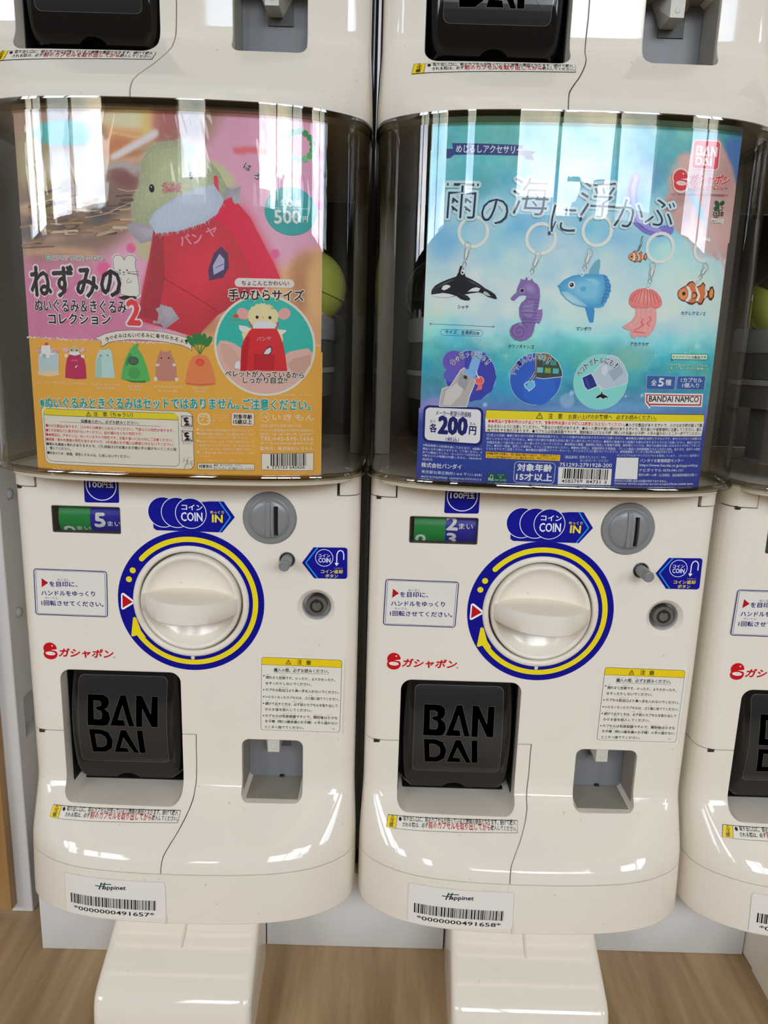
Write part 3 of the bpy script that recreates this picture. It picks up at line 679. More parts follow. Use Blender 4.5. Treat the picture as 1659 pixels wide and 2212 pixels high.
    for s_, a, h in (('購入の際、必ずお読みください。', [(73.7,-42.9),(121.8,-42.7)], 3.5), ('倒れると危険です。のったり、よりかかったり、', [(66.6,-49.7),(127.4,-50.4)], 2.9),
                     ('ゆすったりしないでください。', [(66.5,-55.3),(106.5,-55.2)], 2.8), ('カプセル取出口より奥へ手を入れないでください。', [(66.3,-61.4),(131.1,-62.1)], 2.9),
                     ('いらなくなったカプセルは、ゴミ箱に捨ててください。', [(66.1,-68.1),(131.2,-68.6)], 2.8), ('続けて出すときは、必ず前のカプセルを取り出して', [(66.1,-74.6),(130.0,-75.0)], 2.9),
                     ('からお金を投入してください。', [(65.9,-80.1),(106.9,-80.0)], 2.8), ('カプセルは包装容器ですので、開封後は小さな', [(65.7,-86.3),(130.0,-86.6)], 2.9),
                     ('お子様（特に3歳未満のお子様）の手の届かない', [(65.8,-91.6),(130.1,-91.8)], 2.9), ('ところへ捨ててください。', [(65.6,-97.2),(100.2,-97.1)], 2.8)):
        p.text(s_, a, h, K1, .030, 6, res=1)
    p.line([(73.7,-43.7),(121.9,-43.5)], .25, K1, 6, caps=False).text('∪', [(125.8,-96.7),(127.3,-96.7)], 1.7, K1, .02, 6)
    for a in [(64.9,-46.8),(64.7,-60.1),(64.6,-66.6),(64.4,-73.0),(64.2,-84.9)]: p.circ(a, .62, K1, 6, n=12)
    for s_, a in (('こうにゅう', [(74.2,-38.9),(80.6,-38.9)]), ('さい', [(84.5,-38.9),(87.2,-38.9)]), ('かなら', [(89.3,-39.0),(93.4,-38.9)]), ('たお', [(67.1,-45.9),(69.8,-45.9)]), ('きけん', [(79.8,-46.3),(84.8,-46.3)]),
                  ('とりだしぐち', [(78.1,-58.0),(86.3,-58.0)]), ('おく', [(92.0,-57.9),(94.4,-58.0)]), ('て', [(98.7,-57.9),(100.0,-58.0)]), ('ばこ', [(105.1,-64.6),(107.5,-64.6)]), ('す', [(111.3,-64.6),(112.6,-64.6)]),
                  ('つづ', [(66.5,-70.9),(69.3,-70.9)]), ('だ', [(75.7,-70.8),(77.0,-70.9)]), ('かなら', [(89.8,-71.0),(93.7,-71.0)]), ('まえ', [(96.3,-71.0),(98.9,-71.0)]), ('かね', [(75.3,-76.3),(77.9,-76.3)]), ('とうにゅう', [(81.5,-76.3),(87.9,-76.3)]),
                  ('ほうそうようき', [(81.5,-82.7),(92.8,-82.7)]), ('かいふうご', [(108.3,-83.0),(116.6,-83.2)]), ('ちい', [(121.1,-83.2),(123.9,-83.2)]), ('こさまとく', [(70.0,-87.8),(79.0,-87.9)]), ('さいみまん', [(84.9,-88.1),(94.1,-88.2)]), ('こさま', [(100.9,-88.2),(106.4,-88.2)]), ('てとど', [(112.6,-88.0),(120.8,-88.2)])):
        p.text(s_, a, .95, K1, 0, 6, res=1)
    p.build('caution_label', root)
    # strip label on the sloping ledge
    p = Print(body_y, .35, cut=(4, 1.5)); p.step = .14; q = [(-122.2,-170.8),(-6.9,-170.0),(-7.7,-177.3),(-124.0,-179.6)]; L_ = lambda a, b, t: (a[0] + (b[0] - a[0]) * t, a[1] + (b[1] - a[1]) * t)
    p.poly(q, '2a2624', 1); C = Vector((sum(a[0] for a in q) / 4, sum(a[1] for a in q) / 4)); qi = [(a[0] + (.3 if a[0] < C.x else -.3), a[1] + (.3 if a[1] < C.y else -.3)) for a in q]
    p.poly(qi, 'e9e3d6', 2); p.poly([qi[0], L_(qi[0], qi[1], .068), L_(qi[3], qi[2], .072), qi[3]], 'f0cf1c', 3); p.line([L_(qi[0], qi[1], .069), L_(qi[3], qi[2], .073)], .3, '2a2624', 4, caps=False)
    p.warn([(-118.3,-173.3)][0], 3.0, k=4).text('注', [(-120.4,-176.3),(-116.9,-176.0)], 2.6, '2a2010', .01, 4).text('意', [(-121.0,-178.8),(-117.2,-178.4)], 2.6, '2a2010', .01, 4)
    p.circ([(-111.4,-172.7)][0], 1.3, K1, 4, n=16)
    p.text('取り出し口に、前のカプセルが残っていると故障の原因となります。続けて購入', [(-108.7,-173.6),(-8.8,-172.9)], 3.3, K1, .012, 4, res=1)
    p.text('される際は、必ず', [(-109.3,-177.4),(-86.7,-176.6)], 2.9, K1, .012, 4, res=1).text('前のカプセルを取り出してから', [(-86.2,-176.9),(-31.4,-176.5)], 4.2, 'b01420', .014, 4, res=1).text('購入してください。', [(-31.1,-176.1),(-8.3,-176.2)], 2.9, K1, .012, 4, res=1)
    p.build('outlet_label', root)

    # ---- smoky clear canopy
    def plan_row(z, off=0, back=.125, inset=0, n=64):
        P = [crm(PLC, i * 8 / n) for i in range(n + 1)]; pts = [(-x, DOMEY + d) for x, d in P[::-1]] + [(x, DOMEY + d) for x, d in P[1:]]
        pts = [(-HWC + .0010, back)] + pts + [(HWC - .0010, back)]; out = []
        for i, (x, y) in enumerate(pts):
            a, b = pts[max(0, i - 1)], pts[min(len(pts) - 1, i + 1)]; dx, dy = b[0] - a[0], b[1] - a[1]; L = math.hypot(dx, dy) or 1
            out.append((x * .992 + dy / L * off, y - dx / L * off, z))
        return out
    def loft(rows, mat, name, parent, closed=False, smooth=True):
        n = len(rows[0]); V = [v for r in rows for v in r]
        F = [(j * n + i, j * n + i + 1, (j + 1) * n + i + 1, (j + 1) * n + i) for j in range(len(rows) - 1) for i in range(n - 1)]
        if closed: F += [((len(rows) - 1) * n + i, (len(rows) - 1) * n + i + 1, i + 1, i) for i in range(n - 1)]
        return link(name, mesh(name, V, F, mat, smooth=smooth, sharp=.8), parent)
    dome = loft([plan_row(z, o) for z, o in ((.1395, .0), (.145, 0), (.20, 0), (.27, .0004), (.34, 0), (.3900, 0))], DOME, 'canopy', root)
    loft([plan_row(z, o) for z, o in ((.1350, .0004), (.1350, .0024), (.1372, .0028), (.1392, .0018), (.1395, 0), (.1395, -.002), (.1352, -.002))], RIMP, 'canopy_lip', dome)
    loft([plan_row(z, o) for z, o in ((.3900, 0), (.3915, .0014), (.3978, .0014), (.3980, -.001), (.3902, -.001))], RIMP, 'canopy_rim', dome)
    # floor of the canopy, rear housing, dispensing wheel
    pr = plan_row(0, -.0075, .28); bm = bmesh.new(); a = [bm.verts.new((x, y, .1300)) for x, y, z in pr]; b = [bm.verts.new((x, y, .1348)) for x, y, z in pr]
    bm.faces.new(a[::-1]); bm.faces.new(b); n = len(a)
    for i in range(n): bm.faces.new((a[i], a[(i + 1) % n], b[(i + 1) % n], b[i]))
    K('canopy_tray', from_bm('canopy_tray', bm, SHELL))
    for s in (-1, 1):
        bm = bmesh.new(); bm_box(bm, min(s * .1305, s * .1450), max(s * .1305, s * .1450), .126, .295, .1352, .3975)
        K('rear_housing_side', from_bm('rear_housing_side', bm, BROWNIN))
    bm = bmesh.new(); bm_box(bm, -.130, .130, .285, .292, .1352, .3975); K('rear_wall', from_bm('rear_wall', bm, DARKIN))
    wc = (0, .075); bm = bmesh.new(); bm_lathe_z(bm, [(.106, .2425), (.1165, .2425), (.1170, .2440), (.1170, .2600), (.1160, .2625), (.1130, .2635), (.1100, .2600), (.106, .2440)], *wc, n=72, a0=PI, a1=2 * PI)
    wheel = K('capsule_wheel', from_bm('capsule_wheel', bm, GREYD, True, .8))
    bm = bmesh.new(); bm_lathe_z(bm, [(.104, .2425), (.1155, .2422), (.1155, .2200), (.1120, .2195), (.1120, .2150), (.1155, .2145), (.1155, .1950), (.104, .194), (.104, .150), (.1150, .1495), (.1150, .1480), (0.0, .148)], *wc, n=72, a0=PI, a1=2 * PI)
    link('wheel_housing', from_bm('wheel_housing', bm, DRUMD, True, .8), wheel)
    bm = bmesh.new(); bm_lathe_z(bm, [(.1158, .2195), (.1172, .2190), (.1172, .2150), (.1158, .2145)], *wc, n=72, a0=PI, a1=2 * PI)
    link('wheel_ledge', from_bm('wheel_ledge', bm, GREYD, True, .8), wheel)
    fm = bmesh.new(); bm_lathe_z(fm, [(.0016, 0), (.0016, .0085), (.0010, .0100), (0, .0103)], 0, 0, n=10); fme = from_bm('wheel_finger', fm, GREYD, True)
    for s in (-1, 1):
        for a in (8, 17, 26, 35): a = math.radians(-a); link('wheel_finger', fme, wheel, (wc[0] + s * .1135 * math.cos(a), wc[1] + .1135 * math.sin(a), .2605))
    # ---- stand foot and pedestal (lower machines only)
    rows = []
    for z, y, hw, r in ((-.2565, -.0290, .0640, .004), (-.2640, -.0350, .0643, .0045), (-.2720, -.0445, .0646, .005), (-.2840, -.0635, .0652, .005), (-.2925, -.0770, .0657, .005), (-.2975, -.0842, .0660, .005), (-.3015, -.0882, .0661, .005), (-.3080, -.0908, .0662, .005), (-.3200, -.0922, .0662, .005), (-.345, -.0935, .0663, .005)):
        row = [(-.0628, .0095, z), (-hw, y + r * 1.6, z), (-hw + r * .12, y + r * .75, z), (-hw + r * .5, y + r * .2, z), (-hw + r * 1.2, y, z), (-hw + r * 1.9, y, z), (-hw + r * 2.6, y, z)]
        rows.append(row + [(0, y, z)] + [(-a, b, c) for a, b, c in row[::-1]])
    foot = loft([[(x + .0010, y, z) for x, y, z in r] for r in rows], SHELL, 'stand_foot', root); foot['level'] = 0
    fb = bmesh.new(); A = [(-.0356, -.2640), (-.0545, -.2780)]; q = [[fb.verts.new((.0011 + sx * .0006, y - dy, z)) for sx, dy in ((-1, -.0005), (-1, .0009), (1, .0009), (1, -.0005))] for y, z in A]
    for i in range(4): fb.faces.new((q[0][i], q[0][(i + 1) % 4], q[1][(i + 1) % 4], q[1][i]))
    fb.faces.new(q[0]); fb.faces.new(q[1]); link('foot_rib', from_bm('foot_rib', fb, SHELL), foot)
    bm = bmesh.new(); bm_box(bm, -.0612, .0612, .0096, .27, -.345, -.2562, .001, 1); o = K('pedestal', from_bm('pedestal', bm, SHELL, True, .6)); o['level'] = 0

    return root

# ============================== the shop around ==============================
def struct(o): o['kind'] = 'structure'; return o
def wood_material(name, ca, cb, sc, rough, rot=(0, 0, 0)):
    m = principled(name, (.3, .2, .1), rough); nt = m.node_tree; b = nt.nodes['Principled BSDF']
    t = N(nt, 'ShaderNodeTexCoord'); q = N(nt, 'ShaderNodeMapping'); q.inputs['Scale'].default_value = sc; q.inputs['Rotation'].default_value = rot
    a = N(nt, 'ShaderNodeTexNoise', Scale=1.0, Detail=7.0, Roughness=.62, Distortion=.35); r = N(nt, 'ShaderNodeValToRGB')
    r.color_ramp.elements[0].position = .32; r.color_ramp.elements[0].color = ca; r.color_ramp.elements[1].position = .68; r.color_ramp.elements[1].color = cb
    q2 = N(nt, 'ShaderNodeMapping'); q2.inputs['Scale'].default_value = tuple(v * 6 for v in sc[:2]) + (sc[2] * 2,); q2.inputs['Rotation'].default_value = rot
    a2 = N(nt, 'ShaderNodeTexNoise', Scale=1.0, Detail=3.0); mr = N(nt, 'ShaderNodeMapRange'); mr.inputs['To Min'].default_value = .78; mr.inputs['To Max'].default_value = 1.18
    my = N(nt, 'ShaderNodeMix', data_type='RGBA', blend_type='MULTIPLY'); my.inputs[0].default_value = 1
    for x, y in ((t.outputs['Object'], q.inputs[0]), (q.outputs[0], a.inputs['Vector']), (a.outputs['Fac'], r.inputs['Fac']), (t.outputs['Object'], q2.inputs[0]), (q2.outputs[0], a2.inputs['Vector']), (a2.outputs['Fac'], mr.inputs['Value']), (r.outputs[0], my.inputs[6]), (mr.outputs[0], my.inputs[7]), (my.outputs[2], b.inputs['Base Color'])): nt.links.new(x, y)
    return m
WOODF = wood_material('floor_laminate', (.27, .172, .082, 1), (.52, .365, .20, 1), (26, 2.2, 1), .42, (0, 0, -.06))
WOODD = wood_material('honey_board', (.30, .155, .050, 1), (.44, .25, .095, 1), (30, 30, 2.5), .4)
BLOCKM = [principled('block_a', (.42, .43, .45), .8), principled('block_b', (.30, .32, .34), .8)]
CONC = principled('wall_paint', (.52, .50, .46), .8); CEILM = principled('ceiling_paint', (.62, .61, .58), .85); DARKW = principled('window_wall', (.16, .15, .14), .7); FRAMEM = principled('window_frame', (.05, .05, .05), .4)
fl = box('floor', -4.2, 5.2, -3.4, .8, -.05, 0, WOODF); struct(fl)
struct(box('ceiling', -4.2, 5.2, -3.4, .8, 2.75, 2.8, CEILM)); struct(box('wall_left', -4.25, -4.2, -3.4, .8, 0, 2.8, CONC)); struct(box('wall_right', 5.2, 5.25, -3.4, .8, 0, 2.8, CONC)); struct(box('wall_back', -4.2, 5.2, .8, .85, 0, 2.8, CONC))
edges = [(-4.2, BAYS[0][0])] + [(a[1], b[0]) for a, b in zip(BAYS, BAYS[1:])] + [(BAYS[-1][1], 5.2)]
bm = bmesh.new()
for a, b in edges: bm_box(bm, a, b, WIN_Y - .1, WIN_Y, BAYS[0][2], BAYS[0][3])
bm_box(bm, -4.2, 5.2, WIN_Y - .1, WIN_Y, 0, BAYS[0][2]); bm_box(bm, -4.2, 5.2, WIN_Y - .1, WIN_Y, BAYS[0][3], 2.8)
struct(link('wall_front', from_bm('wall_front', bm, DARKW)))
for k, (x0, x1, z0, z1) in enumerate(BAYS):
    bm = bmesh.new()
    for a in (x0, x1): bm_box(bm, a - .02, a + .02, WIN_Y - .03, WIN_Y + .03, z0, z1)
    n = max(1, round((x1 - x0) / .62))
    for i in range(1, n): x = x0 + (x1 - x0) * i / n; bm_box(bm, x - .014, x + .014, WIN_Y - .03, WIN_Y + .03, z0, z1)
    bm_box(bm, x0, x1, WIN_Y - .03, WIN_Y + .03, z0, z0 + .04); bm_box(bm, x0, x1, WIN_Y - .03, WIN_Y + .03, z1 - .04, z1)
    struct(link('window_%d' % (k + 1), from_bm('window', bm, FRAMEM)))
TUBE = bpy.data.materials.new('fluorescent'); TUBE.use_nodes = True; nt = TUBE.node_tree; nt.nodes.clear()
em = N(nt, 'ShaderNodeEmission', Color=(1, .82, .58, 1), Strength=LAMP_W); out = N(nt, 'ShaderNodeOutputMaterial'); nt.links.new(em.outputs[0], out.inputs[0])
for k, (x, y) in enumerate(LAMPS):
    r = add_root('ceiling_light', (x, y, 2.75), 'long ceiling light with two fluorescent tubes, %s' % LAMPN[k], 'ceiling light', 'ceiling lights of the shop')
    link('light_housing', box('light_housing', -1.24, 1.24, -.12, .12, -.05, 0, CEILM).data, r); bpy.data.objects.remove([o for o in bpy.data.objects if o.name == 'light_housing'][0])
    for s in (-.075, .075):
        bm = bmesh.new(); bm_lathe(bm, [(0, -1.21), (.013, -1.21), (.013, 1.21), (0, 1.21)], 0, 0, n=12); bmesh.ops.rotate(bm, verts=bm.verts, matrix=Matrix.Rotation(PI / 2, 3, 'Z'))
        link('tube', from_bm('tube', bm, TUBE, True, .6), r, (0, s, -.07))
# outside: road, low blocks and trees seen only as reflections in the canopies
struct(box('ground_outside', -60, 60, -120, -3.45, -.25, -.2, principled('asphalt', (.12, .12, .12), .9)))

for k, (x, w, h, dp) in enumerate(((1.0, 5, 8.0, 36), (8.8, 1.8, 8.9, 37), (12.6, 5.4, 8.2, 38), (-14, 8, 9.2, 40), (-26, 9, 8.6, 42))):
    b_ = box('city_block', x, x + w, -dp - 6, -dp, -.2, h, BLOCKM[k % 2]); b_['kind'] = 'structure'
    for fl_ in range(3):
        w_ = box('block_window_row', x + .4, x + w - .4, -dp - .02, -dp + .03, h - 1.6 - fl_ * 2.2, h - .8 - fl_ * 2.2, FRAMEM, parent=b_)
bm = bmesh.new(); bm_lathe_z(bm, [(.09, -.2), (.05, 6.6), (0, 6.65)], 7.6, -30, n=10)
lampo = link('street_lamp', from_bm('street_lamp', bm, FRAMEM)); lampo['kind'] = 'structure'
for s in (-1, 1):
    bm = bmesh.new()
    for i in range(6): a, b = i / 6, (i + 1) / 6; bm_box(bm, min(7.6 + s * a * .9, 7.6 + s * b * .9), max(7.6 + s * a * .9, 7.6 + s * b * .9), -30.04, -29.96, 6.5 + math.sin(a * 1.6) * .9, 6.58 + math.sin(b * 1.6) * .9)
    bm_box(bm, min(7.6 + s * .85, 7.6 + s * 1.4), max(7.6 + s * .85, 7.6 + s * 1.4), -30.12, -29.88, 7.38, 7.5); link('lamp_arm', from_bm('lamp_arm', bm, FRAMEM), lampo)
# ---- side board at the left
sb = add_root('shelf_side_board', (-.186, .20, 0), 'white laminated side board with two screw caps and a wooden edge strip, left edge', 'side board')
sx1 = -.177; Z0 = -ZOFF
bm = bmesh.new(); bm_box(bm, -.30, sx1, .057, .60, 0, 1.5, .0008, 1); BO = link('side_panel', from_bm('side_panel', bm, SIDEW, True, .5), sb, (.186, -.20, 0))
cut = bmesh.new(); bm_box(cut, sx1 - .012, sx1 + .01, .0715, .30, .190, .234); 
boolean(BO, cut)
for (z, y) in ((.0935 + ZOFF, .0755), (-.0235 + ZOFF, .0755)):
    bm = bmesh.new(); bm_lathe(bm, [(0, -.0032), (.0022, -.0030), (.0045, -.0020), (.0056, 0), (0, .0)], 0, 0, n=24); bmesh.ops.rotate(bm, verts=bm.verts, matrix=Matrix.Rotation(PI / 2, 3, 'Z'))
    link('screw_cap', from_bm('screw_cap', bm, principled('cap_plastic', (.42, .45, .43), .25), True), sb, (.186 + sx1, y - .20, z))
box('wood_strip', -.30, -.1925, .0455, .0570, .0105, .475, WOODD, .0006).parent = sb; bpy.data.objects['wood_strip'].location = (.186, -.20, 0)

# ---- white kick panels between the pedestals and black filler between the machines
for k, (x0, x1, y, lab) in enumerate(((-.1455, -.0600, .0100, 'short white kick panel left of the first stand foot'), (.0715, .2465, .0232, 'white kick panel between the two stand feet'), (.3715, .5465, .0280, 'white kick panel right of the second stand foot'))):
    r = add_root('kick_panel', ((x0 + x1) / 2, y + .008, 0), lab, 'kick panel', 'white kick panels on the floor')
    b_ = box('kick_board', x0, x1, y, y + .016, 0, .0835, SIDEW, .0008); b_.parent = r; b_.location = (-(x0 + x1) / 2, -y - .008, 0)
fp = box('filler_post', .1553, .1627, .018, .06, .115, 1.6, BLACKG, .001); tag(fp, 'glossy black filler post in the gap between the two full machines', 'post')
fp2 = box('added_gap_board', .4555, .4625, .05, .06, .10, 1.6, principled('gap_shade_grey', (.30, .27, .24), .6)); tag(fp2, 'grey board added in the gap left of the third machine, coloured like its half shade', 'board')  # added backing, its grey stands in for the half-lit gap

# ============================== the machines ==============================
M0 = build_machine(); proto = M0
def place(root, i, level, label):
    base = 0 if level == 0 else SEAM_Z + LEVEL + ZOFF
    root.location = (XC + PITCH * i, 0, base); dz = ZOFF + level * LEVEL - base
    for ch in root.children: ch.location = (0, 0, dz)
    root['label'] = label; root['category'] = 'vending machine'; root['group'] = 'lower row of capsule machines' if level == 0 else 'upper row of capsule machines'
    if level:
        for ch in list(root.children):
            if ch.get('level') == 0:
                for g in list(ch.children): bpy.data.objects.remove(g)
                bpy.data.objects.remove(ch)
machines = {}
spots = [(0, 0, 'white capsule vending machine holding the orange and pink poster'), (1, 0, 'white capsule vending machine holding the blue sea charm poster'), (2, 0, 'white capsule vending machine cut off at the right edge'),
         (0, 1, 'bottom of the upper left white capsule machine above the pink poster'), (1, 1, 'bottom of the upper right white capsule machine above the blue poster'),
         (2, 1, 'unseen upper white capsule machine, added to keep light out of the third canopy')]  # out of view, added as a cover against light from above
for i, lv, lab in spots:
    m = proto if (i, lv) == (0, 0) else copy_tree(proto); machines[(i, lv)] = m
for i, lv, lab in spots: place(machines[(i, lv)], i, lv, lab)

# number drums and barcode labels differ from machine to machine
DC = (WINR[2] + WINR[3]) / 2
def drum_y(x, z): R = .0190; d = (z - DC); return .0035 + R - math.sqrt(max(1e-8, R * R - d * d)) 
def under(m, name):
    return [o for o in m.children if o.name.split('.')[0] == name][0]
for i, rows in ((0, [('0', [(-105.5,74.4),(-95.8,74.4)], 7.4), ('まい', [(-94.1,78.5),(-82.1,78.6)], 3.6), ('5', [(-77.8,82.2),(-69.2,82.2)], 11.6), ('まい', [(-67.2,83.0),(-56.1,83.0)], 4.4)]),
                (1, [('0', [(-106.7,75.7),(-98.2,75.8)], 8.0), ('2', [(-81.0,89.0),(-72.0,88.9)], 11.0), ('まい', [(-70.6,89.8),(-58.8,89.7)], 4.6), ('3', [(-80.4,75.7),(-72.7,75.7)], 10.0)]),
                (2, [('0', [(-106.7,75.7),(-98.2,75.8)], 8.0), ('3', [(-81.0,89.0),(-72.0,88.9)], 11.0), ('まい', [(-70.6,89.8),(-58.8,89.7)], 4.6)])):
    p = Print(drum_y, .10)
    p.line([(-81.3, 77.2), (-81.3, 100.7)], .5, 'd8d4cc', 1, caps=False)
    for t, q, h in rows:
        n0 = len(p.tv); p.text(t, q, h, 'e4e2dc', .05 if len(t) == 1 else .015, 3)
        lo_, hi_ = WINR[2] * 1000 + .2, WINR[3] * 1000 - .2
        p.tv[n0:] = [(x, min(hi_, max(lo_, z)), k) for x, z, k in p.tv[n0:]]
    w = under(machines[(i, 0)], 'count_window'); p.build('drum_numbers', w)
BQ = [(-103.3,-217.3),(-12.4,-216.9),(-11.8,-251.8),(-103.1,-255.1)]
for i, num in ((0, '491657'), (1, '491658'), (2, '491659')):
    p = Print(body_y, .25, cut=(3, 8)); p.quad_round(BQ, 2.6, 'b9b2a8', 1); C = Vector((sum(a[0] for a in BQ) / 4, sum(a[1] for a in BQ) / 4)); p.quad_round([tuple(C + (Vector(a) - C) * .994) for a in BQ], 2.4, 'eae5dc', 2)
    p.text('appinet', [(-66.6,-228.1),(-47.1,-227.0)], 4.6, '241c4a', .035, 4, shear=.15)
    p.line([(-68.4,-221.5),(-70.5,-227.3)], 1.1, '1e1c48', 4).line([(-65.3,-221.2),(-67.4,-226.9)], 1.1, '1e1c48', 4).line([(-73.8,-224.3),(-69.9,-224.7),(-65.9,-224.0)], .9, '1c6a3a', 4).line([(-68.4,-222.4),(-60.0,-221.9)], .9, '1c6a3a', 4)
    T = [(-97.5,-235.2),(-19.9,-234.4),(-20.2,-243.6),(-97.5,-244.3)]; n = 15 
    for j in range(n):
        L2 = lambda a, b, t: (a[0] + (b[0] - a[0]) * t, a[1] + (b[1] - a[1]) * t)
        a, b = j / n, (j + .86) / n; rnd = random.Random(j * 7 + i); t = 0
        p.barcode(L2(T[0], T[1], a), L2(T[0], T[1], b), L2(T[3], T[2], b), L2(T[3], T[2], a), 12, j % 5, k=4)
    p.text('*0000000' + num + '*', [(-94.8,-250.4),(-22.4,-249.9)], 3.9, '1c1a1c', .012, 4)
    p.build('barcode_label', under(machines[(i, 0)], 'base_skirt'))

# ============================== capsules inside the canopies ==============================
def capsule(i, c, r, tilt, mats, label, group='capsules in the canopies'):
    root = add_root('capsule', (XC + PITCH * i + c[0], c[1], ZOFF + c[2]), label, 'capsule', group); root.rotation_euler = tilt
    for nm, m, s in (('upper_half', mats[0], 1), ('lower_half', mats[1], -1)):
        bm = bmesh.new(); pr = [(r * math.cos(a), s * r * math.sin(a)) for a in [PI / 2 * k / 14 for k in range(15)]]; pr[-1] = (0, s * r)
        pr = [(r + .0012, 0), (r + .0012, s * .0012), (r + .0002, s * .0014)] + pr[1:] if s > 0 else pr
        bm_lathe_z(bm, pr, 0, 0, n=44); link(nm, from_bm(nm, bm, m, True, .9), root)
    return root
LIME = principled('lime_plastic', (.50, .56, .11), .12); WHITEP = principled('paper_white', (.55, .54, .50), .6)
capsule(0, (.0960, .060, .2860), .0315, (0, .35, 0), (LIME, LIME), 'glossy lime green capsule right of the orange and pink poster')
cw = capsule(0, (.0930, .178, .2640), .0310, (.9, .5, 0), (SMOKEB, SMOKEB), 'clear capsule with a dotted paper slip behind the lime green capsule')
bm = bmesh.new(); bm_lathe_z(bm, [(.0270 * math.cos(a), .0270 * math.sin(a)) for a in (.1, .4, .7, 1.0, 1.3)] + [(0, .027)], 0, 0, n=30)
ps = link('paper_slip', from_bm('paper_slip', bm, WHITEP, True), cw); ps.rotation_euler = (PI / 2 + .2, 0, .5)
capsule(1, (-.0900, .060, .2840), .0310, (0, -.3, .4), (SMOKEB, SMOKEB), 'empty looking clear capsule left of the blue poster')
capsule(2, (-.0930, .060, .2840), .0310, (.2, .5, 0), (SMOKEB, LIME), 'clear and green capsule in the machine at the right edge')

# ============================== posters ==============================
class Paint:
    """soft printed picture: a 1 mm grid of colours (sRGB), becomes the colour attribute of the sheet"""
    def __init__(s, x0, x1, z0, z1, col, seed):
        s.x = np.arange(x0, x1 + 1e-6, 1.0); s.z = np.arange(z0, z1 + 1e-6, 1.0)
        s.X, s.Z = np.meshgrid(s.x, s.z); s.im = np.zeros(s.X.shape + (3,)); s.im[:] = col; s.r = np.random.RandomState(seed)
    def soft(s, m, b):
        if b <= .3: return m
        k = np.arange(-int(3 * b) - 1, int(3 * b) + 2); g = np.exp(-.5 * (k / b) ** 2); g /= g.sum()
        for ax in (0, 1):
            p = np.pad(m, [(len(k) // 2,) * 2 if a == ax else (0, 0) for a in (0, 1)], mode='edge')
            m = np.apply_along_axis(lambda v: np.convolve(v, g, 'valid'), ax, p)
        return m
    def mix(s, m, col, a=1.0):
        m = (m * a)[..., None]; s.im = s.im * (1 - m) + np.array(col, float) * m; return s
    def poly(s, pts, col, b=1.0, a=1.0):
        m = np.zeros(s.X.shape, bool); n = len(pts)
        for i in range(n):
            (x0, z0), (x1, z1) = pts[i], pts[(i + 1) % n]
            if z0 == z1: continue
            c = ((s.Z >= min(z0, z1)) & (s.Z < max(z0, z1))); m ^= c & (s.X < x0 + (s.Z - z0) * (x1 - x0) / (z1 - z0))
        return s.mix(s.soft(m.astype(float), b), col, a)
    def blob(s, pts, rx, rz, col, a=1.0, rot=0, hard=2.0):
        cr, sr = math.cos(math.radians(rot)), math.sin(math.radians(rot))
        for c in pts:
            dx, dz = s.X - c[0], s.Z - c[1]; q = ((dx * cr + dz * sr) / rx) ** 2 + ((-dx * sr + dz * cr) / rz) ** 2
            s.mix(np.exp(-.7 * q ** hard), col, a)
        return s
    def line(s, pts, w, col, b=.8, a=1.0):
        m = np.zeros(s.X.shape)
        for (x0, z0), (x1, z1) in zip(pts, pts[1:]):
            L2 = (x1 - x0) ** 2 + (z1 - z0) ** 2 or 1; t = np.clip(((s.X - x0) * (x1 - x0) + (s.Z - z0) * (z1 - z0)) / L2, 0, 1)
            m = np.maximum(m, np.clip(w / 2 + .5 - np.hypot(s.X - x0 - t * (x1 - x0), s.Z - z0 - t * (z1 - z0)), 0, 1))
        return s.mix(s.soft(m, b), col, a)
    def noise(s, sx, sz, octs=3):
        out = np.zeros(s.X.shape); am = 1
        for o in range(octs):
            nx, nz = int((s.x[-1] - s.x[0]) / sx) + 3, int((s.z[-1] - s.z[0]) / sz) + 3; g = s.r.rand(nz, nx) * 2 - 1
            u = (s.X - s.x[0]) / sx; v = (s.Z - s.z[0]) / sz; i, j = u.astype(int), v.astype(int); u, v = u - i, v - j
            u, v = u * u * (3 - 2 * u), v * v * (3 - 2 * v)
            out += am * (g[j, i] * (1 - u) * (1 - v) + g[j, i + 1] * u * (1 - v) + g[j + 1, i] * (1 - u) * v + g[j + 1, i + 1] * u * v); am *= .55; sx /= 2; sz /= 2
        return out
    def vgrad(s, rows):
        z = np.array([r[0] for r in rows])[::-1]; c = np.array([r[1] for r in rows], float)[::-1]
        for k in range(3): s.im[..., k] = np.interp(s.Z, z, c[:, k])
        return s
PG = 1.68                                             # printed colours were read through the smoky canopy
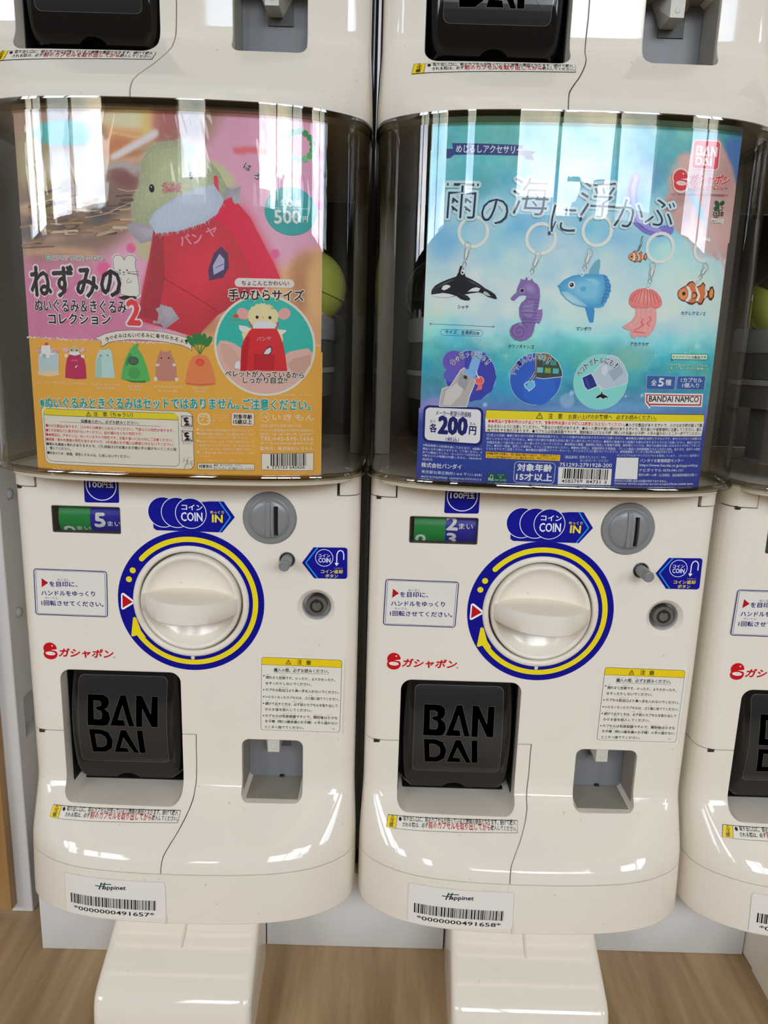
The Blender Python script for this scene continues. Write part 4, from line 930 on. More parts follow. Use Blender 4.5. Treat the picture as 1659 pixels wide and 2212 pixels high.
def sheet(name, paint, quad, parent, mat):
    """the poster sheet: grid warped so that its outline follows the four corners of the real sheet"""
    (x0, z0), (x1, z1) = (paint.x[0], paint.z[0]), (paint.x[-1], paint.z[-1])
    nz, nx = paint.X.shape; V = [(x / 1000, poster_y(x / 1000), z / 1000) for x, z in zip(paint.X.ravel(), paint.Z.ravel())]
    TL, TR, BR, BL = quad
    keep = []
    for j in range(nz - 1):
        zc = paint.z[j] + .5; t = (TL[1] - zc) / (TL[1] - BL[1]); xl = TL[0] + (BL[0] - TL[0]) * t; t = (TR[1] - zc) / (TR[1] - BR[1]); xr = TR[0] + (BR[0] - TR[0]) * t
        for i in range(nx - 1):
            if xl <= paint.x[i] + .5 <= xr: keep.append((j * nx + i, j * nx + i + 1, (j + 1) * nx + i + 1, (j + 1) * nx + i))
    me = mesh(name, V, keep, mat, smooth=True)
    im = np.clip(paint.im / 255, 0, 1); lin = np.where(im <= .04045, im / 12.92, ((im + .055) / 1.055) ** 2.4); lin = lin * np.minimum(PG, .93 / np.maximum(lin.max(-1, keepdims=True), 1e-3))
    ca = me.color_attributes.new('print', 'FLOAT_COLOR', 'POINT'); ca.data.foreach_set('color', np.concatenate([np.clip(lin, 0, .93).reshape(-1, 3), np.ones((nx * nz, 1))], 1).astype(np.float32).ravel())
    # snap the outline to straight edges
    return link(name, me, parent)
def print_paper(name):
    m = principled(name, (1, 1, 1), .42); nt = m.node_tree; a = N(nt, 'ShaderNodeAttribute', attribute_name='print'); nt.links.new(a.outputs['Color'], nt.nodes['Principled BSDF'].inputs['Base Color']); return m
PAPER = print_paper('printed_paper')
def film(name, x0, x1, z0, z1, parent, off=.0010):
    xs = [x0 + (x1 - x0) * i / 60 for i in range(61)]; V = [(x, poster_y(x) - off, z) for z in (z0, z1) for x in xs]
    return link(name, mesh(name, V, [(i, i + 1, 62 + i, 61 + i) for i in range(60)], FILM, smooth=True), parent)
def poly_fig(p, k, items):
    for col, pts in items: p.poly(pts, col, k); k += .5
# ---------- pink and orange poster ----------
r0 = add_root('poster', (XC, 0, ZOFF + .1365), 'pink and orange poster of plush toys behind the left canopy', 'poster')
PT = Paint(-108, 118, 136, 393, (196, 140, 168), 3)
n1, n2, n3 = PT.noise(30, 14), PT.noise(9, 3), PT.noise(60, 60)
PT.im += n3[..., None] * np.array((10, 14, 12))
PT.poly([(-113.5,304.9),(-48.4,292.4),(-6.5,248.6),(-7.2,228.8),(-121.8,225.4)], (178, 104, 138), 8)
PT.poly([(-108.8,394.1),(46.3,395.2),(38.1,374.3),(26.8,367.9),(-12.1,357.8),(-13.7,318.3),(-27.5,305.5),(-51.8,291.7),(-114.7,293.4)], (142, 112, 92), 4)
m = np.clip((n1 - .1) * 2.2, 0, 1); PT.poly([(-105.7,342.4),(-15.7,348.7),(-16.9,321.3),(-37.7,302.1),(-98.1,295.1)], (96, 76, 66), 6, .75)
PT.line([(-103.1,326.7),(-84.2,329.5),(-66.9,325.9),(-46.3,329.8)], 4, (176, 150, 124), 1.5).line([(-101.3,325.1),(-81.3,320.2),(-60.3,321.9),(-30.3,317.9)], 3.5, (170, 128, 96), 1.2).line([(-101.3,303.1),(-75.2,306.2),(-50.7,311.2),(-20.2,321.2)], 5, (158, 130, 110), 2).line([(-97.9,296.6),(-72.2,298.3),(-48.2,296.2)], 4, (188, 150, 118), 2)
PT.line([(-83.7,335.7),(-69.9,332.0),(-46.0,334.4)], 6, (172, 158, 146), 2, .8).line([(-89.7,328.0),(-89.7,304.6)], 4, (120, 88, 66), 1.5).blob([(-78.5,334.1)], 13, 17, (120, 108, 64), .8).blob([(-93.0,310.9),(-64.1,315.7),(-41.7,322.2)], 10, 8, (64, 56, 58), .8).blob([(-79.0,350.9)], 16, 12, (150, 138, 92), .8)
PT.blob([(-92.9,357.2),(-81.7,363.0)], 14, 16, (140, 132, 96), .7).blob([(-65.1,354.0),(-47.9,360.1)], 20, 9, (186, 170, 156), .8)
PT.poly([(-33.3,389.9),(3.6,390.7),(4.8,380.5),(-11.7,366.8),(-28.3,359.0),(-36.2,363.3)], (205, 152, 96), 3).blob([(-15.8,385.0)], 20, 6, (232, 226, 190), .95).blob([(-4.0,382.9)], 6, 10, (226, 206, 120), .9).blob([(-24.1,365.0)], 12, 10, (170, 104, 64), .9).blob([(8.1,384.5)], 11, 14, (150, 84, 84), .9)
PT.line([(-29.9,360.4),(-0.1,376.6)], 4.5, (206, 200, 208), .8).line([(-31.0,356.8),(-12.1,359.3),(2.8,367.8)], 4.5, (182, 146, 120), 1).line([(-32.0,376.7),(-11.5,373.6)], .9, (236, 200, 150), .4)
PT.blob([(-63.7,375.8)], 25.5, 8, (58, 158, 158), .95, hard=6)
PT.poly([(-32.8,354.4),(-24.5,357.0),(-13.6,353.0),(-11.0,345.8),(-16.1,339.7),(-25.3,338.8),(-31.0,344.8)], (126, 84, 82), 1.2).poly([(-31.7,355.6),(-24.5,357.6),(-12.3,352.4),(-13.8,347.6),(-22.1,352.8)], (150, 140, 140), 1)
# bread at the lower right
PT.poly([(3.2,235.7),(23.7,244.2),(50.7,263.3),(83.8,285.2),(96.8,298.7),(116.2,308.5),(118.7,235.9),(3.1,232.4)], (188, 144, 100), 2.5).blob([(103.4,288.2),(96.9,271.6),(70.6,257.5)], 10, 14, (156, 100, 62), .7).blob([(113.3,279.1),(83.8,271.0)], 9, 20, (206, 164, 112), .8).blob([(40.5,248.3)], 22, 5, (170, 118, 84), .7)
# plush toy
HEAD = [(-18.3,318.8),(-19.1,330.4),(-12.7,342.8),(-10.8,357.9),(-4.6,367.6),(5.1,371.4),(20.5,372.5),(28.1,369.2),(34.9,362.3),(43.7,353.0),(48.1,344.7),(51.7,332.7),(41.9,323.1),(-4.0,315.4)]
PT.poly(HEAD, (158, 163, 130), .9); PT.mix(PT.soft((n2 > .25).astype(float), .4) * np.exp(-(((PT.X - [(15.0,349.6)][0][0]) / 30) ** 2 + ((PT.Z - [(15.0,349.6)][0][1]) / 26) ** 2) ** 2), (186, 190, 158), .5)
PT.poly([(33.0,359.2),(42.5,359.6),(52.0,352.2),(58.2,339.1),(50.4,332.6),(42.1,335.4),(35.2,344.2)], (172, 172, 136), 1.0)
PT.blob([(8.4,344.0),(12.0,343.5),(14.5,342.9),(10.6,340.4),(8.6,338.5)], 2.6, 2.2, (188, 92, 104), .9)
PT.poly([(-6.5,319.1),(-1.6,326.0),(6.4,331.7),(14.3,336.3),(26.1,341.5),(39.7,345.0),(46.6,334.9),(41.9,325.5),(32.1,319.0),(13.6,312.2),(-2.2,310.5)], (172, 182, 202), 1.8); PT.mix(PT.soft((PT.noise(4, 3) > .1).astype(float), .4) * np.exp(-(((PT.X - [(17.6,326.9)][0][0]) / 26) ** 2 + ((PT.Z - [(17.6,326.9)][0][1]) / 9) ** 2) ** 2), (226, 230, 240), .6)
PT.poly([(-2.6,317.3),(12.5,319.6),(32.2,325.2),(46.0,334.9),(51.8,337.6),(64.5,324.0),(72.8,308.8),(80.6,294.6),(85.8,282.7),(70.7,274.4),(40.7,256.5),(29.1,244.4),(26.3,239.7),(-17.8,251.5),(-13.8,267.8),(-7.5,293.5)], (168, 58, 66), .8)
PT.poly([(25.6,322.5),(46.0,334.9),(51.8,337.6),(64.5,324.0),(72.8,308.8),(80.6,294.6),(83.8,282.6),(64.0,270.2),(51.0,282.6),(41.6,307.5),(28.7,313.3)], (216, 42, 72), 4, .9).poly([(-16.4,253.5),(-7.9,280.8),(0.2,293.7),(0.3,248.8)], (142, 58, 66), 4, .8)
PT.line([(-13.5,323.8),(-11.7,320.2),(-7.8,317.8)], .8, (176, 52, 60), .3).line([(40.1,349.3),(40.8,333.5)], 3.0, (206, 62, 78), .5)
PT.line([(-33.1,353.8),(-24.5,356.4),(-12.3,354.2)], 3, (158, 150, 150), .6).blob([(-23.0,346.2)], 9, 5, (112, 66, 66), .9, -15)
PT.line([(1.2,367.7),(4.8,363.1),(3.9,353.5)], .8, (186, 190, 160), .3).line([(26.8,367.4),(23.3,358.9),(21.2,349.8)], .8, (188, 192, 162), .3)
PT.poly([(-23.1,315.6),(-13.7,318.3),(-2.7,314.9),(-4.3,306.1),(-13.7,304.0),(-16.8,308.3)], (150, 146, 158), .8).poly([(48.0,343.5),(58.9,344.6),(55.7,339.0),(59.5,333.0),(51.7,330.9),(46.0,335.5)], (160, 152, 148), .8).poly([(-8.8,258.9),(-0.9,263.3),(8.1,260.7),(11.9,253.0),(7.6,247.0),(0.2,244.8),(-6.4,249.9)], (150, 146, 166), .8).poly([(-18.9,305.7),(-4.3,306.1),(-7.5,291.6),(-14.7,294.5)], (168, 160, 128), 1)
PT.poly([(44.2,303.9),(48.6,299.0),(49.1,288.9),(44.4,282.4),(35.2,280.2),(34.7,288.4),(38.8,299.3)], (84, 66, 92), 1).poly([(42.7,298.2),(46.0,295.1),(45.2,287.5),(37.9,284.7),(38.7,291.7)], (176, 176, 200), .9)
PT.poly([(-5.3,280.9),(40.9,269.5),(30.5,249.7),(-9.7,251.7)], (150, 52, 60), 5, .7)
for c, r_ in zip([(-20.1,300.7),(81.9,300.4),(98.2,351.9),(112.3,368.7),(113.3,335.5),(-40.6,286.3),(-107.5,279.0),(-84.5,275.8),(-68.3,250.1),(-104.8,262.6)], (3.4, 3.2, 3.2, 3.4, 3.2, 5, 3, 3.5, 3.4, 2.6)): PT.blob([c], r_, r_, (206, 74, 128), .8, hard=6)
PT.poly([(53.8,369.0),(64.9,370.8),(79.2,368.6),(77.6,365.5),(64.9,366.6),(54.1,364.9)], (196, 84, 96), .8)
# lower orange band
ORB = [(-107.2,236.3),(-69.2,235.6),(-34.2,235.3),(-0.2,235.3),(40.3,235.8),(83.8,236.8),(119.1,237.0),(119.7,129.6),(-113.1,123.1)]
PT.poly(ORB, (224, 166, 66), .4); PT.mix(np.clip(([(49.6,183.0)][0][1] - PT.Z) / 60, 0, 1), (228, 164, 52), .35)
PT.im += PT.noise(2.2, 2.2, 1)[..., None] * 2.0
Q0 = [(-102.5,387.7),(114.5,389.6),(116.1,137.5),(-101.6,137.3)]
sheet('poster_sheet', PT, Q0, r0, PAPER).location = (0, 0, -.1365)
p = Print(poster_y, .10, PG, cut=(4, 0)); rnd = random.Random(5)
# crisp part of the picture: basket sticks, plush fur, apron cloth
bz = [(-102.4,334.5),(-17.7,341.1),(-18.6,321.2),(-39.3,303.6),(-98.0,295.7)]
for i in range(70):
    x, z = rnd.uniform(bz[0][0], bz[1][0] - 6), rnd.uniform(bz[4][1] + 2, bz[0][1] + 3); a = math.radians(rnd.choice((-6, 4, 10, -12, 150, 28)) + rnd.uniform(-5, 5)); l = rnd.uniform(8, 26)
    if x + l > bz[1][0]: l = bz[1][0] - x
    if z < bz[4][1] + (x - bz[4][0]) * .13 + 3: continue
    p.line([(x, z), (x + l * abs(math.cos(a)), z + l * math.sin(a) * .5)], rnd.uniform(.5, 2.2), rnd.choice(('8e7460', '6e5646', 'a08a74', '5a463c', 'b09c88', '7c624c', '94724e', '4c4040')), 0, caps=True)
p.grad(HEAD, '8f957a', 'aab08c', [(11.9,352.5)][0], 0, 8).fur([(x * .97 + [(15.0,346.6)][0][0] * .03, z) for x, z in HEAD], 1500, 2.6, 80, ('b6bb96', '98a07c', 'a6ac86', 'c2c6a6'), .7, .2, 3)
AP = [(-2.6,317.3),(12.5,319.6),(32.2,325.2),(46.0,334.9),(51.8,337.6),(64.5,324.0),(72.8,308.8),(80.6,294.6),(85.8,282.7),(70.7,274.4),(40.7,256.5),(29.1,244.4),(26.3,239.7),(-17.8,251.5),(-13.8,267.8),(-7.5,293.5)]
p.grad(AP, 'a83440', 'c23a48', [(31.4,288.3)][0], .9, 8).poly([(32.1,322.7),(46.0,334.3),(51.8,337.0),(64.5,323.4),(72.8,308.8),(80.6,294.6),(85.1,282.7),(69.3,275.0),(61.0,295.7),(51.5,314.2),(41.9,321.2)], 'd42f4e', 1.8).poly([(-16.4,254.1),(-7.9,280.8),(-2.8,312.4),(3.2,313.2),(3.4,281.1),(-3.0,250.6)], '94333e', 1.8)
p.fur(AP, 1500, 2.0, 100, ('c8404e', 'b83442', 'd8485c', '9a2e3a'), 2.2, .2, 4, 70).line([(41.1,349.3),(42.1,335.4)], 3.0, 'c8405a', 1.5).line([(2.1,281.1),(24.3,268.9),(40.7,259.1)], .6, '8a2c36', 2.6, caps=False)
FL = [(-6.5,319.1),(-1.6,326.0),(6.4,331.7),(14.3,336.3),(26.1,341.5),(39.7,345.0),(46.6,334.9),(41.9,325.5),(32.1,319.0),(13.6,312.9),(-2.2,311.1)]
p.grad(FL, '9fabc0', 'bcc6d6', [(19.3,329.7)][0], 3.0, 6).fur(FL, 1300, 4.2, -95, ('ccd4e2', 'aab6ca', 'dde3ee', 'b8c2d4'), 3.6, .28, 6, 50)
p.poly([(44.2,303.9),(48.7,299.6),(49.5,289.6),(45.1,282.4),(35.2,280.2),(34.7,287.8),(38.8,298.7)], '4e3c58', 2.9).poly([(42.8,298.8),(46.3,295.1),(45.9,288.2),(38.5,284.1),(38.0,290.4)], '9c9cb8', 3.1).line([(40.0,289.2),(45.9,292.0)], .5, '5a5070', 3.3).line([(41.4,294.3),(46.0,295.8)], .4, '5a5070', 3.3)
p.fur([(4.2,345.1),(17.2,344.8),(17.0,339.4),(4.0,337.8)], 200, 1.6, 0, ('b8607a', 'c8788c', 'a45468'), 4.2, .5, 8, 180)
for q in ([(-23.1,315.6),(-19.0,317.5),(-13.8,317.0),(-6.6,315.4),(-4.1,312.3),(-5.0,306.7),(-13.0,304.0),(-15.6,306.4),(-17.5,308.2),(-20.0,311.3)], [(48.7,343.6),(51.9,341.9),(58.9,344.6),(56.3,340.2),(58.8,333.6),(54.3,334.0),(50.4,330.8),(46.6,334.9),(46.0,339.2)], [(-8.1,258.9),(-4.7,260.3),(-0.9,263.3),(2.7,260.5),(8.1,260.7),(9.3,256.8),(13.2,253.1),(7.7,249.0),(2.2,244.9),(-0.4,248.7),(-6.4,249.2),(-4.9,253.8)]): p.grad(q, '8f8a94', 'a29dac', q[4], 1.5, 4)
e = [(-103.0,236.7),(-69.2,235.9),(-34.2,235.6),(-0.2,235.3),(40.3,236.1),(83.8,236.8),(116.1,237.2)]
for a, b in zip(e, e[1:]):
    for j in range(22): t = j / 22; p.circ((a[0] + (b[0] - a[0]) * t, a[1] + (b[1] - a[1]) * t + rnd.uniform(-.5, .5)), rnd.uniform(.3, .85), 'ded4c4', 1, n=7)
BK, HW, TE = '2a2024', 'dcd3d6', '1f8a8a'
p.circ([(-81.5,293.0)][0], 2.2, HW, 1, n=20).circ([(-81.5,293.0)][0], 1.9, '2f8a70', 2, hole=1.1, n=20).circ([(-81.5,293.0)][0], .6, '2f8a70', 2, n=12)
p.text('ARTUNIV TECHNI COLOUR®', [(-78.9,291.2),(-39.1,291.6)], 3.1, '3c3836', .0, 6, halo=(.12, HW))
p.text('ねずみの', [(-96.8,265.5),(-28.5,266.1)], 22.0, BK, .045, 7, halo=(.105, HW))
# outlined mouse beside the title
ms = [(-33.2,289.9),(-33.5,293.2),(-31.6,295.4),(-28.4,295.9),(-26.3,294.1),(-25.3,292.2),(-24.5,294.3),(-22.3,295.9),(-18.7,295.7),(-16.8,293.5),(-17.6,289.9),(-16.8,285.3),(-15.8,280.2),(-15.2,274.3),(-15.0,269.2),(-16.8,267.6),(-23.1,267.6),(-28.8,268.8),(-29.0,273.9),(-30.6,278.1),(-34.4,282.3),(-32.9,286.5)]
C = Vector((sum(a[0] for a in ms) / len(ms), sum(a[1] for a in ms) / len(ms)))
p.poly([tuple(C + (Vector(a) - C) * 1.09) for a in ms], HW, 2).poly(ms, 'd8d2cc', 3).line(ms, .32, BK, 4, closed=True, caps=False)
for q in ([(-34.6,284.8),(-28.1,284.1)], [(-34.4,282.7),(-28.1,283.6)], [(-33.2,281.3),(-27.9,283.1)], [(-23.2,284.3),(-15.2,284.8)], [(-23.2,283.8),(-14.9,282.0)], [(-23.6,283.2),(-15.5,283.1)], [(-26.8,282.8),(-26.0,282.0),(-24.9,282.9)], [(-22.5,280.1),(-24.2,277.9),(-23.7,276.8),(-20.7,277.4),(-21.0,278.8)], [(-29.2,280.6),(-27.7,279.1),(-28.2,277.2)]): p.line(q, .28, BK, 5, caps=False)
p.circ([(-28.7,285.4)][0], .6, BK, 5, n=8).circ([(-23.5,285.5)][0], .6, BK, 5, n=8).circ([(-25.9,284.0)][0], .6, BK, 5, n=8)
p.poly([(-31.2,266.6),(-26.6,267.9),(-18.6,267.4),(-17.0,266.6),(-18.7,265.5),(-27.6,265.1)], BK, 3)
p.text('ぬいぐるみ＆きぐるみ', [(-94.6,255.3),(-25.2,255.4)], 8.8, BK, .03, 9, halo=(.10, HW))
p.text('コレクション', [(-84.4,246.4),(-37.1,247.3)], 7.6, BK, .035, 9, halo=(.10, HW)).text('2', [(-24.6,247.9),(-15.6,247.8)], 17, 'c23a40', .05, 9, halo=(.10, HW))
# ribbon
rb = [(-50.0,237.0),(-41.5,240.9),(-33.2,242.9),(-23.2,243.8),(-10.6,243.9),(1.9,243.2),(12.6,241.1),(21.5,238.8),(21.4,230.3),(19.5,232.1),(14.2,234.2),(0.8,236.4),(-10.9,237.0),(-23.5,237.0),(-33.5,235.9),(-40.0,234.4),(-44.9,231.1),(-45.0,235.7)]
p.poly(rb, 'e0d8cf', 3).line(rb, .3, '4a4040', 4, closed=True, caps=False)
for ch, q in zip('きぐるみはぬいぐるみに着せられるよ！', [(-40.4,236.7),(-36.9,237.9),(-34.0,238.5),(-30.7,239.2),(-27.2,239.6),(-23.8,239.9),(-20.4,239.9),(-17.0,240.2),(-13.9,240.2),(-10.5,240.2),(-6.9,240.1),(-3.1,240.1),(0.5,239.8),(3.8,239.4),(7.4,238.8),(10.7,238.0),(14.3,237.3),(17.8,236.5)]):
    p.text(ch, [(q[0] - 1.35, q[1] - 1.2), (q[0] + 1.35, q[1] - 1.3)], 2.9 if ch not in 'よ' else 2.2, BK, .02, 5, res=1)
# six little plush figures
def fig(k, *it):
    for col, q in it: p.poly(q, col, k); k += 1
fig(3, ('9fb0b6', [(-95.3,219.9),(-94.4,223.9),(-91.9,227.1),(-85.7,229.1),(-80.8,227.9),(-78.3,224.9),(-78.4,220.4),(-79.2,211.4),(-95.2,210.9)]), ('c9b295', [(-96.1,212.2),(-78.6,212.8),(-78.8,209.6),(-87.2,208.3),(-96.1,209.4)]), ('b98a96', [(-96.9,228.3),(-92.8,228.9),(-91.4,226.3),(-94.3,225.5),(-96.4,226.6)]), ('b98a96', [(-83.3,227.8),(-78.8,228.4),(-78.2,227.1),(-81.0,225.2),(-83.1,225.8)]), ('e2e2e2', [(-91.6,230.9),(-84.3,231.3),(-84.4,226.5),(-86.2,221.9),(-91.2,222.7),(-92.1,227.1)]))
p.poly([(-89.3,231.1),(-88.2,233.0),(-86.6,233.3),(-85.9,231.2)], 'c23a40', 8).line([(-92.7,223.5),(-81.0,225.2)], 1.4, 'e6e8ea', 8).circ([(-89.9,223.4)][0], 1.6, '8a9aa6', 8, n=14)
fig(3, ('a02e4e', [(-74.2,208.0),(-73.2,217.0),(-71.7,222.4),(-69.5,225.1),(-60.9,225.4),(-58.4,221.0),(-57.7,215.7),(-57.8,207.8),(-65.8,207.2)]), ('a9a07c', [(-70.2,228.6),(-68.1,231.0),(-65.3,231.6),(-62.5,230.6),(-61.5,228.5),(-62.8,225.3),(-69.0,225.0)]), ('c49aa4', [(-74.9,229.4),(-71.5,229.9),(-69.7,228.2),(-72.2,226.4),(-74.6,227.5)]), ('c49aa4', [(-61.7,228.0),(-59.9,230.0),(-57.4,230.1),(-57.6,227.9),(-60.9,226.4)]), ('e0dede', [(-70.4,225.5),(-68.9,227.1),(-62.2,227.3),(-61.4,225.4),(-65.7,224.2)]), ('e0dede', [(-73.5,225.0),(-71.2,225.4),(-70.9,223.1),(-73.4,222.7)]), ('e0dede', [(-60.9,225.2),(-58.1,224.9),(-58.2,222.8),(-60.7,223.1)]))
p.circ([(-67.7,228.2)][0], .6, BK, 9, n=8).circ([(-63.8,228.1)][0], .6, BK, 9, n=8).text('パンヤ', [(-68.5,220.3),(-63.7,220.1)], 1.3, 'e2b4c4', .02, 9, res=1).poly([(-66.0,215.9),(-64.6,217.4),(-63.9,217.3),(-65.1,215.3)], 'd8d2d8', 9)
fig(3, ('9db8b4', [(-50.8,208.8),(-49.7,221.3),(-47.7,227.5),(-46.3,229.2),(-41.2,229.3),(-39.3,230.4),(-37.9,228.7),(-37.2,225.2),(-36.7,217.2),(-35.9,209.0)]), ('8aaaa8', [(-50.4,208.8),(-49.2,221.3),(-45.9,226.7),(-45.5,217.0),(-46.3,208.7)]))
p.circ([(-45.8,224.9)][0], .6, '5a6a5e', 6, n=8).circ([(-40.8,225.3)][0], .6, '5a6a5e', 6, n=8)
fig(3, ('4f9a55', [(-31.6,208.5),(-29.9,216.5),(-27.3,223.7),(-23.8,230.0),(-21.0,233.2),(-17.7,234.6),(-17.3,233.3),(-18.3,231.0),(-14.9,225.9),(-12.0,218.0),(-9.8,208.2),(-13.9,206.3),(-23.0,206.4)]), ('2f6a38', [(-30.3,208.3),(-21.1,207.2),(-12.9,207.8),(-13.9,206.3),(-23.0,206.2)]), ('3d7c45', [(-27.9,220.2),(-23.9,227.3),(-22.6,225.6),(-24.2,220.3),(-27.1,217.9)]))
p.circ([(-21.6,221.9)][0], 3.8, '2e5236', 6, rz=3.1, n=24).circ([(-21.6,221.9)][0], 3.0, '4a5a52', 7, rz=2.4, n=24).circ([(-21.4,213.2)][0], 4.4, '458a4c', 6, n=24)
fig(3, ('a87468', [(-6.0,208.3),(-5.3,217.3),(-3.9,225.3),(-2.2,228.4),(-1.6,230.5),(0.6,229.1),(4.2,229.2),(5.8,230.7),(6.3,228.2),(7.8,224.8),(9.8,217.7),(9.8,208.6),(1.7,207.9)]), ('cfc4c8', [(-7.2,210.1),(-5.0,211.1),(-4.2,208.4),(-6.4,207.3)]), ('cfc4c8', [(8.5,210.6),(10.8,210.5),(11.2,208.3),(8.9,207.9)]), ('cfc4c8', [(-5.2,220.1),(-2.6,220.4),(-2.9,218.6),(-5.2,218.4)]), ('cfc4c8', [(7.0,220.7),(9.5,220.9),(9.6,219.1),(7.3,218.7)]))
p.circ([(-0.9,224.5)][0], .6, BK, 7, n=8).circ([(4.6,224.7)][0], .6, BK, 7, n=8)
fig(3, ('cf7a4e', [(16.0,207.2),(17.5,215.3),(20.0,223.3),(22.8,226.8),(27.3,228.0),(31.8,227.2),(34.4,223.8),(36.9,215.8),(38.4,207.4),(26.8,205.7)]), ('bb5f3e', [(16.4,207.0),(26.8,206.6),(38.2,207.5),(38.0,206.4),(26.8,205.2),(16.7,206.0)]))
p.circ([(27.3,222.2)][0], 3.2, 'c8402e', 6, rz=2.7, n=24).circ([(27.3,221.8)][0], 2.6, 'd0573f', 7, rz=2.0, n=20)
for a in (-32, -14, 0, 14, 32):
    b0 = [(27.3,228.0)][0]; t = math.radians(90 - a); L_ = 15; tip = (b0[0] + L_ * math.cos(t), b0[1] + L_ * math.sin(t)); mid = (b0[0] + 9 * math.cos(t), b0[1] + 9 * math.sin(t))
    if a: p.line([b0, mid], .7, '4a7c3a', 6, caps=False)
    p.circ(((mid[0] + tip[0]) / 2, (mid[1] + tip[1]) / 2 - .8), 4.4, '2f6e3c', 7 if a else 6, rz=2.0, rot=t, n=18)
for s_, q in (('ショートケーキちゃん', [(-97.7,202.6),(-74.5,203.3)]), ('パンヤちゃん', [(-71.3,202.9),(-57.9,203.1)]), ('ねずみのぬいぐるみ', [(-53.2,202.8),(-32.7,203.1)]), ('（えだまめ色）', [(-50.3,200.3),(-36.0,200.5)]), ('えだまめの', [(-26.5,202.3),(-15.3,202.5)]), ('きぐるみ', [(-25.3,200.0),(-16.9,200.1)]), ('ねずみのぬいぐるみ', [(-7.1,202.8),(13.7,203.0)]), ('（にんじん色）', [(-3.9,199.8),(10.3,199.9)]), ('にんじんの', [(21.5,202.7),(32.7,202.8)]), ('きぐるみ', [(22.8,200.2),(31.0,200.3)])):
    p.text(s_, q, 1.9, 'f4e2c0', .01, 4, res=1)
# round photograph
cc = [(74.4,235.6)][0]
p.circ(cc, 36.6, 'e8e0d4', 3, n=64).circ(cc, 34.9, '2f9f94', 4, n=64)
A = [math.radians(v) for v in range(183, 358, 5)]
p.poly([(cc[0] + 34.8 * math.cos(a), cc[1] + 34.8 * math.sin(a)) for a in A] + [(105.5,234.7),(99.3,233.5),(92.3,231.8),(89.6,229.8),(59.4,224.5),(57.3,233.3),(52.4,236.6),(47.1,238.1),(42.2,238.3)], 'c09a92', 5)
p.poly([(94.9,226.8),(107.3,230.3),(107.7,223.1),(102.1,215.8),(95.0,216.5),(90.5,222.7)], 'b08a80', 6).poly([(41.8,237.6),(50.6,234.0),(55.8,227.0),(56.6,217.3),(50.4,217.1),(44.2,224.1)], 'b89288', 6)
p.circ([(59.0,257.8)][0], 4.6, 'd49a98', 6, rz=3.9, rot=-.5, n=24).circ([(88.5,258.8)][0], 4.6, 'd49a98', 6, rz=3.9, rot=.5, n=24)
p.line([(49.6,253.0),(59.7,253.5)], .5, 'a05046', 6).poly([(51.8,256.8),(54.9,257.6),(56.2,255.5),(52.6,254.4)], 'b8443a', 7)
p.poly([(58.0,243.8),(61.4,247.4),(66.7,248.5),(80.8,248.9),(86.9,246.5),(87.8,239.5),(84.3,237.6),(59.5,236.9)], 'c8bc8e', 6)
p.circ([(73.4,256.5)][0], 10.4, 'cfc596', 7, rz=8.6, n=40); rnd = random.Random(2)
for i in range(40): a = rnd.uniform(0, 6.28); p.circ(([(73.4,256.5)][0][0] + 10 * math.cos(a), [(73.4,256.5)][0][1] + 8.3 * math.sin(a)), 1.1, 'cbc190', 7, n=7)
p.poly([(65.8,249.7),(67.6,252.0),(72.0,253.4),(78.2,253.0),(83.4,250.8),(81.7,248.5),(73.7,247.7),(66.7,247.9)], 'dcdde2', 8).poly([(56.1,249.7),(61.4,249.0),(64.0,247.5),(61.4,245.0),(58.0,244.9),(56.1,247.3)], 'e0dcdc', 8).poly([(84.3,247.5),(89.6,247.3),(90.1,246.5),(86.9,243.9),(84.7,245.4)], 'e0dcdc', 8).poly([(52.5,219.0),(53.1,222.5),(55.8,224.4),(56.8,220.9),(56.2,218.2)], 'e0dcdc', 8)
for q in [(69.1,255.7),(78.3,255.7)]: p.circ(q, 1.15, '241a18', 9, n=14)
p.poly([(72.0,256.0),(74.7,256.1),(73.4,255.1)], 'c88a80', 9)
p.poly([(56.6,216.8),(57.2,228.0),(57.5,234.2),(59.5,239.5),(63.1,245.3),(65.4,247.6),(83.0,248.1),(85.2,243.8),(87.8,236.9),(89.2,229.8),(90.7,217.7)], 'b8282e', 8).poly([(57.5,217.3),(57.5,228.0),(58.6,234.2),(62.2,242.2),(64.0,240.5),(62.1,229.0),(61.5,217.0)], 'a01f28', 9)
p.line([(65.4,247.6),(63.4,252.3)], .9, 'b8383c', 9).line([(82.7,248.1),(84.3,252.6)], .9, 'b8383c', 9)
p.poly([(67.2,229.2),(81.6,229.1),(80.5,218.4),(67.0,218.3)], 'a4202a', 10).line([(67.0,218.3),(67.2,229.2),(81.6,229.1),(80.5,218.4)], .3, '8a1a22', 11, caps=False)
p.poly([(72.8,229.5),(74.6,232.9),(77.7,235.7),(79.7,235.5),(79.9,232.2),(78.5,229.3)], '5c3038', 11).poly([(73.8,229.7),(75.3,232.5),(78.1,234.3),(79.0,233.9),(78.8,231.3),(77.2,229.6)], 'c8ccd2', 12)
p.text('パンヤ', [(68.8,238.7),(79.4,239.6)], 2.9, 'dc8ca4', .03, 11)
p.quad_round([(53.5,282.6),(95.4,283.3),(95.8,277.3),(53.1,276.4)], 3.0, 'dfd6d2', 4).poly([(74.8,276.6),(76.8,276.6),(75.8,275.4)], 'dfd6d2', 4)
p.text('ちょこんとかわいい', [(58.4,277.6),(91.8,278.7)], 3.2, BK, .02, 6)
p.text('手のひらサイズ', [(49.1,266.9),(102.5,268.3)], 7.9, '35211c', .035, 13, halo=(.11, 'e4dcd4'))
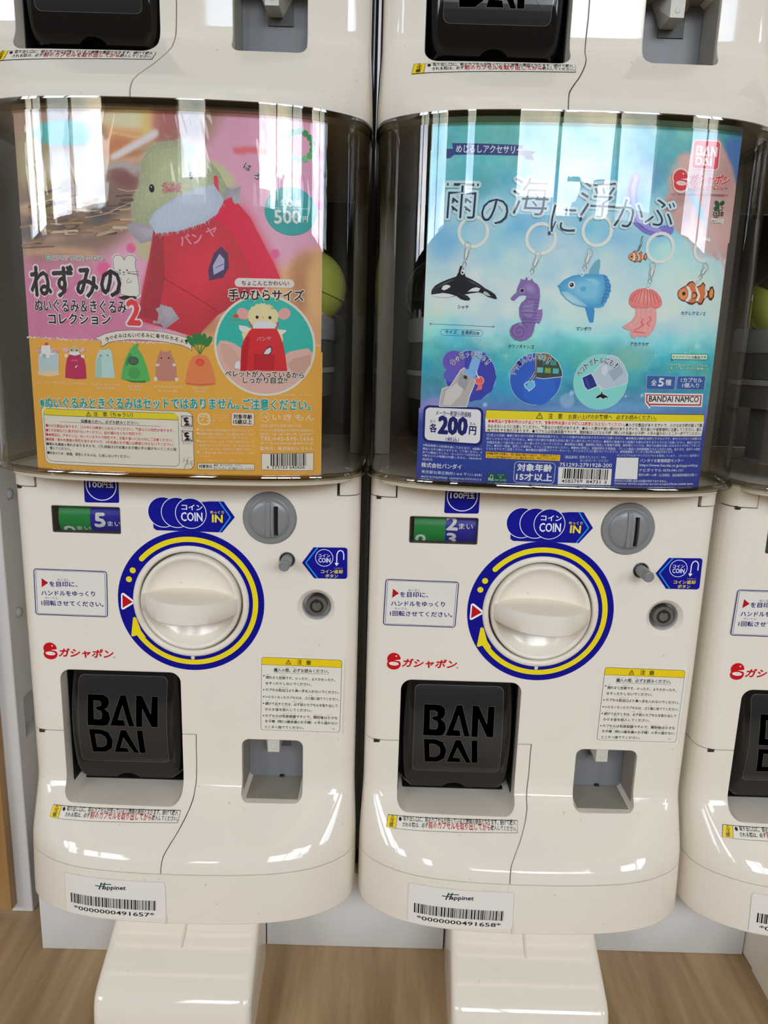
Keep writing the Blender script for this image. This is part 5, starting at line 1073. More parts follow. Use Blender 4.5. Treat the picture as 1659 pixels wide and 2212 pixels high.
p.text('ペレットが入っているから', [(45.8,212.5),(102.8,212.7)], 4.7, '35211c', .03, 15, halo=(.12, 'e4dcd4')).text('しっかり自立!!', [(58.5,208.0),(90.7,208.5)], 4.7, '35211c', .03, 15, halo=(.12, 'e4dcd4'))
p.text('©Yuri Misumi　©いきもん', [(83.9,199.2),(109.9,199.4)], 1.9, 'f4e2c0', 0, 3, res=1)
# price oval, wreath, call
c = [(92.9,329.8)][0]; p.circ(c, 18.2, '2b8e90', 3, rz=16.4, n=64)
p.text('全', [(85.3,333.0),(88.9,333.2)], 4.1, 'e6ecec', .03, 5).text('6', [(90.2,332.5),(94.7,332.8)], 9.0, 'e6ecec', .035, 5).text('種', [(96.2,333.4),(100.1,333.6)], 4.1, 'e6ecec', .03, 5).line([(79.4,331.1),(105.8,332.3)], .3, 'b8d8d6', 5, caps=False)
p.text('500', [(81.9,321.0),(99.8,322.0)], 8.8, 'e6ecec', .035, 5).text('円', [(101.4,323.1),(104.9,323.3)], 3.8, 'e6ecec', .02, 5)
c = [(98.6,373.6)][0]; gc = ('2f7e4a', '3d8f52', '4e9c62', '72b08a', '8cc4a4', '9ad0b0', '8ccaa4', '7ac08e', '62ac74', '459a5a', '2f8a48', '257a3e', '2a7a42', '2f7e48')
for i in range(14): a = math.radians(90 - i * 360 / 14); p.circ((c[0] + 9.3 * math.cos(a), c[1] + 9.3 * math.sin(a)), 2.15, gc[-i % 14], 3, n=22)
for ch, a, b, h in (('は', [(60.0,356.5)][0], [(64.4,354.1)][0], 4.4), ('ろ', [(66.9,351.1)][0], [(70.0,348.7)][0], 4.0), ('〜', [(72.6,347.4)][0], [(75.3,345.0)][0], 1.2)): p.text(ch, [a, b], h, BK, .02, 6, halo=(.08, 'dcc8cf'))
p.circ([(-3.7,340.9)][0], 1.9, '20202c', 5, rz=2.7, n=20).circ([(-4.0,341.8)][0], .5, 'b8c0cc', 6, n=8).circ([(24.1,350.2)][0], 1.6, '20202c', 3, rz=2.4, n=20).circ([(24.7,351.1)][0], .6, 'b8c0cc', 4, n=8)
p.text('パン', [(16.0,303.0),(31.8,306.3)], 7.2, 'd68aa0', .03, 4, shear=-.1).text('ヤ', [(34.5,309.2),(42.3,311.3)], 6.4, 'd68aa0', .03, 4)
for q in ([(-51.9,320.5),(-46.8,321.2),(-36.6,323.3),(-25.8,328.4),(-19.8,330.4)], [(-27.6,340.0),(-21.1,338.6),(-12.9,339.4)]): p.line(q, .3, 'c8c0bc', 3, caps=False)
# strap line and caution box
p.text('※ぬいぐるみときぐるみはセットではありません。', [(-96.0,184.8),(55.5,188.7)], 8.0, TE, .045, 8, halo=(.10, 'efe7d6')).text('ご注意ください。', [(57.9,188.7),(107.8,188.8)], 8.0, TE, .045, 8, halo=(.10, 'efe7d6'))
q = [(-95.9,186.4),(21.2,186.0),(21.2,142.3),(-95.0,142.4)]
p.quad_round(q, 4.2, '2a2522', 2); C = Vector((sum(a[0] for a in q) / 4, sum(a[1] for a in q) / 4)); sh = lambda q, s_: [tuple(C + (Vector(a) - C) * s_) for a in q]
p.quad_round([(a[0] + (.25 if i in (0, 3) else -.25), a[1] + (-.25 if i < 2 else .25)) for i, a in enumerate(q)], 4.1, 'd9d3c6', 3)
q = [(-93.9,184.8),(10.2,184.5),(10.3,144.3),(-93.4,144.6)]; p.quad_round(q, 3.6, '2a2522', 4, frame=.5)
qi = [(a[0] + (.3 if i in (0, 3) else -.3), a[1] + (-.3 if i < 2 else .3)) for i, a in enumerate(q)]
p.quad_round(qi, 3.3, 'd9d3c6', 4); yb = [qi[0], qi[1], L2(qi[1], qi[2], .115), L2(qi[0], qi[3], .115)]
p.quad_round(yb, 2.4, 'ecd836', 5); p.poly([L2(qi[0], qi[3], .06), L2(qi[1], qi[2], .06), L2(qi[1], qi[2], .118), L2(qi[0], qi[3], .118)], 'ecd836', 6).line([L2(qi[1], qi[2], .12), L2(qi[0], qi[3], .12)], .3, '2a2522', 7, caps=False)
p.warn([(-57.5,180.3)][0], 3.6, k=7).text('注　意（ちゅうい）', [(-53.7,180.2),(-23.8,180.5)], 3.5, '35301c', .012, 7)
p.text('保護者の方へ、必ずお読みください。', [(-63.9,175.0),(-19.5,175.1)], 2.5, BK, .012, 7, res=1).line([(-80.7,175.2),(-3.0,174.3)], .22, BK, 7, caps=False)
for i, (s_, a, rd) in enumerate((('小さな部品があります。口の中には絶対に入れないでください。窒息などの危険があります。', [(-90.2,170.7),(6.5,170.2)], 1), ('ヒモを指などに巻き付けないでください。血が通わなくなり危険です。', [(-90.4,167.2),(-17.3,166.9)], 1),
                     ('本商品は、デザイン上、尖っていますので危険です。お取り扱いには十分にご注意ください。', [(-90.7,163.8),(5.5,163.0)], 1), ('誤飲・思わぬ事故の危険がありますので、3才未満のお子様には絶対に与えないでください。', [(-90.7,160.3),(6.3,159.7)], 1),
                     ('思わぬ事故の恐れがありますので、ご使用後は3才未満のお子様の手の届かないところに保', [(-90.6,156.7),(8.1,156.2)], 0), ('管してください。', [(-90.2,153.5),(-73.2,153.5)], 0), ('安全のため、破損、変形したものは、使用しないでください。', [(-90.7,149.9),(-27.1,149.5)], 0))):
    p.text(s_, a, 2.35, 'b03038' if rd else BK, .012, 7, res=1)
for i, a in enumerate([(-91.5,171.8),(-91.8,168.2),(-91.9,164.9),(-92.0,161.3),(-91.9,157.8),(-91.8,151.0)]): p.circ(a, 1.1, 'b03038' if i < 4 else BK, 7, n=12)
for q in ([(12.4,182.9),(20.8,182.7),(20.6,174.7),(12.1,174.6)], [(12.4,171.7),(20.8,171.6),(20.6,163.6),(12.4,163.6)]):
    p.poly(q, BK, 4); C = Vector((sum(a[0] for a in q) / 4, sum(a[1] for a in q) / 4)); p.poly([tuple(C + (Vector(a) - C) * .9) for a in q], 'd9d3c6', 5)
    p.circ((C.x - .2, C.y + 1.0), 2.1, BK, 6, n=24).poly([(C.x - .7, C.y + 1.2), (C.x + 2.2, C.y + 2.2), (C.x + 2.2, C.y)], 'd9d3c6', 7).poly([(C.x - 2.4, C.y - 3.4), (C.x, C.y - .6), (C.x + 2.4, C.y - 3.4)], BK, 6).line([(C.x - 3.4, C.y + 3.4), (C.x + 3.4, C.y - 3.4)], .45, BK, 8)
p.text('くちにいれない', [(12.8,172.8),(20.3,172.8)], 1.4, BK, 0, 5, res=1).text('まきつけない', [(12.9,161.5),(20.0,161.6)], 1.4, BK, 0, 5, res=1)
for q in ([(13.9,151.3),(13.2,147.7)], [(16.9,151.6),(14.6,145.3),(13.3,142.7)], [(14.5,148.9),(16.2,149.3),(16.7,148.4),(15.8,146.2),(17.8,146.8)], [(18.4,148.5),(18.7,146.8),(20.0,147.0),(19.8,145.7),(18.3,145.8)], [(18.6,148.5),(20.6,148.9)]): p.line(q, .32, '5a5652', 8)
# right of the box
c = [(28.9,181.1)][0]; p.quad_round([(24.8,185.1),(34.1,184.9),(33.9,176.2),(24.6,176.3)], 3, 'f0e4c8', 3, frame=1.0).text('プラ', [(26.5,179.1),(33.6,179.1)], 4.6, 'f0e4c8', .03, 4)
for i, s_ in enumerate(('上ケース:PS', '下ケース:PP', '袋：PE')): p.text(s_, [([(35.7,183.2)][0][0], [(35.7,183.2)][0][1] - i * 2.0), ([(46.3,183.3)][0][0] - (4 if i == 2 else 0), [(46.3,183.3)][0][1] - i * 2.0)], 1.3, 'f4e2c0', 0, 4, res=1)
q = [(49.4,186.3),(66.7,186.3),(66.7,176.4),(49.2,176.2)]; p.quad_round(q, 2.0, 'c02a34', 3); C = Vector((sum(a[0] for a in q) / 4, sum(a[1] for a in q) / 4)); p.quad_round(sh(q, .955), 1.6, 'e6ded0', 4)
p.text('対象年齢', [(51.1,181.4),(64.9,181.5)], 3.6, BK, .035, 6).text('15歳以上', [(51.1,177.5),(64.7,177.6)], 3.6, BK, .04, 6)
YW = 'f6e8c8'; c = [(74.1,183.3)][0]; p.circ(c, 3.7, YW, 4, hole=3.3, n=32).text('いn', [(c[0] - 2, c[1] - 1.3), (c[0] + 2, c[1] - 1.3)], 2.8, YW, .03, 4)
for ch, q in zip('いきもん', [(82.9,181.2),(91.0,181.1),(99.6,181.1),(107.2,181.0)]): p.text(ch, [(q[0] - 2.9, q[1]), (q[0] + 2.9, q[1])], 4.6 if ch != 'い' else 3.8, YW, .01, 4)
for s_, a, h in (('［商品に関するお問い合わせ先］', [(70.8,175.9),(101.2,176.0)], 2.0), ('〒190-0151東京都あきる野市小和田315-1', [(70.8,172.4),(110.1,172.6)], 1.9), ('電話受付：10時〜13時、14時〜17時（土日祝を除く）', [(70.8,169.6),(110.1,169.8)], 1.7), ('TEL:042-595-1656', [(70.8,165.7),(110.0,165.6)], 2.9), ('メール:customer@ikimon.jp', [(70.8,162.2),(110.0,162.4)], 2.6), ('販売元：株式会社いきもん', [(70.7,158.0),(110.1,158.2)], 3.0)): p.text(s_, a, h, YW, .015, 4, res=1)
for s_, a in (('写真と実際の商品は異なる場合がございます。', [(25.4,171.5),(66.1,172.1)]), ('自動販売機の性質上、同じ商品が続けて出て', [(25.4,168.6),(66.4,169.1)]), ('くることがありますのでご了承ください。', [(25.7,166.0),(61.3,166.5)]), ('製品につきましては、万全の注意をはらって', [(25.6,162.8),(66.0,163.6)]), ('製造に当たっておりますが、万一お気づきの点', [(25.5,160.0),(66.4,160.6)]), ('がございましたら、右記までご連絡ください。', [(25.5,157.2),(65.3,158.0)]), ('この商品は食べ物ではございません。ご注意', [(25.6,154.3),(66.5,155.0)]), ('ください。', [(25.7,151.7),(34.2,151.8)])): p.text(s_, a, 1.9, YW, .006, 4, res=1)
for a in [(24.4,172.9),(24.5,170.0),(24.3,164.4),(24.3,155.8)]: p.circ(a, .9, YW, 4, n=12)
p.text('MADE IN CHINA　中国製　E-23', [(31.4,149.0),(56.9,149.4)], 1.4, YW, 0, 4, res=1)
q = [(23.6,147.5),(66.5,147.6),(66.2,142.6),(23.5,142.4)]; p.poly(q, BK, 3).poly([(a[0] + (.25 if i in (0, 3) else -.25), a[1] + (-.25 if i < 2 else .25)) for i, a in enumerate(q)], 'e6ded0', 4)
p.text('材質表示', [(24.8,143.6),(34.6,143.6)], 2.7, BK, .035, 5).text('本体：ポリエステル、テグス、', [(35.9,145.2),(56.9,145.4)], 1.8, BK, .012, 5, res=1).text('ポリウレタン、ポリ塩化ビニル、フェルト', [(35.9,142.9),(65.5,143.1)], 1.8, BK, .012, 5, res=1)
q = [(71.6,155.8),(110.4,156.3),(110.4,142.3),(71.6,143.0)]; p.poly(q, BK, 3).poly([(a[0] + (.25 if i in (0, 3) else -.25), a[1] + (-.25 if i < 2 else .25)) for i, a in enumerate(q)], 'ded8cc', 4)
p.barcode(*[(78.4,155.5),(104.6,155.9),(104.7,146.3),(78.4,146.3)], 80, 11, k=5).text('4', [(75.5,144.0),(76.9,144.0)], 2.3, BK, .01, 5).text('573153', [(79.5,144.0),(90.8,144.0)], 2.3, BK, .01, 5).text('642626', [(92.5,144.0),(103.8,144.1)], 2.3, BK, .01, 5)
o = p.build('poster_print', r0); o.location = (0, 0, -.1365)
o = film('clear_sleeve', -.1118, .1178, .1362, .3935, r0); o.location = (0, 0, -.1365)
# ---------- blue sea charm poster ----------
r1 = add_root('poster', (XC + PITCH, 0, ZOFF + .1365), 'blue watercolour poster of sea creature charms behind the right canopy', 'poster')
PT = Paint(-112, 118, 136, 395, (90, 160, 170), 9)
zz = lambda v: v[0][1]
PT.vgrad([(zz([(-24.4,392.0)]), (84, 158, 160)), (zz([(-22.9,372.0)]), (74, 150, 160)), (zz([(-20.7,345.0)]), (84, 160, 184)), (zz([(-18.8,320.5)]), (112, 178, 204)), (zz([(-17.4,301.8)]), (166, 206, 218)), (zz([(-15.9,282.9)]), (196, 220, 226)), (zz([(-14.4,263.6)]), (178, 212, 218)), (zz([(-13.2,249.0)]), (112, 184, 192)), (zz([(-12.2,235.8)]), (62, 156, 166)), (zz([(-10.5,214.1)]), (48, 132, 152)), (zz([(-9.5,201.3)]), (66, 120, 160)), (zz([(-8.7,192.1)]), (84, 96, 164)), (zz([(-7.8,180.1)]), (38, 56, 136)), (zz([(-4.5,138.0)]), (20, 42, 120))])
up = np.clip((PT.Z - zz([(-9.1,197.2)])) / 12, 0, 1)[..., None]
n1, n2, n3 = PT.noise(26, 22), PT.noise(8, 7), PT.noise(40, 40)
PT.im += up * (n1[..., None] * np.array((-18, -2, 10)) + n2[..., None] * np.array((9, 8, 7)) + n3[..., None] * np.array((6, 14, 6)))
PT.blob([(-107.0,329.1),(-96.4,310.0)], 11, 12, (84, 150, 200), .6).blob([(-82.2,350.3)], 16, 12, (56, 140, 150), .6).blob([(-67.9,380.3),(-6.9,372.4)], 20, 10, (70, 148, 152), .5).blob([(24.9,343.3),(39.7,358.9)], 12, 10, (60, 120, 170), .6).blob([(-9.8,330.0),(-26.7,338.8)], 18, 10, (92, 164, 198), .5)
PT.blob([(-75.8,228.9),(-15.5,190.2)], 16, 9, (56, 100, 170), .45).blob([(36.4,225.6),(1.5,234.6)], 16, 12, (56, 160, 150), .5).blob([(45.8,235.9)], 14, 10, (132, 168, 150), .6).blob([(-97.9,194.0),(-91.2,197.7)], 14, 5, (140, 124, 180), .6).blob([(8.3,194.3),(42.6,198.7)], 30, 4, (96, 150, 190), .5)
PT.blob([(106.5,378.3),(106.8,350.8)], 8, 18, (44, 80, 150), .8).blob([(99.9,383.6)], 10, 8, (44, 120, 130), .7).blob([(78.2,260.0),(-70.5,255.6)], 12, 8, (190, 214, 222), .5)
PT.blob([(54.3,285.0),(15.7,264.5),(-41.9,275.8)], 22, 14, (200, 222, 228), .4)
for q in [(-86.7,338.0),(-62.8,331.9),(-38.7,341.6),(-14.9,326.6),(7.8,342.8),(30.7,331.1),(53.0,333.5)]: PT.blob([q], 12, 12, (178, 214, 226), .5)
hand = [(62.1,372.5),(66.9,375.2),(73.8,374.4),(83.0,384.0),(91.8,385.5),(97.4,379.2),(105.7,367.8),(110.8,355.9),(112.1,340.3),(113.3,306.7),(101.2,305.5),(92.7,311.8),(79.2,317.4),(69.9,321.7),(63.3,327.7),(56.5,336.0),(55.4,342.9),(59.1,349.2),(57.3,358.3),(61.7,364.6)]
PT.poly(hand + [(121.6,281.8)], (172, 136, 132), .8).blob([(74.4,369.9),(68.1,365.0)], 9, 6, (188, 152, 144), .7).blob([(98.2,326.5),(92.1,316.5)], 14, 10, (184, 150, 148), .7).blob([(74.7,353.1),(68.8,345.1)], 8, 4, (142, 100, 98), .6).blob([(60.8,340.0)], 5, 4, (150, 94, 94), .7).blob([(100.8,361.1)], 7, 14, (154, 118, 118), .6)
PT.poly([(96.6,385.2),(112.7,387.1),(123.6,325.6),(115.2,340.7),(111.2,356.0),(106.1,367.8),(97.8,379.2)], (58, 96, 150), 1.0)
PT.poly([(110.8,307.0),(117.9,297.9),(118.5,281.5),(106.6,300.3)], (182, 148, 156), 2)
# clouds of light over the middle, small bokeh discs
for (c, r_, a) in zip([(-60.1,249.3),(-82.8,300.5),(-70.8,319.5),(-1.0,202.6),(-41.5,219.9),(53.7,259.2),(32.1,303.3),(-25.3,320.4),(-101.4,274.6),(68.4,253.1)], (14, 12, 10, 5.5, 4.5, 18, 12, 14, 10, 16), (.14, .12, .12, .30, .25, .10, .12, .08, .12, .10)): PT.blob([c], r_, r_, (216, 206, 226), a, hard=7)
rn = np.random.RandomState(4)
for i in range(26): PT.blob([(rn.uniform(-95, 100), rn.uniform(190, 290))], *(rn.uniform(.8, 1.8),) * 2, (226, 232, 240), .5)
PT.im += PT.noise(2.0, 2.0, 1)[..., None] * 2.5
Q1 = [(-108.4,391.8),(109.7,390.6),(109.0,137.8),(-109.8,138.4)]
sheet('poster_sheet', PT, Q1, r1, PAPER).location = (0, 0, -.1365)
p = Print(poster_y, .10, PG, cut=(4, 0)); NB, WW, LG = '15264a', 'e2e8ee', 'c4dde2'
# banner
p.poly([(-94.2,377.9),(-45.6,376.4),(-45.2,369.7),(-92.8,370.4)], '243570', 2).poly([(-98.2,374.4),(-93.0,374.2),(-92.8,370.2),(-95.3,368.2),(-97.9,368.3)], '243570', 2).poly([(-45.4,373.4),(-36.8,372.3),(-39.0,369.9),(-36.9,366.9),(-42.9,367.1),(-45.2,370.1)], '243570', 2)
p.text('めじるしアクセサリー', [(-91.3,371.7),(-45.9,370.7)], 5.0, WW, .02, 4)
# title, one character at a time
for ch, q, h, dr in (('雨', [(-97.4,328.1),(-75.0,327.4)], 24, 0), ('の', [(-72.2,324.3),(-52.8,323.9)], 17.5, 0), ('海', [(-51.0,330.8),(-25.4,330.7)], 25, 0), ('に', [(-23.3,319.9),(-5.4,319.1)], 18.5, 0), ('浮', [(-4.0,330.4),(21.5,329.9)], 24, 0), ('か', [(20.7,324.9),(41.9,323.7)], 19, 0), ('ぶ', [(42.9,326.5),(64.2,325.8)], 18, 0)):
    p.text(ch, q, h, NB, -.008, 13, halo=(.06, 'b9d7dd'), res=3)
for q in [(-91.7,340.0),(-82.9,339.9),(-91.4,334.7),(-82.3,334.6),(-23.2,319.2),(-1.9,329.2)]: p.circ(q, .9, NB, 14, rz=1.4, n=12)
# umbrella handle held by the hand
hp = [(34.0,357.4),(32.7,351.2),(33.1,343.6),(34.9,335.9),(39.0,329.1),(45.5,324.6),(54.2,322.6),(61.9,324.2)]
p.line(hp, 7.0, '6a62b0', 4).line([(a + .7, b + .6) for a, b in hp[:-1]], 3.0, '8a82c8', 5).line([(a - 1.6, b + .2) for a, b in hp[:-1]], 1.6, '544c98', 5)
# rings, clasps and charms
def ring(c, r): p.circ(c, r, 'd6dfdc', 5, hole=r - 2.3, n=48).circ(c, r - .5, 'f0f2ec', 6, hole=r - 1.6, n=48)
for c, r_ in zip([(-76.5,319.2),(-28.7,315.3),(10.5,321.9),(56.8,312.0)], (11.2, 11.2, 11.2, 10.8)): ring(c, r_)
p.arc([(90.1,311.9)][0], 6.4, 8.6, 60, 285, 'e4e8e2', 5)
for a, b in zip([(-80.0,309.7),(-30.0,304.0),(6.6,307.2),(52.8,299.3),(92.7,300.4)], [(-82.4,291.6),(-34.8,288.7),(2.6,292.3),(51.3,284.9),(88.2,290.2)]):
    A_, B_ = Vector(a), Vector(b); d = (B_ - A_).normalized(); n_ = Vector((-d.y, d.x)); L_ = (B_ - A_).length; P_ = lambda t, s_: tuple(A_ + d * L_ * t + n_ * s_)
    p.circ(P_(-.02, 0), 2.2, '9aa6a8', 7, rz=3.1, rot=.4, hole=1.5, n=24).poly([P_(.05, -1.2), P_(.18, -2.2), P_(.45, -1.6), P_(.62, -.4), P_(.60, .7), P_(.42, 1.9), P_(.15, 2.2), P_(.02, .8)], 'a6b2b4', 8)
    p.poly([P_(.12, -.4), P_(.40, -.6), P_(.50, .2), P_(.36, .9), P_(.14, .9)], 'e8eef0', 9).line([P_(.16, 1.5), P_(.42, 1.2), P_(.58, .2)], .4, '4a5558', 10).line([P_(.10, -1.3), P_(.36, -1.2), P_(.52, -.5)], .35, '5a6668', 10)
    p.circ(P_(.70, 0), 1.5, '7a8688', 8, rz=2.0, hole=1.0, n=20).circ(P_(.88, .3), 1.6, 'c8d0d2', 8, rz=2.2, hole=1.0, n=20).circ(P_(1.0, -.3), 1.4, 'b8c2c4', 9, rz=1.9, hole=.8, n=20)
E = lambda q, col, k: p.poly(q, col, k)
E([(-104.4,276.2),(-104.2,278.9),(-101.9,282.1),(-98.0,284.4),(-93.3,286.4),(-87.0,288.6),(-85.6,291.5),(-84.8,295.4),(-83.8,296.1),(-82.6,295.4),(-81.5,291.5),(-80.3,288.5),(-75.8,286.6),(-70.1,283.6),(-65.9,280.6),(-61.9,278.8),(-58.5,276.5),(-57.1,273.7),(-58.3,273.4),(-62.4,274.5),(-64.8,275.4),(-67.3,277.2),(-70.6,278.0),(-76.9,276.9),(-80.8,276.1),(-78.4,275.3),(-76.3,273.3),(-76.6,272.2),(-79.8,272.0),(-83.1,272.9),(-86.4,275.2),(-92.7,273.9),(-98.3,273.9),(-102.4,274.6)], '17161c', 7)
E([(-104.0,275.8),(-101.6,276.1),(-96.1,277.0),(-92.0,276.5),(-87.2,275.3),(-92.7,273.8),(-98.3,273.9),(-102.4,274.6)], 'd4d9dc', 8); E([(-97.1,279.6),(-96.3,281.7),(-93.9,282.8),(-91.4,282.3),(-90.8,281.4),(-93.0,279.8),(-95.3,278.8)], 'd4d9dc', 8); E([(-78.5,278.0),(-75.5,280.4),(-72.4,281.3),(-69.4,280.5),(-70.6,278.4),(-75.4,278.3)], 'd4d9dc', 8); E([(-66.6,278.7),(-64.2,277.9),(-61.6,275.3),(-64.9,275.7),(-67.3,277.2)], '9aa2a8', 8)
p.grad([(-101.8,280.1),(-97.2,283.7),(-90.1,286.7),(-87.0,286.7),(-93.2,283.7),(-98.6,280.9)], '24242b', '4a4a54', [(-94.0,284.3)][0], 8, 6).grad([(-81.4,287.1),(-75.8,285.8),(-69.2,282.1),(-64.2,278.7),(-70.0,281.3),(-76.5,284.3)], '24242b', '4a4a54', [(-75.3,284.5)][0], 8, 6); p.line([(-85.7,277.2),(-81.6,275.3),(-76.7,272.6)], .5, '33333c', 9); p.circ([(-98.0,278.0)][0], .5, '050508', 9, n=8)
PU = '6f5a92'
E([(-47.4,274.4),(-45.8,276.4),(-43.5,278.4),(-43.1,281.5),(-41.6,285.4),(-41.0,287.9),(-38.5,287.0),(-37.1,289.3),(-35.3,287.1),(-33.9,288.7),(-31.7,286.0),(-28.8,284.2),(-27.1,281.2),(-26.5,275.8),(-26.8,271.1),(-27.7,264.8),(-28.3,258.6),(-29.2,252.2),(-30.6,248.3),(-34.0,245.4),(-38.4,244.1),(-42.9,245.1),(-45.9,248.2),(-46.7,252.1),(-45.2,255.3),(-42.1,256.6),(-38.8,256.3),(-37.7,254.4),(-38.5,258.3),(-40.4,262.1),(-41.0,267.6),(-39.8,270.8),(-36.8,273.9),(-36.2,276.3),(-38.6,276.6),(-41.0,276.2),(-43.6,273.8),(-44.7,272.5),(-47.0,273.1)], PU, 7)
E([(-29.7,266.0),(-24.3,267.3),(-23.7,263.4),(-24.4,259.5),(-25.8,256.7),(-28.0,257.8),(-29.9,258.5)], '7c68a0', 7)
for i in range(5): a, b = [(-29.4,264.8),(-24.4,266.5)], [(-29.7,258.9),(-25.5,257.5)]; p.line([L2(a[0], b[0], i / 4), L2(a[1], b[1], i / 4)], .25, '5a4680', 8)
for i in range(8): a, b = [(-36.0,274.0),(-27.0,273.4)], [(-38.1,257.5),(-28.4,257.4)]; p.line([L2(a[0], b[0], i / 7), L2(a[1], b[1], i / 7)], .7, '5c4880', 8); 
p.grad([(-39.5,271.5),(-33.7,274.8),(-28.8,274.1),(-28.7,266.4),(-29.7,258.5),(-34.9,257.6),(-38.4,261.4),(-39.9,266.9)], '6a5690', '8a78a8', [(-34.3,267.0)][0], 7.6, 8).grad([(-41.0,283.1),(-39.2,285.8),(-33.7,286.4),(-29.0,282.6),(-27.9,278.0),(-32.1,275.6),(-37.9,277.8)], '6a5690', '8874a6', [(-34.2,281.7)][0], 7.6, 7)
c = [(-39.9,251.3)][0]
for i in range(30):
    a0, a1 = i * .42, (i + 1) * .42; q = lambda a: (c[0] + (6.6 - a * .5) * math.cos(a + .3), c[1] + (6.6 - a * .5) * math.sin(a + .3)); p.line([q(a0), q(a1)], .45, '54407a', 9, caps=False)
p.circ([(-39.6,279.7)][0], 1.2, '17141e', 10, n=14).circ([(-39.6,279.7)][0], 1.9, '8d7ab0', 9, n=14)
for i in range(5): q = [(-39.7,269.2),(-32.6,270.9),(-38.9,266.9),(-32.0,268.2),(-38.4,264.5)]; 
for i in range(4): a, b = [(-39.9,270.0),(-31.0,271.0)], [(-38.4,261.4),(-30.7,260.8)]; p.line([L2(a[0], b[0], i / 3), L2(a[1], b[1], i / 3)], .35, '54407a', 10)
BL = '3f8fc0'
E([(-14.4,283.8),(-13.7,284.4),(-11.3,287.0),(-9.7,288.3),(-4.6,291.0),(2.3,292.3),(10.1,292.6),(18.1,292.5),(20.4,291.3),(21.2,289.6),(22.5,288.8),(22.3,287.1),(23.9,285.5),(23.4,283.4),(24.3,281.3),(23.2,279.5),(23.2,277.0),(21.9,275.7),(21.8,273.6),(20.4,272.4),(19.8,270.3),(17.5,269.6),(15.3,269.2),(12.7,269.4),(7.8,269.5),(2.4,269.8),(-3.0,271.5),(-8.6,275.2),(-12.0,278.9),(-13.1,281.9)], BL, 7)
p.grad([(-13.7,283.8),(-11.3,286.7),(-9.6,288.0),(-4.6,290.6),(2.3,292.0),(10.2,292.2),(17.9,292.0),(20.2,288.3),(21.1,284.1),(20.6,279.9),(19.5,274.8),(17.0,270.9),(12.6,270.0),(7.7,270.0),(2.4,270.3),(-3.1,272.1),(-8.6,275.6),(-12.0,279.4)], '3a86b4', '7cb4cc', [(8.5,281.2)][0], 7.2, 12)
E([(6.8,292.5),(8.4,297.2),(10.7,301.0),(13.2,303.0),(14.4,302.0),(14.7,298.2),(14.3,294.9),(14.4,292.3)], '5a93a8', 7); E([(6.2,269.6),(12.8,269.4),(13.5,266.9),(13.4,261.8),(13.3,259.2),(11.8,258.8),(10.4,259.5),(8.7,263.3),(7.6,266.7)], '2f7ab0', 7)
p.grad([(3.4,289.3),(11.3,289.6),(15.8,286.7),(14.4,284.6),(8.0,286.9)], '6aa8c8', '8cc0d6', [(10.6,287.6)][0], 8.2, 4); p.grad([(-12.0,279.8),(-7.3,280.1),(-1.7,277.1),(4.9,272.5),(8.1,270.2),(2.4,270.2),(-3.0,271.9),(-8.6,275.5)], '74aeca', 'b4d2de', [(-5.1,274.9)][0], 8, 8); E([(1.3,282.7),(3.9,284.0),(5.9,283.3),(5.7,280.7),(3.3,280.2)], '4a92bc', 9)
E([(17.4,292.0),(20.4,291.0),(23.8,284.2),(21.9,275.7),(17.5,270.0),(17.9,275.6),(20.0,281.6),(18.9,288.3)], '2c6fa6', 9)
for i in range(9): a = [(19.2,289.6),(19.9,287.3),(20.4,285.0),(20.6,282.6),(20.5,280.3),(20.1,278.0),(19.6,275.8),(18.8,273.7),(17.9,271.8)]; b = [(21.5,290.2),(22.6,287.9),(23.4,285.2),(23.6,282.5),(23.1,280.0),(22.5,277.1),(21.5,274.7),(20.1,272.2),(18.7,270.3)]; p.line([a[i], b[i]], .25, '7ab0d4', 10)
p.circ([(-4.6,284.6)][0], 2.5, 'e6eaee', 10, n=24).circ([(-4.6,284.6)][0], 1.5, '15161e', 11, n=18).circ([(-5.1,285.0)][0], .4, 'f0f0f0', 12, n=8); p.line([(-14.3,283.4),(-12.8,282.9)], .5, '2c6f9e', 10)
PK = 'd87878'
E([(37.7,275.3),(38.1,278.3),(39.6,280.9),(43.0,283.1),(48.3,284.2),(53.8,283.5),(57.6,281.5),(60.7,278.2),(62.2,275.3),(62.3,272.7),(60.6,270.8),(58.0,270.2),(54.2,270.8),(50.7,269.8),(47.0,270.3),(43.5,269.7),(40.2,270.7),(38.2,272.8)], PK, 8); p.grad([(38.5,274.1),(38.8,278.1),(40.5,280.9),(43.4,283.0),(48.3,283.8),(53.6,283.2),(57.2,281.3),(60.3,278.0),(61.6,274.4),(59.6,271.6),(54.2,271.4),(48.8,270.7),(43.4,270.7),(40.1,271.6)], 'd87a7a', 'eaa09a', [(48.0,278.2)][0], 8.6, 8)
for (a, b) in zip([(46.4,283.1),(48.4,282.9),(44.9,282.4),(43.2,281.5),(50.4,282.9),(52.2,282.4),(54.1,281.7),(56.4,280.4),(41.7,280.0)], [(44.8,273.0),(48.6,272.7),(42.3,273.8),(40.1,274.6),(51.5,272.4),(54.6,272.9),(57.4,273.4),(60.1,274.4),(38.6,275.4)]): p.line([a, b], .55, 'b8484e', 10)
E([(42.7,269.9),(58.0,270.0),(59.1,266.6),(59.4,261.5),(58.6,256.3),(56.2,252.7),(53.4,249.3),(51.4,250.8),(49.2,249.7),(46.4,250.7),(45.2,248.9),(42.4,249.2),(40.7,252.2),(41.9,254.0),(37.8,254.7),(34.5,256.5),(37.4,258.6),(40.8,260.9),(43.1,264.4),(43.7,267.8)], 'e6a0a0', 7)
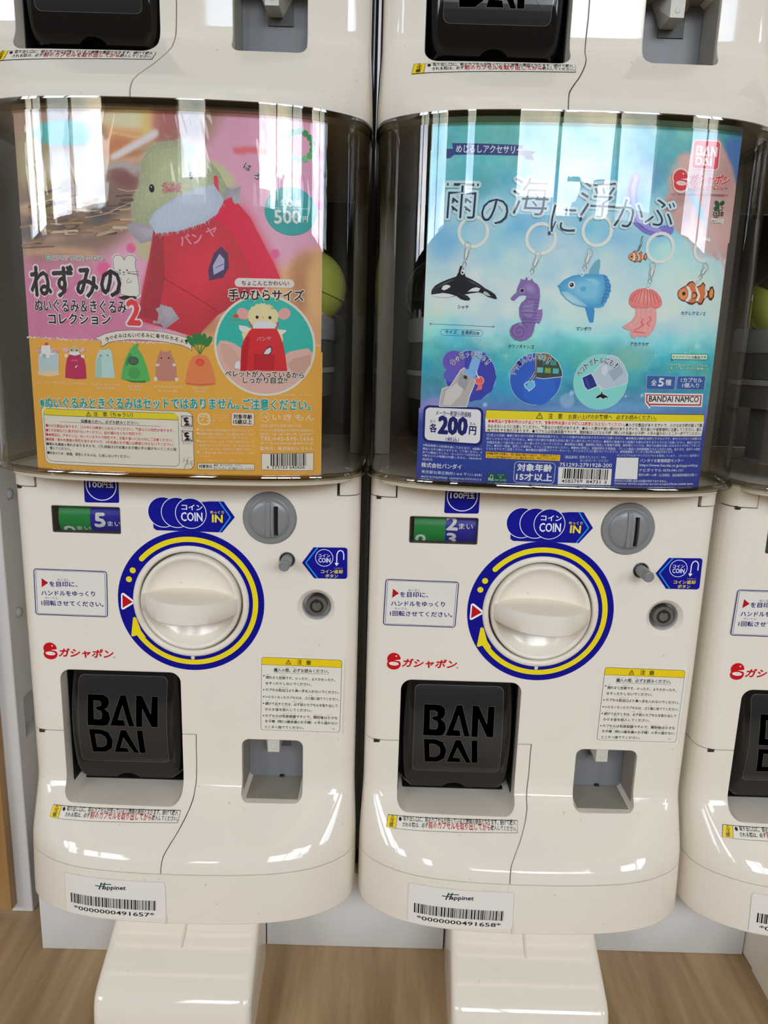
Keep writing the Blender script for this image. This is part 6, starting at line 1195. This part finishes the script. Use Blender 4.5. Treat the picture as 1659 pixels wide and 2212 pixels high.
for a in ([(45.3,269.6),(46.4,264.5),(44.5,260.1),(39.4,256.9)], [(48.9,269.7),(49.5,263.7),(46.5,257.6),(44.4,251.5)], [(52.5,269.8),(54.2,263.0),(52.1,256.9),(50.9,250.8)], [(56.2,270.0),(57.8,263.1),(56.1,257.9),(55.2,253.5)]): p.line(a, .7, 'f2bcb8', 8)
for a in ([(49.6,262.9),(48.1,260.2),(50.1,258.6),(46.7,255.9),(44.1,254.5)], [(54.0,264.3),(55.2,262.2),(52.7,259.5),(54.7,257.9)], [(43.4,253.2),(47.0,253.3),(51.6,252.6)]): p.line(a, .9, 'cc5c60', 9)
def clown(A_, s_, k):
    """clownfish: A_ maps unit box (u right, v down) to the sheet"""
    M = lambda *q: [A_(u, v) for u, v in q]; O_, D_ = 'b8653a', '4a2a20'
    p.poly(M((0, .55), (.03, .42), (.12, .33), (.22, .26), (.30, .14), (.40, .10), (.46, .18), (.50, .30), (.62, .22), (.68, .12), (.74, .22), (.73, .34), (.80, .42), (.85, .40), (.88, .28), (.95, .26), (1, .42), (.99, .62), (.92, .74), (.86, .72), (.82, .62), (.74, .68), (.66, .88), (.58, .90), (.52, .80), (.40, .90), (.30, .88), (.22, .80), (.12, .78), (.04, .70)), D_, k)
    p.poly(M((.01, .55), (.05, .42), (.14, .35), (.24, .28), (.33, .17), (.40, .14), (.46, .22), (.50, .33), (.62, .27), (.68, .17), (.72, .27), (.72, .38), (.80, .46), (.80, .58), (.70, .66), (.64, .82), (.58, .84), (.52, .76), (.40, .84), (.30, .82), (.20, .76), (.10, .74), (.04, .66)), O_, k + 1)
    p.poly(M((.86, .44), (.91, .33), (.95, .34), (.97, .48), (.94, .64), (.88, .66), (.85, .58)), 'c08048', k + 1).poly(M((.03, .55), (.07, .42), (.16, .36), (.24, .45), (.25, .62), (.17, .74), (.08, .70)), 'cf8450', k + 2)
    p.poly(M((.22, .27), (.30, .30), (.37, .48), (.36, .66), (.27, .80), (.20, .78), (.28, .62), (.28, .44)), 'dfe0de', k + 3).poly(M((.46, .24), (.52, .34), (.58, .50), (.60, .60), (.54, .78), (.48, .78), (.54, .58), (.48, .40)), 'dfe0de', k + 3).poly(M((.72, .34), (.78, .42), (.80, .52), (.74, .68), (.71, .66), (.75, .52)), 'dfe0de', k + 3)
    p.circ(A_(.165, .53), s_ * .9, '1a1412', k + 4, n=16).circ(A_(.44, .58), s_ * 1.6, D_, k + 4, n=18).circ(A_(.43, .59), s_ * 1.1, 'b07a4a', k + 5, n=18)
def box_map(q): return lambda u, v: (q[0][0] + (q[1][0] - q[0][0]) * u + (q[2][0] - q[0][0]) * v, q[0][1] + (q[1][1] - q[0][1]) * u + (q[2][1] - q[0][1]) * v)
clown(box_map([(71.8,292.2),(101.1,292.8),(74.3,271.5)]), 1.5, 6); clown(box_map([(33.8,310.5),(47.4,310.5),(34.8,300.4)]), .75, 6)
p.line([(43.1,318.7),(42.9,314.3),(41.0,309.5)], 1.4, '55606a', 6).line([(43.5,318.4),(42.6,313.7)], .5, 'a8b4ba', 7)
for s_, a in (('シャチ', [(-85.0,266.0),(-77.1,265.9)]), ('タツノオトシゴ', [(-47.0,239.2),(-28.4,239.3)]), ('マンボウ', [(1.4,253.0),(12.3,253.1)]), ('アカクラゲ', [(41.8,243.4),(55.6,243.5)]), ('カクレクマノミ', [(77.5,266.4),(97.0,266.6)])): p.text(s_, a, 2.7, '1a2c50', .01, 5)
p.line([(-104.6,255.0),(-58.0,254.0)], .2, '1f3a66', 5, caps=False)
for q in ([(-103.5,255.8),(-104.6,255.0),(-103.6,254.0)], [(-59.0,254.9),(-57.8,254.0),(-59.0,253.2)]): p.line(q, .25, '1f3a66', 5)
q = [(-96.5,251.4),(-65.9,251.4),(-65.8,247.0),(-96.2,247.0)]; p.quad_round(q, 2.0, '1f5a78', 5, frame=.2); p.text('サイズ：全長約3㎝', [(-93.1,248.0),(-68.7,247.8)], 3.0, '14405c', .01, 5)
# three round pictures
def sparkle(c, r_): p.poly([(c[0] - r_, c[1]), (c[0], c[1] + .18), (c[0] + r_, c[1]), (c[0], c[1] - .18)], 'd8e6ee', 4).poly([(c[0], c[1] - r_), (c[0] + .18, c[1]), (c[0], c[1] + r_), (c[0] - .18, c[1])], 'd8e6ee', 4)
for c, r_ in zip([(-48.1,233.4),(42.1,206.9),(61.4,237.0),(84.3,239.7),(-48.0,297.9),(38.9,246.2)], (4, 3.5, 3, 2, 2.5, 2.5)): sparkle(c, r_)
def disc(c, r_, col): p.circ(c, r_ + .35, 'a8d0e0', 5, n=56).circ(c, r_, col, 6, n=56)
c = [(-73.1,218.2)][0]; disc(c, 18.4, '3a3e96')
p.poly([(-74.8,236.6),(-66.6,236.5),(-63.3,234.6),(-56.3,225.9),(-54.2,217.9),(-56.8,208.0),(-64.6,201.2),(-72.8,199.2)], '343a94', 7).circ([(-85.7,228.2)][0], 8, '5a4aa0', 7, n=30).circ([(-87.7,218.4)][0], 5, '5250a4', 7, n=30)
p.poly([(-70.9,236.7),(-65.0,236.3),(-66.3,230.4),(-69.6,216.6),(-75.5,219.6),(-74.2,226.2)], '6f9cc8', 8).poly([(-78.1,223.6),(-70.7,222.2),(-68.6,219.9),(-71.8,212.4),(-80.2,216.2)], '5c8cc0', 9)
WH = 'e0e4e8'; g_ = [(-94.7,195.1),(-94.4,200.8),(-93.1,207.9),(-87.3,210.0),(-80.5,221.9),(-78.1,223.8),(-71.5,218.1),(-69.5,214.1),(-73.0,204.2),(-75.0,195.7)]
p.line(g_, 1.0, WH, 9, closed=True).poly(g_, '9a9694', 10).poly([(-90.4,206.8),(-81.7,213.7),(-76.7,212.2),(-79.6,203.9),(-86.6,196.2),(-92.4,195.9)], 'b0acaa', 11).poly([(-80.4,220.3),(-73.7,216.4),(-76.5,207.3),(-82.4,212.0)], '86868c', 11).poly([(-78.0,218.7),(-75.4,218.0),(-75.8,215.5),(-78.3,216.4)], '2a2c34', 12).poly([(-77.3,223.5),(-71.5,221.9),(-69.0,219.7),(-71.1,216.5),(-77.9,220.0)], '6f98c6', 11)
def mini_jelly(c, s_): p.circ(c, 2.7 * s_, 'ecc0bc', 9, n=24).circ(c, 2.3 * s_, 'e2625e', 10, n=24).poly([(c[0] - 1.6 * s_, c[1] - 1 * s_), (c[0] + 1.8 * s_, c[1] - 1 * s_), (c[0] + 1.6 * s_, c[1] - 5 * s_), (c[0] - 1.8 * s_, c[1] - 6 * s_), (c[0] - .6 * s_, c[1] - 3 * s_)], 'e47672', 10)
mini_jelly([(-66.4,215.0)][0], 1.25); p.line([(-69.0,221.5),(-68.3,219.1),(-66.8,216.7)], .8, 'c0c4c8', 11)
p.arctext('傘の取っ手にも！', (c[0] - .3, c[1] - 1), 14.6, 148, 36, 4.3, '1c2060', .02, 14, halo=(.09, WH))
c = [(-25.4,217.5)][0]; disc(c, 18.7, '2850a6'); p.circ([(-22.6,210.7)][0], 12, '2a58b0', 7, n=40)
q = [(-26.4,236.0),(-17.9,235.9),(-10.1,230.5),(-6.6,223.4),(-6.2,220.0),(-19.8,218.1),(-25.3,218.8)]; p.line(q, .9, WH, 8, closed=True).poly(q, '33403c', 9)
for i, a in enumerate([(-23.0,233.3),(-18.5,233.6),(-22.7,224.1),(-17.0,223.9),(-11.2,223.7),(-19.0,229.5),(-13.3,229.6)]): p.poly([(a[0] - 2.2, a[1] - 1.8), (a[0] + 2.2, a[1] - 1.9), (a[0] + 2.2, a[1] + 1.8), (a[0] - 2.2, a[1] + 1.9)], ('4a8a6a', '7a5a34', '58a0a8', '6a8a3a', '4a9a9a', '2a5c4a', '3c7a6c')[i], 10)
p.line([(-26.0,235.7),(-25.5,223.6),(-25.4,218.8)], .9, '7a4a34', 10)
p.line([(-26.0,222.0),(-27.7,218.7),(-29.5,216.1)], 1.6, WH, 8).line([(-26.0,222.0),(-27.7,218.7),(-29.5,216.1)], 1.0, '5a3a30', 9)
q = [(-33.4,213.3),(-31.9,214.9),(-29.1,215.8),(-26.6,215.9),(-25.8,212.7),(-27.5,210.6),(-29.8,208.7),(-30.7,210.1),(-32.4,211.1)]; p.line(q, .8, WH, 8, closed=True).poly(q, '5aa4cc', 9).circ([(-31.8,213.3)][0], .5, '101820', 10, n=8)
p.arctext('チャームとしても！', (c[0] - .5, c[1] - 1), 14.8, 168, 52, 4.3, '1c2060', .02, 14, halo=(.09, WH))
c = [(22.4,216.7)][0]; disc(c, 19.8, '6fb8b4')
q = [(14.1,218.1),(18.0,224.8),(22.1,229.8),(26.2,234.8),(28.7,236.2),(33.4,234.5),(38.5,229.4),(42.1,222.4),(42.5,217.1),(36.3,214.3),(26.5,211.7),(20.1,213.8)]; p.line(q, .8, WH, 8, closed=True).poly(q, '9aaab8', 9).poly([(22.3,227.2),(25.7,229.9),(27.0,225.5),(25.6,221.1),(22.8,222.8)], 'b4c0ca', 10).poly([(27.2,223.8),(34.8,230.2),(39.0,224.1),(32.3,217.7)], '8496a8', 10)
q = [(8.7,219.5),(14.8,222.5),(16.8,219.9),(20.1,213.8),(13.5,210.7),(10.9,213.5)]; p.line(q, 1.0, WH, 10, closed=True).poly(q, '1c2a72', 11).poly([(10.4,218.8),(12.1,219.8),(15.1,212.0),(13.8,211.5)], '2c3c88', 12)
q = [(19.6,205.3),(21.5,207.1),(23.4,208.1),(23.9,210.3),(24.8,208.1),(27.4,207.0),(29.7,205.1),(27.1,205.6),(25.5,204.4),(23.4,205.8),(21.2,204.7)]; p.line(q, .6, WH, 10, closed=True).poly(q, '15151a', 11).line([(21.5,214.3),(22.8,212.1),(23.8,209.4)], .9, 'd0d4d8', 10)
p.arctext('ペットボトルにも！', (c[0] - .3, c[1] - 1.6), 15.2, 162, 46, 4.3, '12304a', .02, 14, halo=(.09, WH))
# right column
q = [(118.4,262.0),(134.1,262.3),(135.3,251.3),(119.1,251.7)]
def badge(TL, TR, BR, BL_, red, rim, k):
    p.quad_round([TL, TR, BR, BL_], 2.6, rim, k); C = (Vector(TL) + Vector(TR) + Vector(BR) + Vector(BL_)) / 4
    p.quad_round([tuple(C + (Vector(a) - C) * .93) for a in (TL, TR, BR, BL_)], 2.2, red, k + 1)
q = [(72.3,383.9),(93.4,384.6),(93.9,365.1),(72.9,364.9)]; badge(*q, 'b82c34', 'e2c8c6', 6)
for o_, hs in place_mark(*[(75.2,380.2),(91.4,380.5),(75.4,367.5)]): p.poly(o_, 'e6dcd8', 9, hs)
gasha(p, [(66.1,359.1),(67.1,354.8),(72.7,355.4),(103.4,356.7)], 8, red='b8202c', white='e6d0cc', h=6.2, halo=1.0, tm='')
p.text('GASHAPON', [(72.1,352.0),(99.3,353.2)], 2.3, 'b8202c', .03, 10, halo=(.12, 'e6d0cc')).text('TM', [(100.4,353.6),(102.7,353.7)], 1.0, 'b8202c', 0, 10)
p.text('「ガシャポン/GASHAPON」はバンダイの日本国登録商標です。', [(60.7,346.8),(104.6,348.7)], 1.7, '5a4048', 0, 6, res=1)
G_ = '14472c'; c = [(97.1,342.1)][0]
p.circ([(95.7,343.9)][0], 2.0, G_, 6, rz=1.5, rot=-.6, n=20).circ([(99.9,344.2)][0], 2.0, G_, 6, rz=1.5, rot=.6, n=20).circ([(95.8,340.8)][0], 2.0, G_, 6, rz=1.5, rot=.6, n=20).line([(97.5,343.4),(98.1,338.3)], .5, G_, 6).line([(98.2,339.7),(100.5,339.6),(101.1,341.2),(99.4,342.0)], .4, G_, 6)
p.circ([(96.4,336.8)][0], 2.6, G_, 6, hole=2.1, n=24).line([(96.1,338.6),(96.7,334.7)], .35, G_, 6).line([(94.8,337.3),(98.0,337.4)], .35, G_, 6).line([(95.0,336.0),(98.2,336.1)], .35, G_, 6).text('10', [(98.5,335.3),(101.9,335.5)], 3.3, '1a2a22', .03, 7)
p.poly([(92.3,333.6),(102.9,333.8),(102.6,330.6),(93.1,330.9)], 'dcd8cc', 5).text('バイオマス', [(93.9,332.8),(101.5,332.9)], .9, G_, 0, 6, res=1).text('植物由来プラスチック', [(93.4,331.5),(102.5,331.7)], .9, '1a2a22', .02, 6, res=1).text('No.180028', [(94.6,330.5),(101.5,330.7)], .7, G_, 0, 6, res=1)
q = [(73.1,238.7),(103.1,239.2),(102.9,234.8),(74.0,234.4)]; p.quad_round(q, 1.2, 'dfe8e0', 5); p.quad_round(q, 1.2, '1f7a50', 6, frame=.45).poly([(73.4,234.6),(75.9,234.4),(74.9,232.9)], '1f7a50', 5)
p.text('サステナブルな製品です', [(74.4,235.2),(101.7,235.6)], 2.2, '174a34', .015, 7, res=1)
p.text('このカプセルはリサイクルカプセルを', [(72.4,229.7),(103.4,229.9)], 1.9, 'e0f0e4', .012, 7, halo=(.08, '2a8a62'), res=1).text('使用しています（オンライン販売除く）', [(72.3,227.2),(102.9,227.4)], 1.9, 'e0f0e4', .012, 7, halo=(.08, '2a8a62'), res=1)
for q in ([(56.5,222.5),(79.2,222.5),(79.1,212.5),(56.8,212.7)], [(80.1,222.7),(103.5,223.1),(103.6,212.9),(80.0,213.0)]): p.quad_round(q, .9, 'b8c8dc', 5); C = Vector((sum(a[0] for a in q) / 4, sum(a[1] for a in q) / 4)); p.quad_round([tuple(C + (Vector(a) - C) * .972) for a in q], .8, '33508c', 6)
p.text('全', [(60.5,215.4),(64.6,215.5)], 4.2, WW, .025, 8).text('5', [(66.0,214.9),(70.0,214.9)], 5.8, WW, .04, 8).text('種', [(71.4,215.7),(75.8,215.7)], 4.2, WW, .02, 8)
p.text('1カプセル', [(83.4,218.3),(100.7,218.5)], 3.3, WW, .02, 8).text('1個入り', [(84.9,214.4),(98.6,214.5)], 3.3, WW, .02, 8)
q = [(56.4,209.8),(103.0,210.0),(103.3,200.1),(62.0,200.0),(61.3,197.8),(59.7,199.8),(57.2,202.2)]; p.poly(q, 'e0dede', 5)
q = [(57.6,208.7),(101.9,208.9),(102.1,201.2),(61.9,200.9),(61.1,199.6),(60.2,201.0),(58.1,203.1)]; p.poly(q, '9c2430', 6)
q = [(58.7,208.0),(100.9,208.2),(100.9,202.1),(61.2,202.0),(60.9,201.2),(60.4,202.3),(58.9,203.9)]; p.poly(q, 'e0dede', 7).text('BANDAI NAMCO', [(60.1,203.4),(99.6,203.8)], 4.3, '1a1618', .025, 9)
# price box and caution text
q = [(-106.6,195.4),(-62.2,195.3),(-61.7,166.4),(-106.5,167.6)]; p.quad_round(q, 4.2, '1a1f5c', 7); C = Vector((sum(a[0] for a in q) / 4, sum(a[1] for a in q) / 4)); q = [(-105.0,193.8),(-63.9,193.8),(-63.5,168.3),(-104.9,169.1)]; p.quad_round(q, 3.4, 'dedde2', 8)
PN = '1a1d5a'
p.text('メーカー希望小売価格', [(-97.3,188.2),(-71.1,187.7)], 3.7, PN, .02, 10).text('200', [(-94.6,174.8),(-74.1,174.5)], 12.6, PN, .06, 10).text('各', [(-101.4,175.2),(-96.1,175.2)], 6.6, PN, .045, 10).text('円', [(-72.0,174.9),(-67.0,174.8)], 6.2, PN, .045, 10).text('かく', [(-101.2,182.2),(-97.4,182.3)], 2.3, PN, .02, 10).text('えん', [(-71.8,182.1),(-67.4,182.0)], 2.2, PN, .02, 10).text('（税込）', [(-89.3,168.8),(-79.1,168.8)], 3.2, PN, .02, 10)
p.text('きぼうこうりかかく', [(-86.4,191.0),(-71.3,190.8)], 1.0, PN, 0, 10, res=1).text('ぜいこみ', [(-87.1,171.7),(-81.6,171.7)], .9, PN, 0, 10, res=1)
YQ = F_ = [(-60.3,193.9)][0]; TR_ = [(106.2,194.6),(106.6,189.2),(106.2,177.7)]; Lb = [(-60.5,187.1),(-60.3,177.1)]
p.poly([YQ, TR_[0], TR_[2], Lb[1]], '2a2522', 6); sx = .35
p.poly([(YQ[0] + sx, YQ[1] - sx), (TR_[0][0] - sx, TR_[0][1] - sx), TR_[1], Lb[0]], 'f2e02a', 7).poly([Lb[0], (TR_[1][0], TR_[1][1]), (TR_[2][0] - sx, TR_[2][1] + sx), (Lb[1][0] + sx, Lb[1][1] + sx)], 'e4e0d8', 7)
p.warn([(-20.6,188.8)][0], 4.6, k=9).text('注　意', [(-14.1,188.8),(-3.7,188.9)], 4.0, '2a2010', .02, 9).text('お買い上げのお客様へ', [(0.9,189.1),(33.5,189.8)], 3.4, '2a2010', .01, 9).text('必ずお読みください。', [(36.7,189.6),(67.1,190.1)], 3.4, '2a2010', .01, 9).line([(0.5,188.3),(67.2,189.2)], .22, '2a2010', 9, caps=False)
A = [(-58.2,184.3),(12.6,184.1)]; 
p.text('●本商品の対象年齢は15才以上です。対象年齢未満のお子様には絶対に与えないでください。', [[(-58.2,184.2)][0], [(43.9,184.6)][0]], 2.8, 'b81c28', .016, 9, res=1).text('●小さな部品がありますので、小さなお子様が誤って飲', [(44.3,184.5),(105.4,185.0)], 2.7, '1a1618', .014, 9, res=1)
p.text('み込まないように注意してください。窒息などの危険があります。●尖った部分や鋭い部分がありますので、取り扱いや保管場所に注意してください。思わ', [[(-58.5,180.5)][0], [(105.2,181.8)][0]], 2.7, '1a1618', .014, 9, res=1)
p.text('ぬケガをする恐れがあります。●カプセルは包装容器ですので、開封後は小さなお子様（特に3才未満のお子様）の手の届かないところへ捨ててください。', [[(-58.5,177.5)][0], [(105.0,178.8)][0]], 2.7, '1a1618', .014, 9, res=1)
WB = 'c8d2ea'
for s_, a, b in (('〈使用上の注意〉●傘に取り付けた状態で長時間放置すると、パーツが錆びる場合がありますのでご注意ください。●本商品は装飾を目的とするものです。傘やバッグなどの保護を目', [(-58.8,174.1)], [(105.9,175.3)]), ('的としたものではございません。●取り付け部分を無理な方向に強く引っ張らないでください。●強引に装着すると破損する恐れがありますので十分ご注意ください。●取り付けた', [(-58.6,171.4)], [(105.9,172.4)]),
                ('本商品を持って振り回したり、引っ張ったりしないでください。●本商品の装着、着脱時に発生した事故や故障、紛失等については、弊社では責任を負いかねますので予めご了承くだ', [(-58.5,168.6)], [(105.9,170.0)]), ('さい。●万が一破損、変形した場合は、すぐにご使用おやめください。●素材の特性上、同素材同士や革製品、プリント製品と長時間接触させると光沢の消失、貼り付き、色移りの原因', [(-58.5,166.2)], [(106.0,167.2)]),
                ('となりますのでご注意ください。●本商品を樹脂製のソファーやシート、タイルなどの上に置かないでください。長時間接触していると色が移る場合があります。', [(-58.4,163.7)], [(84.0,165.0)])): p.text(s_, [a[0], b[0]], 2.0, WB, .008, 5, res=1)
q = [(-58.6,162.5),(-2.9,161.9),(-2.8,157.3),(-58.5,157.7)]; p.poly(q, 'e8b82c', 6).text('自動販売機の性質上、同じ商品が続けて出たり、お求めのタイミン', [(-58.0,160.3),(-3.7,160.0)], 1.9, '4a3410', .014, 8, res=1).text('グにより記載商品が出てこない事があります。予めご了承ください。', [(-57.8,157.7),(-3.9,157.8)], 1.9, '4a3410', .014, 8, res=1)
for s_, a in (('※商品画像には処理を施しております。※画像と', [(-105.9,164.2),(-61.5,163.2)]), ('商品とは多少異なりますので、ご了承ください。※', [(-105.9,161.4),(-61.5,160.8)]), ('全ての商品にカニカン・わっかパーツが付きます。', [(-106.0,158.7),(-61.6,158.4)]), ('※傘などの小物類は付属しません。©BANDAI', [(-105.9,156.1),(-61.6,156.0)]), ('発売元', [(-105.9,153.1),(-98.3,153.2)])): p.text(s_, a, 1.9, WB, .01, 5, res=1)
p.text('株式会社バンダイ', [(-106.4,147.9),(-76.2,148.0)], 3.8, 'dfe4f0', .03, 5).text('東京都台東区駒形1-4-8 〒111-8081', [(-106.2,143.2),(-60.7,143.2)], 2.6, WB, .006, 5, res=1).text('MADE IN PHILIPPINES  GASHAPON STATION Ⅱ A', [(-106.2,139.9),(-60.7,140.1)], 1.7, WB, .006, 5, res=1)
q = [(-56.7,146.0),(-41.9,145.9),(-41.8,139.7),(-56.6,140.0)]; p.poly(q, '14483c', 5).text('FSC', [(-55.6,140.4),(-51.4,140.4)], 1.6, 'd0dcd8', .02, 6).line([(-55.8,142.6),(-54.4,142.3),(-53.9,145.1),(-52.2,144.6),(-52.4,142.1),(-54.1,141.8)], .3, 'd0dcd8', 6).text('ミックス', [(-48.7,144.6),(-44.3,144.6)], 1.0, 'b0c8c0', 0, 6, res=1).text('紙', [(-47.2,142.8),(-45.9,142.8)], 1.2, 'b0c8c0', 0, 6, res=1).text('FSC® C011391', [(-50.6,140.6),(-42.2,140.6)], 1.2, 'b0c8c0', 0, 6, res=1)
q = [(-36.8,156.0),(-5.7,155.9),(-6.0,139.4),(-36.8,139.8)]; p.quad_round(q, 3.0, 'd0d8ec', 5, frame=.35).text('対象年齢', [(-34.3,148.8),(-8.4,148.8)], 5.6, 'e6ebf4', .045, 6).text('15才以上', [(-34.7,141.6),(-7.7,141.6)], 5.6, 'e6ebf4', .05, 6)
p.text('［製品素材］彩色マスコット：PVC', [(0.8,159.3),(31.9,160.0)], 2.2, WB, .008, 5, res=1).text('わっかパーツ：シリコン', [(12.5,157.0),(33.8,157.4)], 2.2, WB, .008, 5, res=1).text('751293-2791928-200', [[(-2.7,153.2)][0], [(36.8,153.6)][0]], 2.8, 'e6ebf4', .02, 5)
a, b = [(-3.5,152.7),(-3.1,139.7)], [(37.1,152.4),(37.4,140.0)]; p.poly([a[0], b[0], b[1], a[1]], 'e2e0de', 5); a, b = [(0.1,151.8),(0.1,144.1)], [(34.4,151.8),(34.4,143.9)]; p.barcode(a[0], b[0], b[1], a[1], 88, 21, k=7)
p.text('4582769', [[(-0.3,140.8)][0], [(15.5,141.2)][0]], 2.5, '1a1618', .01, 7).text('84731', [(18.4,140.9),(29.2,140.8)], 2.5, '1a1618', .01, 7).text('8', [(32.4,140.9),(33.9,140.8)], 2.5, '1a1618', .01, 7)
p.text('※このカプセルはリサイクルカプセルを使用しています。（オンライン販売除く）', [(40.2,161.9),(106.2,162.3)], 2.0, WB, .006, 5, res=1)
p.poly([(40.0,161.1),(56.7,161.3),(57.4,144.8),(39.9,144.8)], 'e4e4e6', 5)
for s_, a, h in (('バンダイお客様相談センター', [(58.2,157.9),(92.9,158.2)], 2.7), ('https://www.bandai.co.jp/support/top', [(58.2,154.2),(106.0,154.1)], 2.7), ('ナビダイヤル 0570-041-101', [(58.2,150.6),(93.3,150.9)], 2.6), ('受付10時〜16時（土日祝日、当社指定休業日を除く）', [(58.1,147.2),(106.1,147.2)], 2.2), ('海外からのお問い合わせは受け付けておりません。', [(39.8,142.4),(81.3,142.6)], 2.0), ('Customer service inquiries are not accepted from outside Japan.', [(39.8,140.1),(104.0,140.2)], 2.2)): p.text(s_, a, h, 'dce2f0', .01, 5, res=1)
o = p.build('poster_print', r1); o.location = (0, 0, -.1365)
